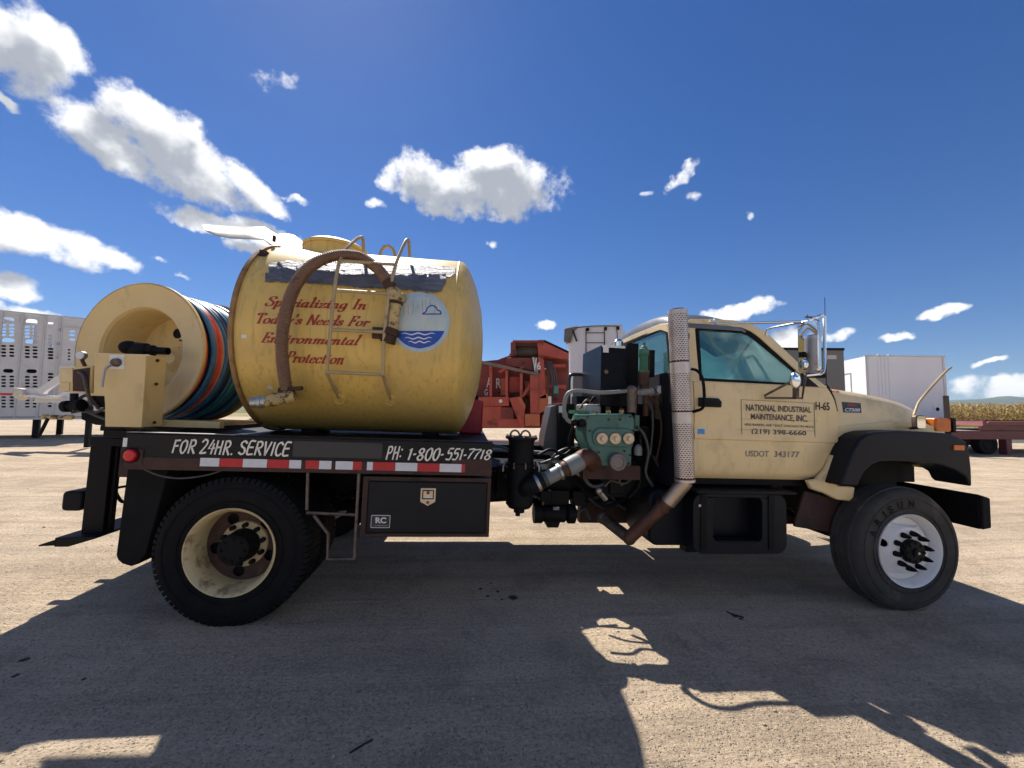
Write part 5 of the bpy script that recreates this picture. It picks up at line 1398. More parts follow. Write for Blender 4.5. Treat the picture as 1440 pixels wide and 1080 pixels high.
# wing mirror on the bonnet edge
c = L(1291.5, 594, .12)
wm = part(MB().prism(rrect(c[0] - .05, c[0] + .05, c[1] - .06, c[1] + .065, .025), .1, .14), 'wing_mirror', 'oldmetal', bevel=.006)
part(MB().prism(rrect(c[0] - .042, c[0] + .042, c[1] - .052, c[1] + .057, .02), .096, .0995), 'wing_mirror_face', 'mirror', wm)
part(MB().tube(smoothpath([(c[0] - .02, .14, c[1] + .06), g3(1289, 573, .16), g3(1293, 564.5, .17), g3(1310, 544, .18), g3(1330, 522.5, .2), g3(1337, 517, .21)], 4), .011, 8), 'feeler_rod', 'ladder', wm)
part(MB().tube([(c[0] - .0, .13, c[1] - .05), (c[0] + .05, .24, 1.53)], .012, 8), 'wing_mirror_stem', 'oldmetal', wm)
# whip aerial on the far wing
a = g3(1162, 541, 1.9); b = g3(1163.5, 300, 1.9)
part(MB().tube([a, (a[0], 1.9, b[2] * .5 + a[2] * .5)], [.006, .004], 6), 'aerial', 'black')
# stickers
def side_quad(px0, py0, px1, py1, name, m, off=.003, parent=None):
    q = [Ls(px, py, lambda x, z: fy(x, z) - off) for px, py in ((px0, py0), (px1, py0), (px1, py1), (px0, py1))]
    return part(MB().add(q + [(x, y + .0015, z) for x, y, z in q], [(0, 1, 2, 3), (4, 7, 6, 5), (0, 4, 5, 1), (1, 5, 6, 2), (2, 6, 7, 3), (3, 7, 4, 0)]), name, m, parent or door, smooth=0)
s_ = side_quad(979.5, 601.5, 992.5, 616.5, 'door_sticker', 'sticker')
side_quad(981, 603, 991, 614.5, 'sticker_print', 'stickerblue', .0055, s_)

# ---------------------------------------------------------------- lettering and emblems on the truck
def font_mesh(s, bold=0.0):
    cu = bpy.data.curves.new('t', 'FONT')
    cu.body = s; cu.offset = bold; cu.resolution_u = 3
    o = bpy.data.objects.new('t', cu); COL.objects.link(o)
    dg = bpy.context.evaluated_depsgraph_get()
    me = bpy.data.meshes.new_from_object(o.evaluated_get(dg))
    m = MB(); m.add([(v.co.x, v.co.y, 0) for v in me.vertices], [tuple(p.vertices) for p in me.polygons])
    bpy.data.objects.remove(o); bpy.data.meshes.remove(me); bpy.data.curves.remove(cu)
    return m
def fit(m, shear=0.0):
    a = np.array(m.v)
    a[:, 0] += a[:, 1] * shear
    lo, hi = a.min(0), a.max(0)
    a[:, :2] = (a[:, :2] - lo[:2]) / (hi - lo)[:2]
    m.v = [tuple(p) for p in a]
    return m
def lay(m, quad, surf, name, mt, parent, th=.001):
    """spread a unit-square drawing over four photo pixels (tl, tr, br, bl) on a surface"""
    tl, tr, br, bl = [Vector(q) for q in quad]
    out = []
    for x, y, _ in m.v:
        p = (bl.lerp(br, x)).lerp(tl.lerp(tr, x), y)
        out.append(surf(p.x, p.y))
    m.v = out
    return m.build(name, M[mt], parent, smooth=0, fix=False)
on_deck = lambda px, py: (lambda q: (q[0], -.0055, q[1]))(L(px, py, -.0055))
on_tank = lambda px, py: ptank(px, py, .0035)
on_door = lambda px, py: Ls(px, py, lambda x, z: fy(x, z) - .0035)
on_box = lambda px, py: (lambda q: (q[0], .011, q[1]))(L(px, py, .011))

# pen-drawn alphabets: strokes through points, widened by a broad nib
SERIF = {
 'S': (.56, [[(.5, .8), (.44, .96), (.28, 1.0), (.11, .9), (.1, .72), (.28, .56), (.45, .42), (.5, .22), (.4, .04), (.22, 0), (.06, .08), (.03, .24)]]),
 'p': (.5, [[(.02, .42), (.12, .5), (.12, -.3)], [(.12, .34), (.25, .49), (.4, .42), (.43, .24), (.34, .03), (.22, 0), (.12, .1)], [(.03, -.3), (.22, -.3)]]),
 'e': (.44, [[(.06, .24), (.36, .32), (.35, .45), (.24, .5), (.1, .4), (.05, .2), (.12, .03), (.26, 0), (.4, .1)]]),
 'c': (.42, [[(.37, .38), (.31, .49), (.18, .48), (.06, .32), (.05, .15), (.15, 0), (.28, .02), (.39, .12)]]),
 'i': (.28, [[(.02, .42), (.12, .5), (.12, .1), (.18, 0), (.26, .06)], [(.12, .68), (.14, .74)]]),
 'a': (.52, [[(.38, .44), (.25, .5), (.1, .4), (.05, .2), (.1, .02), (.22, .02), (.37, .22)], [(.39, .5), (.38, .1), (.43, 0), (.51, .07)]]),
 'l': (.28, [[(.02, .94), (.12, 1), (.12, .1), (.18, 0), (.26, .06)]]),
 'z': (.44, [[(.06, .38), (.07, .47), (.38, .47), (.05, .03), (.4, .03), (.42, .12)]]),
 'n': (.54, [[(.02, .42), (.12, .5), (.12, 0)], [(.12, .3), (.25, .48), (.38, .44), (.39, .1), (.44, 0), (.52, .06)]]),
 'g': (.5, [[(.38, .44), (.25, .5), (.1, .4), (.06, .2), (.12, .04), (.24, .04), (.38, .2)], [(.4, .5), (.4, -.12), (.3, -.29), (.12, -.28), (.05, -.18)]]),
 'I': (.32, [[(.15, 1), (.15, 0)], [(.03, 1), (.27, 1)], [(.03, 0), (.27, 0)]]),
 'T': (.54, [[(.28, 1), (.28, 0)], [(.03, .84), (.05, 1), (.52, 1), (.53, .84)], [(.16, 0), (.4, 0)]]),
 'o': (.48, [[(.24, .5), (.08, .42), (.05, .22), (.12, .03), (.24, 0), (.38, .08), (.43, .28), (.36, .46), (.24, .5)]]),
 'd': (.52, [[(.38, .42), (.25, .5), (.1, .4), (.05, .2), (.1, .02), (.22, .02), (.37, .22)], [(.28, .95), (.39, 1), (.38, .1), (.43, 0), (.51, .07)]]),
 'y': (.48, [[(.02, .42), (.1, .5), (.2, .06)], [(.43, .5), (.24, .08), (.14, -.2), (.02, -.28)]]),
 "'": (.16, [[(.07, 1), (.05, .78)]]),
 's': (.38, [[(.31, .38), (.25, .5), (.12, .48), (.08, .36), (.3, .18), (.31, .07), (.2, 0), (.06, .03), (.03, .13)]]),
 'N': (.66, [[(.1, 0), (.1, 1)], [(.1, 1), (.56, 0)], [(.56, 0), (.56, 1)], [(.02, 0), (.2, 0)], [(.02, 1), (.12, 1)], [(.46, 1), (.64, 1)]]),
 'F': (.52, [[(.14, 1), (.14, 0)], [(.03, 1), (.48, 1), (.5, .82)], [(.14, .53), (.36, .53)], [(.36, .62), (.36, .44)], [(.03, 0), (.27, 0)]]),
 'r': (.4, [[(.02, .42), (.12, .5), (.12, 0)], [(.12, .28), (.2, .44), (.32, .5), (.36, .42)], [(.04, 0), (.2, 0)]]),
 'E': (.54, [[(.14, 1), (.14, 0)], [(.03, 1), (.46, 1), (.48, .84)], [(.14, .53), (.36, .53)], [(.36, .61), (.36, .45)], [(.03, 0), (.47, 0), (.5, .18)]]),
 'v': (.44, [[(.02, .44), (.1, .5), (.19, 0)], [(.19, 0), (.4, .5)]]),
 'm': (.82, [[(.02, .42), (.12, .5), (.12, 0)], [(.12, .3), (.25, .48), (.37, .44), (.38, 0)], [(.38, .3), (.52, .48), (.65, .44), (.66, .1), (.71, 0), (.8, .06)]]),
 't': (.3, [[(.13, .72), (.12, .1), (.18, 0), (.28, .06)], [(.02, .5), (.27, .5)]]),
 'P': (.54, [[(.14, 1), (.14, 0)], [(.03, 1), (.34, 1), (.49, .88), (.49, .64), (.34, .5), (.14, .5)], [(.03, 0), (.27, 0)]]), ' ': (.3, [])}
BRUSH = {
 'F': (.5, [[(.12, 1), (.08, 0)], [(.1, .96), (.46, 1)], [(.1, .52), (.38, .56)]]),
 'O': (.56, [[(.3, 1), (.1, .8), (.06, .3), (.2, .0), (.36, .06), (.48, .5), (.44, .9), (.28, 1)]]),
 'R': (.55, [[(.12, 1), (.08, 0)], [(.1, .96), (.34, 1), (.46, .82), (.4, .58), (.12, .48)], [(.2, .5), (.48, .0)]]),
 '2': (.5, [[(.06, .82), (.2, 1), (.4, .92), (.4, .66), (.2, .3), (.04, .02), (.44, .06)]]),
 '4': (.5, [[(.3, 1), (.04, .36), (.46, .42)], [(.38, .74), (.3, 0)]]),
 'H': (.56, [[(.12, 1), (.08, 0)], [(.48, 1), (.44, 0)], [(.1, .5), (.46, .54)]]),
 '.': (.22, [[(.08, .02), (.12, .06)]]), ':': (.24, [[(.08, .2), (.1, .26)], [(.12, .7), (.14, .76)]]), '-': (.26, [[(.05, .44), (.17, .48)]]),
 'S': (.52, [[(.46, .86), (.3, 1), (.1, .86), (.14, .62), (.38, .42), (.42, .14), (.24, 0), (.04, .12)]]),
 'E': (.5, [[(.44, 1), (.12, .94), (.06, .06), (.42, .02)], [(.1, .52), (.38, .54)]]),
 'V': (.5, [[(.06, 1), (.2, 0)], [(.2, 0), (.46, 1)]]), 'I': (.24, [[(.14, 1), (.1, 0)]]),
 'C': (.5, [[(.46, .84), (.32, 1), (.12, .84), (.06, .36), (.16, .04), (.34, .02), (.44, .16)]]),
 'P': (.5, [[(.12, 1), (.08, 0)], [(.1, .96), (.34, 1), (.46, .8), (.36, .54), (.12, .46)]]),
 '1': (.28, [[(.04, .84), (.16, 1), (.12, 0)]]),
 '8': (.52, [[(.28, .52), (.1, .74), (.2, .98), (.38, .96), (.42, .74), (.28, .52), (.08, .24), (.18, 0), (.38, .04), (.44, .28), (.28, .52)]]),
 '0': (.5, [[(.28, 1), (.1, .8), (.06, .3), (.2, 0), (.36, .08), (.44, .5), (.4, .9), (.28, 1)]]),
 '5': (.48, [[(.42, 1), (.14, .96), (.1, .58), (.32, .62), (.4, .36), (.28, .04), (.04, .06)]]),
 '7': (.46, [[(.04, .96), (.42, 1), (.24, .5), (.14, 0)]]), ' ': (.3, [])}
def pen(text, font, thick, thin, nib, jit=0.0, gap=.05):
    r = random.Random(len(text) * 7 + 1)
    m = MB(); x0 = 0
    for ch in text:
        adv, strokes = font[ch]
        jx, jy, js = r.uniform(-jit, jit) * .3, r.uniform(-jit, jit), 1 + r.uniform(-jit, jit)
        for st in strokes:
            pts = [(x0 + (p[0] + jx) * js, p[1] * js + jy) for p in st]
            P = smoothpath([(p[0], p[1], 0) for p in pts], 6) if len(pts) > 2 and font is SERIF or len(pts) > 3 else [Vector((p[0], p[1], 0)) for p in pts]
            Lft, Rgt = [], []
            for i, p in enumerate(P):
                t = (P[min(i + 1, len(P) - 1)] - P[max(i - 1, 0)])
                if t.length < 1e-6: t = Vector((1, 0, 0))
                t.normalize(); nn = Vector((-t.y, t.x, 0))
                w = (thin + (thick - thin) * abs(t.x * math.sin(nib) - t.y * math.cos(nib))) * .5
                e = t * (w * .6) * (-1 if i == 0 else 1 if i == len(P) - 1 else 0)
                Lft.append(p + e + nn * w); Rgt.append(p + e - nn * w)
            n = len(P)
            m.add(Lft + Rgt, [(i, i + 1, n + i + 1, n + i) for i in range(n - 1)])
        x0 += adv + gap
    return m
red = {}
for txt, tl, tr, br, bl in (
        ('Specializing In', (374, 415.5), (516, 420), (513.5, 440), (371, 434.5)),
        ("Today's Needs For", (361, 439), (523, 444.5), (519, 463), (360, 459)),
        ('Environmental', (368, 466.5), (510, 470.5), (506, 486.5), (366, 482)),
        ('Protection', (402, 493.5), (485, 495), (482.5, 513), (400, 509.5))):
    m = fit(pen(txt, SERIF, .17, .055, math.radians(8)), .3)
    # keep descenders below the baseline: the box above spans cap height to descender where one exists
    lay(m, (tl, tr, br, bl), on_tank, 'tank_lettering', 'redtxt', tank)
def deck_text(txt, x0, x1, top0, top1, h, mt, jit=.03):
    lay(fit(pen(txt, BRUSH, .15, .115, math.radians(60), jit), .24), ((x0, top0), (x1, top1), (x1, top1 + h), (x0, top0 + h)), on_deck, 'deck_lettering', mt, dk)
deck_text('FOR', 241, 277, 616, 617.5, 22, 'whitetxt')
deck_text('24HR.', 280, 327, 616.5, 618, 23, 'whitetxt')
deck_text('SERVICE', 334, 411, 617.5, 620.5, 22.5, 'whitetxt')
deck_text('PH:', 542, 567, 626.5, 627, 20, 'whitetxt')
deck_text('1-800-', 573, 624, 628.5, 629.5, 19.5, 'whitetxt')
deck_text('551-', 626, 656, 629.5, 630, 18, 'worntxt')
deck_text('7718', 657, 692, 630, 631.5, 16, 'worntxt')
# round emblem on the tank: ring, pale sky, blue water, waves, cloud
def emblem():
    C0 = (590, 453); rx, ry = 42.5, 42.5
    def E(a, r): return (C0[0] + rx * r * math.cos(a), C0[1] - ry * r * math.sin(a))
    def patch(pts, off, name, mt, th=0):
        m = MB().plate([pts], lambda a, b: ptank(a, b, off), (0, .001, 0)) if 0 else None
        # fine horizontal strips so that the decal follows the shell
        ys = [p[1] for p in pts]; y0, y1 = min(ys), max(ys); k = max(2, int((y1 - y0) / 2.5))
        rows = []
        for i in range(k + 1):
            yy = y0 + (y1 - y0) * min(max(i / k, .002), .998)
            xs = []
            for (ax_, ay), (bx_, by) in zip(pts, pts[1:] + pts[:1]):
                if (ay <= yy) != (by <= yy): xs.append(ax_ + (bx_ - ax_) * (yy - ay) / (by - ay))
            xs.sort(); rows.append([ptank(xs[0] + (xs[-1] - xs[0]) * j / 6, yy, off) for j in range(7)])
        return part(MB().shell(rows, (0, .0015, 0)), name, mt, tank if name == 'emblem' else em, smooth=60)
    em = None
    em = patch([E(a, 1) for a in np.linspace(0, 2 * PI, 65)[:-1]], .0025, 'emblem', 'decal_ring')
    ah = -.19 * PI
    hz = lambda r: math.asin(-.29 / r)
    patch([E(a, .87) for a in np.linspace(hz(.87), PI - hz(.87), 40)], .0045, 'emblem_sky', 'decal_pale')
    patch([E(a, .87) for a in np.linspace(PI - hz(.87), 2 * PI + hz(.87), 30)], .0046, 'emblem_water', 'decal_blue')
    for (xa, xb, yy) in ((564, 612, 469.5), (569, 608, 475.5), (574, 606, 481)):
        up = []; dn = []
        for i in range(25):
            t = i / 24; x = xa + (xb - xa) * t; w = 1.0 * math.sin(PI * min(1, max(0, t * 1.0))) ** .5 + .1
            y = yy - 1.1 * math.sin(t * PI * 5)
            up.append(ptank(x, y - w * .85, .0062)); dn.append(ptank(x, y + w * .85, .0062))
        part(MB().shell([up, dn], (0, .0012, 0)), 'emblem_wave', 'decal_white', em)
    cl = smoothpath([(594, 441, 0), (599, 438, 0), (601.5, 432.5, 0), (607, 429.5, 0), (613, 432, 0), (615, 436, 0), (619, 437.5, 0), (620.5, 441.5, 0)], 5) + [Vector((594, 441.6, 0))]
    m = MB(); n = len(cl)
    lft, rgt = [], []
    for i, p in enumerate(cl):
        t = (cl[(i + 1) % n] - cl[i - 1]).normalized(); nn = Vector((-t.y, t.x, 0)) * .85
        lft.append(ptank(p.x + nn.x, p.y + nn.y, .0062)); rgt.append(ptank(p.x - nn.x, p.y - nn.y, .0062))
    m.add(lft + rgt, [(i, (i + 1) % n, n + (i + 1) % n, n + i) for i in range(n)])
    part(m, 'emblem_cloud', 'decal_blue', em, smooth=0)
emblem()
em_ = [o for o in tank.children if o.name.startswith('emblem')][0]
rc2 = random.Random(8)
for k in range(9):
    px = 562 + k * 6.2 + rc2.uniform(-1, 1); h_ = 36 * math.sqrt(max(.05, 1 - ((px - 590) / 37) ** 2))
    y0 = 453 - h_ + rc2.uniform(0, 10); y1 = min(462, y0 + rc2.uniform(8, 24))
    P = [ptank(px + rc2.uniform(-.7, .7), y0 + (y1 - y0) * j / 5, .0052) for j in range(6)]
    if y1 > y0: part(MB().tube(P, [.0004] + [.0011] * 4 + [.0004], 4), 'emblem_crack', 'patch', em_)
# door sign
def door_text(txt, tl, tr, br, bl, mt, bold=.0, shear=0.0):
    return lay(fit(font_mesh(txt, bold), shear), (tl, tr, br, bl), on_door, 'door_lettering', mt, door)
door_text('NATIONAL INDUSTRIAL', (1049, 568), (1141, 572.5), (1141, 580.5), (1049, 577.5), 'greytxt', .022)
door_text('MAINTENANCE, INC.', (1056, 581.5), (1136, 584), (1136, 595), (1056, 590.5), 'greytxt', .022)
door_text('4930 BARING AVE * EAST CHICAGO IN 46312', (1047, 595), (1144, 598.5), (1144, 602), (1047, 598.5), 'greytxt', .01)
door_text('(219) 398-6660', (1057, 602.5), (1134, 606), (1134, 614.5), (1057, 612), 'greytxt', .016)
door_text('USDOT', (1048.5, 633.5), (1081.5, 634.2), (1081.5, 642.7), (1048.5, 642), 'palegreytxt', .012, .08)
door_text('343177', (1088.5, 634.3), (1124.5, 635), (1124.5, 643.5), (1088.5, 642.8), 'palegreytxt', .012, .08)
door_text('H-65', (1147, 564.5), (1166.5, 566), (1167, 577.5), (1147, 576.5), 'blacktxt', .02)
b_ = [(1042.5, 562), (1145, 567), (1146.5, 620.5), (1043.5, 617)]
for i in range(4):
    a, c = Vector(b_[i]), Vector(b_[(i + 1) % 4])
    P = [on_door(*a.lerp(c, k / 8)) for k in range(9)]
    part(MB().tube(P, .0022, 4), 'sign_border', 'palegreytxt', door)
for (x0, y0, x1, y1) in ((1040, 589, 1150, 592), (1036, 604, 1146, 606)):
    P = [on_door(x0 + (x1 - x0) * k / 8, y0 + (y1 - y0) * k / 8 + .3 * math.sin(k * 2)) for k in range(9)]
    part(MB().tube(P, .0014, 4), 'decal_crack', 'palegreytxt', door)
# bonnet badge and number: the bonnet side, found from its own mesh
from mathutils.bvhtree import BVHTree
_bv = BVHTree.FromPolygons([v.co for v in hood.data.vertices], [tuple(p.vertices) for p in hood.data.polygons])
def on_hood(px, py, off=.004):
    rd = (TI.to_3x3() @ ray(px, py)).normalized()
    h = _bv.ray_cast(_ro, rd)
    p = h[0] if h[0] else Vector((L(px, py, .24)[0], .24, L(px, py, .24)[1]))
    return tuple(p - rd * off)
bq = [on_hood(*p) for p in ((1184, 565), (1210.5, 567), (1211.5, 580.5), (1186, 580))]
bd = part(MB().add(bq + [tuple(Vector(p) + Vector((0, .006, 0))) for p in bq], [(0, 1, 2, 3), (4, 7, 6, 5), (0, 4, 5, 1), (1, 5, 6, 2), (2, 6, 7, 3), (3, 7, 4, 0)]), 'badge', 'badge', hood, smooth=0)
oh = lambda px, py: on_hood(px, py, .0065)
lay(fit(font_mesh('GMC', .02), .1), ((1192, 567.5), (1206, 568.5), (1206, 571.5), (1192, 571)), oh, 'badge_lettering', 'refl_red', bd)
lay(fit(font_mesh('C7500', .03), .15), ((1188, 573.5), (1209.5, 574.5), (1209.5, 579), (1188, 578.8)), oh, 'badge_lettering', 'refl_white', bd)
lay(fit(font_mesh('02')), ((1169, 544), (1180, 545), (1180, 552), (1169, 551.5)), lambda a, b: on_hood(a, b, .005), 'bonnet_number', 'redtxt', hood)
# maker's plate on the tool box
q = rrect(*[L(522, 725, .01)[0], L(549, 725, .01)[0], L(535, 742.5, .01)[1], L(535, 724.5, .01)[1]], .006)
rc = part(MB().prism(q, .0115, .0135), 'maker_plate', 'refl_white', tb)
part(MB().prism([(sum(p[0] for p in q) / len(q) + (p[0] - sum(r[0] for r in q) / len(q)) * .94, sum(p[1] for p in q) / len(q) + (p[1] - sum(r[1] for r in q) / len(q)) * .9) for p in q], .0105, .0114), 'plate_field', 'badge', rc)
on_plate = lambda px, py: (lambda p: (p[0], .0098, p[1]))(L(px, py, .0098))
lay(fit(font_mesh('RC', .04)), ((528, 727.5), (543, 727.5), (543, 736), (528, 736)), on_plate, 'plate_lettering', 'refl_white', rc)
part(MB().box(L(526, 739, .01)[0], L(545, 739, .01)[0], .0095, .0103, L(535, 739.6, .01)[1], L(535, 738.6, .01)[1]), 'plate_line', 'greypipe', rc)
# raised letters on the front tyre
for ch, deg in zip('ARISUN', (158, 142, 129, 119, 104, 88)):
    m = fit(font_mesh(ch, .02))
    a = math.radians(deg); w = .016 if ch == 'I' else .05
    c = Vector((WB + .39 * math.cos(a), 0, TR + .39 * math.sin(a)))
    t = Vector((math.sin(a), 0, -math.cos(a))); u = Vector((math.cos(a), 0, math.sin(a)))
    m.v = [tuple(c + t * ((x - .5) * w) + u * ((y - .5) * .06) + Vector((0, -.0085, 0))) for x, y, _ in m.v]
    m.build('tyre_lettering', M['rubber'], truck, smooth=0, fix=False)

# ================================================================ things standing round the yard
class Frame:
    """a vertical reference plane in the yard: photo pixels -> (u along it, z); builds in its own coordinates"""
    def __init__(s, p, q, base=None):
        s.p = Vector((p[0], p[1], 0)); d = Vector((q[0] - p[0], q[1] - p[1], 0)); s.d = d.normalized()
        s.n = Vector((-s.d.y, s.d.x, 0))
        s.rz = math.atan2(s.d.y, s.d.x)
        s.z = base if base is not None else gzf(p[0], p[1])
    def uz(s, px, py, v=0.0):
        r = ray(px, py); o = s.p + s.n * v
        t = (o - CP).dot(s.n) / r.dot(s.n)
        w = CP + r * t
        return (w - s.p).dot(s.d), w.z - s.z
    def loc(s): return (s.p.x, s.p.y, s.z)
def fr_pix(pxa, Ya, pxb, Yb):
    a = W(pxa, 570, Ya); b = W(pxb, 570, Yb)
    return Frame((a.x, a.y), (b.x, b.y))
ALU = mat('dull_aluminium', (.66, .64, .61), .5, .3, .1, 1.5, .05, 30, [((.25, .23, .21), .3, 2, (1, 1, .3), .4)])
ALUR = mat('aluminium_ribs', (.58, .56, .54), .45, .35, .1, 2, .05, 30)
WHITE = mat('white_trailer_paint', (.86, .86, .86), .45, 0, .03, .8, .02, 20, [((.4, .37, .33), .2, 1.5, (1, 1, .2), .3)])
DARKIN = mat('dark_trailer_inside', (.02, .02, .02), .9, 0, .2, 2, 0)  # the trailer's inner shade put into the colour of wall and floors
TYRE = M['rubber']

def bogie(fr, parent, us, v0, v1, r=.5, name='wheel'):
    for u in us:
        for v in (v0, v1):
            w = MB().lathe([(.0, .0), (r * .5, .0), (r * .56, .03), (r * .6, 0), (r * .95, 0), (r, .05), (r, .25), (r * .95, .3), (0, .3)], (u, v, r), 'y', 28)
            w.build(name, TYRE, parent)

# ---- cattle trailer
f = fr_pix(0, 12.6, 108, 13.55)
ct = thing('cattle_trailer', 'punched aluminium cattle trailer parked behind the hose reel', 'trailer', f.loc(), f.rz)
ztop = f.uz(0, 438.5)[1]; zbot = f.uz(40, 586)[1]
u = lambda px, py=500: f.uz(px, py)[0]
def oval(px, py, w, h):
    a = f.uz(px - w / 2, py); b = f.uz(px + w / 2, py); c = f.uz(px, py - h / 2); d = f.uz(px, py + h / 2)
    cx, cz = (a[0] + b[0]) / 2, (c[1] + d[1]) / 2
    hw, hh = (b[0] - a[0]) / 2, (c[1] - d[1]) / 2
    r = min(hw, hh) * .98
    return rrect(cx - hw, cx + hw, cz - hh, cz + hh, r, 4)
def holes2(cx, c0, c1, dy):
    H = [oval(cx, 449.5 + dy, 17, 7), oval(cx, 478.2 + dy * .8, 18, 6), oval(cx, 521.5 + dy * .2, 15, 5.5)]
    for y in (457, 462, 466.5, 471): H += [oval(c, y + dy * .9, 7.6, 3.4) for c in (c0, c1)]
    for y in (486.5, 491, 495.7, 500.4): H += [oval(c, y + dy * .6, 7.4, 2.8) for c in (c0, c1)]
    for y in (529.5, 534, 538.5, 543): H += [oval(c, y + dy * .2, 7, 2.6) for c in (c0, c1)]
    for y in (558.5, 563, 567.5, 572): H += [oval(c, y, 6.8, 2.4) for c in (c0, c1)]
    return H
def bay(ua, ub, holes):
    MB().plate([[(ua, zbot), (ub, zbot), (ub, ztop), (ua, ztop)]] + [h[::-1] for h in holes], lambda a, b: (a, 0, b), (0, .02, 0)).build('side_panel', ALU, ct, smooth=0)
bay(u(-.5), u(26.5), holes2(11.5, 5, 16.4, 0))
bay(u(29), u(57.5), holes2(44.3, 38.3, 49.2, 2.6))
H = [oval(71, y, 8.2, 3.0) for y in (454.5, 459, 472.5, 476.8, 482, 486.3, 490.6, 495, 499.3, 503.6, 526, 530.5, 535, 541, 566, 571)]
bay(u(61), u(79), H)
bay(u(-32), u(-3), holes2(-17, -24, -11, -2.4))
bay(u(83), u(150), [oval(101.5, y, 8, 3) for y in (466, 471, 477.5)] + [oval(97, y, 4, 2.4) for y in (492, 496.5, 501, 505.5)] + [oval(110, y, 8, 3) for y in (530, 534, 538)])
for a, b in ((26.5, 29), (57.5, 61), (79, 83), (-3, -.5), (-36, -32)):
    MB().box(u(a), u(b), -.03, .03, zbot - .02, ztop + .01).build('side_rib', ALUR, ct)
ua, ub = u(84, 480), u(116, 480)
dz0, dz1 = f.uz(84, 513)[1], f.uz(84, 457.5)[1]
MB().plate([[(ua, dz0), (ub, dz0), (ub, dz1), (ua, dz1)], [(ua + .05, dz0 + .05), (ua + .05, dz1 - .05), (ub - .05, dz1 - .05), (ub - .05, dz0 + .05)]], lambda a, b: (a, -.03, b), (0, .03, 0)).build('side_door_frame', ALUR, ct)
for z in (.15, .5, .85): MB().cyl((ua - .02, -.04, dz0 + (dz1 - dz0) * z), .03, .08, 'z', 8).build('door_hinge', M['steel'], ct)
L0, L1 = u(-36) - 8, u(150) + .3
MB().box(L0, u(-36), 0, .02, zbot, ztop).build('side_panel', ALU, ct)
MB().box(L0, L1, -.02, 2.52, ztop + .012, ztop + .05).build('top_rail', ALUR, ct) if 0 else None
for v in (-.02, 2.44): MB().box(L0, L1, v, v + .07, ztop + .012, ztop + .06).build('top_rail', ALUR, ct)
for k in range(8): MB().box(L0 + .3 + k * 1.5, L0 + .36 + k * 1.5, .06, 2.43, ztop + .015, ztop + .05).build('roof_bow', ALUR, ct)
zm = f.uz(0, 484)[1]
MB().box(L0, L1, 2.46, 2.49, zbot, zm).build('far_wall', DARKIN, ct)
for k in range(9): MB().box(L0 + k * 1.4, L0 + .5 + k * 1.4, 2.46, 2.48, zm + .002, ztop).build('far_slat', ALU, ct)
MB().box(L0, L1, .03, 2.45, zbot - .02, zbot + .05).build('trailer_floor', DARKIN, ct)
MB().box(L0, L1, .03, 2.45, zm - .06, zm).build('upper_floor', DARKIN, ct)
MB().box(L0, L1, -.015, .1, zbot - .1, zbot - .022).build('bottom_rail', ALUR, ct)
bogie(f, ct, (L0 + 1.2, L0 + 2.5), .05, 2.1)
for v in (.2, 2.1): MB().box(L1 - 2.0, L1 - 1.85, v, v + .15, 0, zbot - .02).build('landing_leg', M['black'], ct)

# ---- white gooseneck trailer in front of it
f2 = fr_pix(0, 10.2, 108, 10.6)
gt = thing('gooseneck_trailer', 'white gooseneck trailer tongue with slanting beams beside the reel', 'trailer', f2.loc(), f2.rz)
def pz(pts, v=0): return [f2.uz(*p, v) for p in pts]
GW = mat('white_gooseneck_paint', (.72, .71, .69), .4, 0, .06, 2, .03, 30, [((.35, .3, .25), .2, 4, (1, 1, 1), .4)])
MB().prism(pz(((34, 557.5), (52, 559.5), (74, 561), (79, 557), (60, 556), (36, 555.5))), -.05, .35).build('tongue_plate', GW, gt, bevel=.01)
MB().prism(pz(((26, 546.5), (53, 546.5), (56, 549.5), (56, 553), (52, 554), (26, 553.5))), .1, .25).build('tongue_beam', GW, gt, bevel=.01)
MB().prism(pz(((52, 546.5), (84, 526), (92, 522), (92, 530), (58, 554), (54, 554))), .0, .12).build('neck_beam', GW, gt, bevel=.01)
MB().prism(pz(((60, 556), (92, 534), (92, 541), (72, 556))), .5, .62).build('neck_beam', GW, gt, bevel=.01)
MB().prism(pz(((66, 556), (100, 538), (140, 540), (140, 566), (30, 566), (36, 558))), .3, .42).build('neck_side', mat('blue_white_side', (.55, .58, .64), .4, 0, .05, 2, .02), gt, bevel=.01)
MB().prism(pz(((20, 545), (32, 547), (33, 556), (27, 563), (18, 557))), -.02, .2).build('coupler', mat('cream_coupler', (.6, .56, .46), .5, 0, .15, 6, .2, 30, [(RUST, .3, 6, (1, 1, 1), .6)]), gt, bevel=.01)
a = f2.uz(-6, 554); b = f2.uz(14, 554)
MB().box(a[0], b[0], .05, .14, a[1] - .03, a[1] + .03).build('coupler_bar', M['refl_red'], gt)
u0, z0 = f2.uz(140, 552); 
MB().box(u0, u0 + 5.5, -.2, 1.6, z0 - .1, z0 + .1).build('trailer_bed', GW, gt)
bogie(f2, gt, (u0 + 3.2, u0 + 4.1), -.2, 1.3, .38)
u1, z1 = f2.uz(110, 560)
MB().box(u1, u1 + .1, .3, .4, 0, z1).build('jack_leg', M['black'], gt)

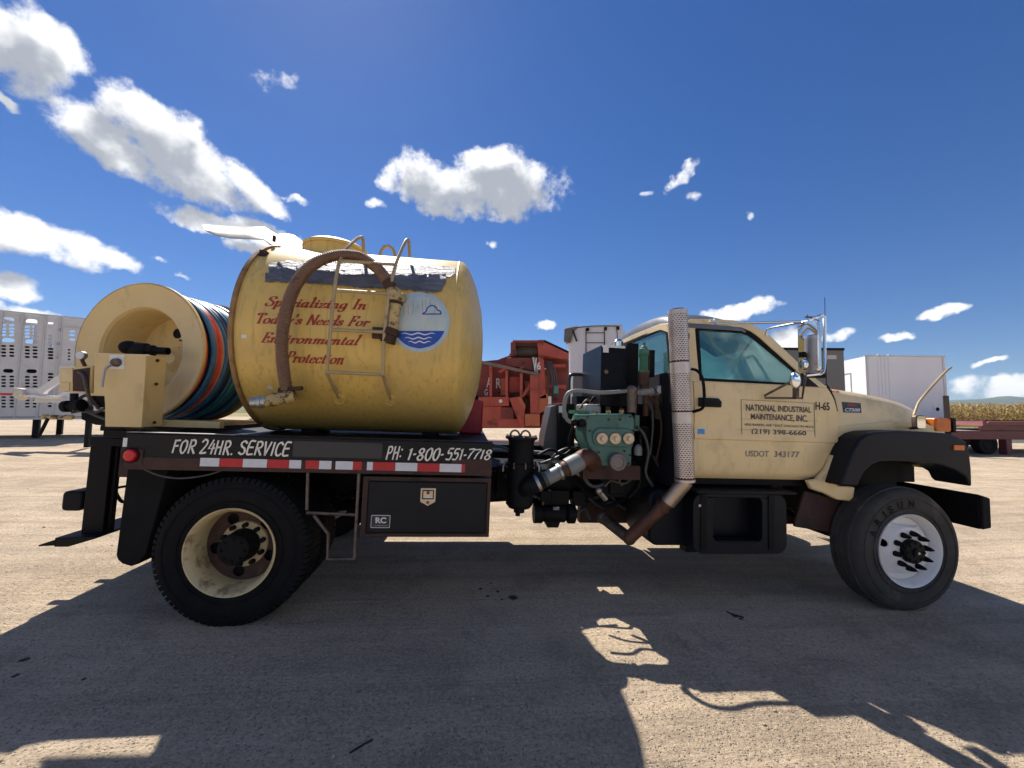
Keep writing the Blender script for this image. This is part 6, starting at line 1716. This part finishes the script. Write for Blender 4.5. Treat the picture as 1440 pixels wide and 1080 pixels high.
# ---- red crushing / screening plant
f3 = fr_pix(676, 9.6, 800, 9.6)
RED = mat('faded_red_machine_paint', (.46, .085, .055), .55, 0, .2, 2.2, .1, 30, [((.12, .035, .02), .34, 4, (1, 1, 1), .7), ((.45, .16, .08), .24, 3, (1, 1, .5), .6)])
RED2 = mat('dark_red_paint_and_shade', (.22, .045, .033), .6, 0, .25, 2.5, .1, 30, [((.03, .015, .012), .34, 5, (1, 1, 1), .7)])
ORG = mat('orange_red_box', (.5, .14, .06), .55, 0, .12, 4, .08, 30, [((.25, .05, .03), .3, 6, (1, 1, .3), .6)])
rm = thing('crusher', 'faded red portable crushing plant with conveyor roller, behind the truck', 'machine', f3.loc(), f3.rz)
def q3(pts, v=0): return [f3.uz(*p, v) for p in pts]
def pr(name, pts, v0, v1, m, **k): return MB().prism(q3(pts, v0), v0, v1).build(name, m, rm, **k)
def bx3(name, a, b, v0, v1, m, **k): return pr(name, (a, (b[0], a[1]), b, (a[0], b[1])), v0, v1, m, **k)
pr('hopper_edge', ((640, 499), (684, 508.5), (757, 524.5), (757, 528.5), (684, 513), (640, 503)), -.1, .0, mat('worn_edge_steel', (.2, .15, .12), .5, .3, .2, 6, .1), bevel=.008)
pr('hopper_back', ((640, 505), (757, 529), (757, 572), (640, 572)), .35, .5, RED2)  # shade of the recess between the ribs put into the darker red
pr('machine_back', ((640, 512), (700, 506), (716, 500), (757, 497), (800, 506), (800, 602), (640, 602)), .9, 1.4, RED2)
for i_, (x0, y0, x1, y1) in enumerate(((704, 532, 711, 556), (716, 530, 731, 552), (738, 536, 746, 556), (758, 515, 764, 540), (766, 528, 772, 552), (776, 566, 796, 584), (762, 584, 790, 599))):
    bx3('side_plate', (x0, y0), (x1, y1), .25, .34, RED if i_ % 2 else ORG, bevel=.006)
for i_, (x0, y0, x1, y1) in enumerate(((765, 498, 796, 503), (768, 512, 796, 516), (760, 541, 796, 546), (716, 497, 724, 512), (690, 576, 698, 596))):
    bx3('machine_beam', (x0, y0), (x1, y1), .3, .5, RED, bevel=.006)
rm_ = random.Random(4)
for i_ in range(22):
    xa, ya = rm_.uniform(690, 790), rm_.uniform(508, 585); an = rm_.choice((0, PI / 2, .5, -.6, 1.1)); ln = rm_.uniform(8, 22)
    A_ = f3.uz(xa, ya, .5); B_ = f3.uz(xa + ln * math.cos(an), ya + ln * math.sin(an), .5)
    MB().tube([(A_[0], .4 + rm_.uniform(-.1, .25), A_[1]), (B_[0], .4 + rm_.uniform(-.1, .25), B_[1])], rm_.uniform(.015, .045), 6).build('machine_bar', rm_.choice((RED, RED2, ORG, M['greyhose'], M['oldmetal'])), rm)
for px in (690, 712.5, 733):
    bx3('hopper_rib', (px - 2, 515 + (px - 684) * .2), (px + 2, 566), 0, .34, RED, bevel=.01)
pr('hopper_brace', ((733, 556), (737, 558), (757, 530), (752, 529)), .02, .1, RED)
for a in (700, 722): pr('hopper_brace', ((a, 523), (a + 4, 524), (a + 16, 516), (a + 12, 515)), .02, .1, RED)
bx3('side_beam', (640, 558), (716, 571), -.05, .3, RED, bevel=.01)
bx3('corner_post', (745.5, 527), (757, 582), -.08, .2, RED, bevel=.01)
bx3('lower_body', (640, 571), (705, 601), 0, .8, RED, bevel=.015)
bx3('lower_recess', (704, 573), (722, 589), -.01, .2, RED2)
bx3('lower_sill', (700, 589), (735, 601), -.02, .6, RED, bevel=.01)
pr('chute', ((716, 560), (727, 558), (738, 569), (737, 602), (733, 602), (722, 575)), -.12, .3, RED, bevel=.01)
pr('chute_face', ((727, 558), (732, 558), (739, 570), (738, 578)), -.14, -.121, ORG)
bx3('tool_locker', (738, 582), (759, 599.5), -.15, .3, ORG, bevel=.012)
pr('discharge_flap', ((757, 560), (770, 553), (773, 575), (757, 582)), .0, .3, ORG)
pr('engine_guard', ((713, 503), (748, 503), (750, 521), (712, 513)), .1, .6, RED2, bevel=.01)
pr('number_panel', ((748, 502), (752, 502), (760, 524), (754, 526)), .0, .1, mat('pale_panel', (.3, .28, .26), .5))
pr('frame_plate', ((757, 502), (765, 506), (768, 560), (757, 560)), .0, .4, RED)
bx3('roller_frame', (718, 481), (725, 500), .0, .6, RED2); bx3('roller_top_beam', (721, 478.5), (765, 481.5), .0, .6, RED2)
a = f3.uz(724.5, 492.5, .05); b = f3.uz(757, 492.5, .05)
MB().lathe([(.13, a[0]), (.15, a[0] + .04), (.15, b[0] - .03), (.13, b[0])], (0, .3, a[1]), 'x', 28, caps=True).build('conveyor_roller', mat('rubber_roller', (.07, .055, .04), .8, 0, .3, 8, .2), rm)
MB().cyl((a[0] - .02, .3, a[1]), .14, .07, 'x', 24).build('roller_end', M['steel'], rm)
pr('conveyor_beam', ((755, 480), (766, 481), (800, 497), (800, 506), (757, 499)), .1, .3, RED, bevel=.01)
pr('conveyor_belt', ((757, 478), (766, 478), (800, 494), (800, 497), (766, 481)), .1, .8, M['rubber'])
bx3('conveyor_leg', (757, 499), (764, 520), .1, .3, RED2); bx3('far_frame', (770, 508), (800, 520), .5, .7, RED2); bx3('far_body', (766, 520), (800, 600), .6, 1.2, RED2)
for k, (x0, x1) in enumerate(((768, 778), (771, 781), (774, 785), (766, 772))):
    p0, p1, p2 = f3.uz(x0, 508, .1), f3.uz((x0 + x1) / 2 + 2, 525, .05), f3.uz(x1, 560, .1)
    MB().tube(smoothpath([(p0[0], .1, p0[1]), (p1[0], .05 + .02 * k, p1[1]), (p2[0], .1, p2[1])]), .022, 6).build('machine_hose', M['greyhose'], rm)
c = f3.uz(704, 564, -.06); MB().cyl((c[0], -.062, c[1]), .045, .012, 'y', 18).build('round_reflector', M['sticker'], rm)
c = f3.uz(773, 563, 0); MB().box(c[0] - .04, c[0] + .04, -.02, .0, c[1] - .1, c[1] + .1).build('white_tag', M['sticker'], rm)
c = f3.uz(782, 548, 0); MB().box(c[0] - .06, c[0] + .06, -.02, .1, c[1] - .1, c[1] + .1).build('teal_motor', mat('teal_paint', (.1, .22, .22), .5), rm, bevel=.02)
for ch, x0, y0, x1, y1 in (('A', 684, 531, 691, 545), ('G', 681, 547, 686, 556), ('R', 697.5, 532, 705, 546), ('V', 749, 503, 755, 523), ('6', 755, 509, 760.5, 520)):
    m = fit(font_mesh(ch, .02)); vv = .345 if x0 < 740 else -.005
    if ch == 'V': vv = -.004
    A = f3.uz(x0, y1, vv); B = f3.uz(x1, y0, vv)
    m.v = [(A[0] + (B[0] - A[0]) * x, vv, A[1] + (B[1] - A[1]) * y) for x, y, _ in m.v]
    m.build('machine_lettering', M['sticker'], rm, smooth=0, fix=False)
for v in (.1, 1.6):
    t0, t1 = f3.uz(640, 600)[0] - 2.5, f3.uz(770, 600)[0]
    MB().prism(rrect(t0, t1, 0, .62, .3, 6), v, v + .4).build('crawler_track', M['rubber'], rm, bevel=.02)
MB().box(f3.uz(640, 600)[0] - 2.3, f3.uz(765, 600)[0], .3, 1.8, .3, .66).build('machine_chassis', RED2, rm)
MB().box(f3.uz(640, 600)[0] - 2.5, f3.uz(640, 600)[0], .1, 1.8, .66, 2.2).build('machine_hopper', RED, rm, bevel=.03)

# ---- silver tipper trailer
f4 = fr_pix(800, 14.6, 874, 14.1)
st_ = thing('tipper_trailer', 'tall silver tipping trailer with end ladder, behind the black cabinets', 'trailer', f4.loc(), f4.rz)
SIL = mat('brushed_silver_panel', (.68, .68, .68), .45, .2, .06, 1.2, .03, 30, [((.4, .4, .42), .3, 1.5, (1, 1, .2), .4)])
zt = f4.uz(874, 457)[1]; ur = f4.uz(874, 500)[0]; ul = f4.uz(797, 500)[0]
body = [(ul, .25), (ul + .12, .08), (ul + .35, 0), (ur, 0), (ur + .01, .02), (ur + .75, 7), (ul + .0, 7)]
MB().prism(body, 1.2, zt, 'z').build('tipper_body', SIL, st_, bevel=.02)
MB().box(ul - .03, ur + .03, -.03, .05, zt - .05, zt + .02).build('top_rim', ALUR, st_)
def l4(px, py, v=-.06): a = f4.uz(px, py, v); return (a[0], v, a[1])
lad_ = MB().tube([l4(824, 462), l4(824, 540)], .018, 6).tube([l4(850, 462), l4(850, 540)], .018, 6)
lo_ = lad_.build('end_ladder', M['black'], st_)
for y in (468, 482, 497, 512, 527): MB().tube([l4(824, y), l4(850, y)], .014, 6).build('ladder_rung', M['black'], lo_)
for p in ((826.5, 463), (851.5, 462), (869, 461)): MB().box(l4(*p)[0] - .05, l4(*p)[0] + .05, -.07, .0, l4(*p)[2] - .06, l4(*p)[2] + .06).build('bracket', M['black'], st_)
MB().tube(smoothpath([l4(802, 462), l4(830, 458.5), l4(864, 458.5), l4(867, 461), l4(868.5, 479)], 3), .016, 6).build('tarp_bow', M['rustbrown'], st_)
MB().tube([l4(805, 463), l4(811, 480)], .03, 6).build('tarp_arm', M['black'], st_)
p0 = l4(798, 470); MB().prism([(p0[0] - .15, zt - .55), (p0[0] + .1, zt - .6), (p0[0] + .2, zt - .2), (p0[0] + .42, zt + .0), (p0[0] + .3, zt + .03), (p0[0] - .12, zt - .02)], -.08, .5).build('rolled_tarp', mat('grey_tarp', (.12, .12, .12), .6, 0, .3, 4, .3, 30), st_, bevel=.05)
bogie(f4, st_, (ul + .3,), 4.0, 5.3); bogie(f4, st_, (ur - .3,), 4.0, 5.3)
MB().box(ul + .5, ur - .5, .1, 7, .75, 1.199).build('trailer_chassis', M['black'], st_)
for uu in (ul + .5, ur - .65): MB().box(uu, uu + .15, .5, .65, 0, .76).build('landing_leg', M['black'], st_)

# ---- grey box trailer and white box bodies
f5 = fr_pix(1000, 16, 1186, 16)
gb_ = thing('box_trailer', 'dark grey box trailer standing behind the cab mirrors', 'trailer', f5.loc(), f5.rz)
GREY = mat('grey_box_panel', (.16, .155, .15), .55, 0, .06, 1, .03, 20, [((.22, .21, .2), .3, .8, (1, 1, .3), .4)])
uR, zT = f5.uz(1186, 489.5); uL = uR - 9
k = 0; uu = uR
while uu > uL:
    w_ = 1.2
    MB().box(uu - w_ + .008, uu, 0, .03, 1.15, zT - .1).build('side_panel', GREY, gb_); uu -= w_
MB().box(uL, uR, .031, 2.5, 1.15, zT - .1).build('box_body', GREY, gb_)
MB().box(uL - .02, uR + .02, -.03, 2.53, zT - .1, zT).build('roof_rail', M['black'], gb_)
MB().box(uL - .02, uR + .02, -.02, 2.52, .95, 1.149).build('bottom_rail', M['black'], gb_)
a = f5.uz(1163, 505); b = f5.uz(1176, 499.5); MB().box(a[0], b[0], -.01, -.001, a[1], b[1]).build('pale_placard', mat('pale_placard', (.5, .5, .48), .5, 0, .15, 9, 0), gb_)
bogie(f5, gb_, (uL + 1, uL + 2.3), .1, 2.1)
for v in (.3, 2.0): MB().box(uR - 2, uR - 1.85, v, v + .15, 0, .96).build('landing_leg', M['black'], gb_)

f6 = fr_pix(1220, 18.4, 1329, 18.4)
wt = thing('box_trailer', 'white box trailer with a narrow side door, beyond the bonnet', 'trailer', f6.loc(), f6.rz)
uR, zT = f6.uz(1329, 502); zB = 1.0
back = Vector((17.57 - 17.0, 20.4 - 18.4)) * 1.35
MB().prism([(0, 0), (uR, 0), (uR + back.x, back.y), (back.x, back.y)], zB, zT, 'z').build('box_body', WHITE, wt, bevel=.015)
for px in (1220.5, 1328): 
    uu = f6.uz(px, 540)[0]; MB().box(uu - .04, uu + .04, -.025, -.001, zB, zT + .01).build('corner_post', ALU, wt)
MB().box(-.03, uR + .03, -.02, .05, zT + .001, zT + .06).build('roof_rail', ALU, wt)
for px in (1236, 1241, 1246, 1251):
    uu = f6.uz(px, 540)[0]; MB().box(uu - .025, uu + .025, -.02, -.001, zB, zT - .02).build('side_rib', WHITE, wt)
for px in (1235, 1250): 
    a = f6.uz(px, 500.5); MB().box(a[0] - .03, a[0] + .03, -.03, .05, zT + .061, zT + .12).build('roof_clip', ALU, wt)
a = f6.uz(1313, 580); b = f6.uz(1321, 569.5); MB().box(a[0], b[0], -.03, -.001, a[1], b[1]).build('vent_plate', WHITE, wt)
c = f6.uz(1317.5, 575.5); MB().cyl((c[0], -.036, c[1]), .09, .005, 'y', 18).build('vent_opening', M['hole'], wt)
def side6(t, z): return (back.x * t, back.y * t, z)
d0, d1 = .45, .75
zz0, zz1 = f6.uz(1220, 548)[1], f6.uz(1220, 521)[1]
for t in (d0, d1): MB().tube([tuple(Vector(side6(t, z)) + Vector((-.02, 0, 0))) for z in (zB + .1, zz1)], .02, 6).build('door_edge', ALU, wt)
MB().tube([tuple(Vector(side6(t, zz1)) + Vector((-.02, 0, 0))) for t in (d0, d1)], .02, 6).build('door_edge', ALU, wt)
MB().box(.1, uR, .1, 2.4, .7, zB - .002).build('trailer_chassis', M['black'], wt)
bogie(f6, wt, (.7, uR - .7), .1, 2.1)

# ---- red flatbed (lowboy) trailer on the right
f7 = fr_pix(1335, 15.2, 1440, 15.4)
lb_ = thing('flatbed_trailer', 'low dark red flatbed trailer with a raised deck, in front of the maize', 'trailer', f7.loc(), f7.rz)
LR = mat('dark_red_trailer_paint', (.12, .026, .028), .55, 0, .2, 2, .1, 30, [((.05, .02, .018), .3, 4, (1, 1, 1), .6), ((.3, .16, .14), .14, 5, (1, 1, 1), .5)])
DKT = mat('weathered_deck_boards', (.33, .29, .25), .8, 0, .2, 3, .2, 30, stretch=(.3, 3, 1))
def z7(py, v=0): return f7.uz(1400, py, v)[1]
def u7(px, v=0): return f7.uz(px, 600, v)[0]
U0, U1 = u7(1333), u7(1440) + 7.5
MB().box(U0, U1, 0, .12, z7(618), z7(606)).build('side_rail', LR, lb_, bevel=.01)
MB().box(U0, U1, 2.38, 2.5, z7(618), z7(606)).build('side_rail', LR, lb_, bevel=.01)
ub = U0
for k in range(9): MB().box(U0, U1, .125 + k * .25, .37 + k * .25, z7(606) - .05, z7(606) - .005).build('deck_board', DKT, lb_)
MB().box(u7(1380), U1, -.02, .1, z7(605.5), z7(599)).build('raised_rail', LR, lb_, bevel=.01)
MB().prism([(u7(1385), z7(598.8)), (u7(1395), z7(593)), (U1, z7(593)), (U1, z7(598.8))], .05, 2.3).build('raised_deck', mat('pink_red_deck', (.2, .055, .05), .6, 0, .2, 2, .1, 30), lb_, bevel=.01)
MB().box(u7(1385), u7(1388), .0, .06, z7(599), z7(590.5)).build('stake', LR, lb_)
MB().box(u7(1386), U1, .0, .05, z7(592.4), z7(591)).build('top_bar', M['black'], lb_)
MB().box(u7(1416), u7(1424), .05, .3, 0, z7(606)).build('landing_leg', LR, lb_, bevel=.01)
MB().box(u7(1416), u7(1424), 2.1, 2.35, 0, z7(606)).build('landing_leg', LR, lb_, bevel=.01)
MB().box(u7(1424), U1, .8, .9, z7(612), z7(606)).build('cross_rail', LR, lb_)
MB().box(u7(1340), u7(1412), .5, 2.0, z7(628), z7(617)).build('axle_beam', M['black'], lb_)
bogie(f7, lb_, (u7(1356), u7(1398)), .2, 2.0, .42)
MB().box(u7(1430.5), U1 - 3, .3, .33, z7(624), z7(613)).build('white_box', WHITE, lb_)
a = u7(1330); MB().box(a, u7(1337.5), .0, .05, z7(606) - .1, z7(557)).build('headboard_post', mat('dark_brown_post', (.045, .035, .03), .6, 0, .2, 3, .1), lb_, bevel=.01)
MB().tube([(u7(1339), .2, z7(570)), (u7(1343), .2, z7(596)), (u7(1345), .2, z7(606))], .035, 6).build('post_strut', M['rustbrown'], lb_)

# ---- red can on the truck deck behind the tank
xx = L(676, 585, 1.75)
rc_ = thing('fuel_can', 'bright red can standing on the truck deck behind the tank', 'can')
rc_.matrix_world = TM @ Matrix.Translation((xx[0] - .12, 1.75, 1.268))
MB().prism(rrect(-.14, .14, 0, .4, .04), -.1, .1).build('can_body', M['refl_red'], rc_, bevel=.015)
MB().cyl((.05, 0, .4), .035, .05, 'z', 14).build('can_cap', M['black'], rc_)
MB().tube([(-.1, 0, .395), (-.09, 0, .45), (.0, 0, .45), (.01, 0, .395)], .013, 8).build('can_handle', M['refl_red'], rc_)
# ---- twigs on the ground
tw = mat('dead_twig', (.03, .022, .015), .9, 0, .3, 9, .2)
for lab, pts in (('thin dark twig lying in the shade of the tank', ((492, 1060), (505, 1052), (513, 1047), (524, 1041))), ('short dark twig lying in the shade of the cab', ((1022, 861), (1032, 865), (1046, 869)))):
    P = [gpt(*p) for p in pts]
    m = MB().tube(smoothpath([(p.x - P[0].x, p.y - P[0].y, p.z - P[0].z + .004) for p in P]), .0045 if len(pts) > 3 else .007, 6)
    o = m.build('twig', tw); o.location = P[0]; tag(o, lab, 'twig')
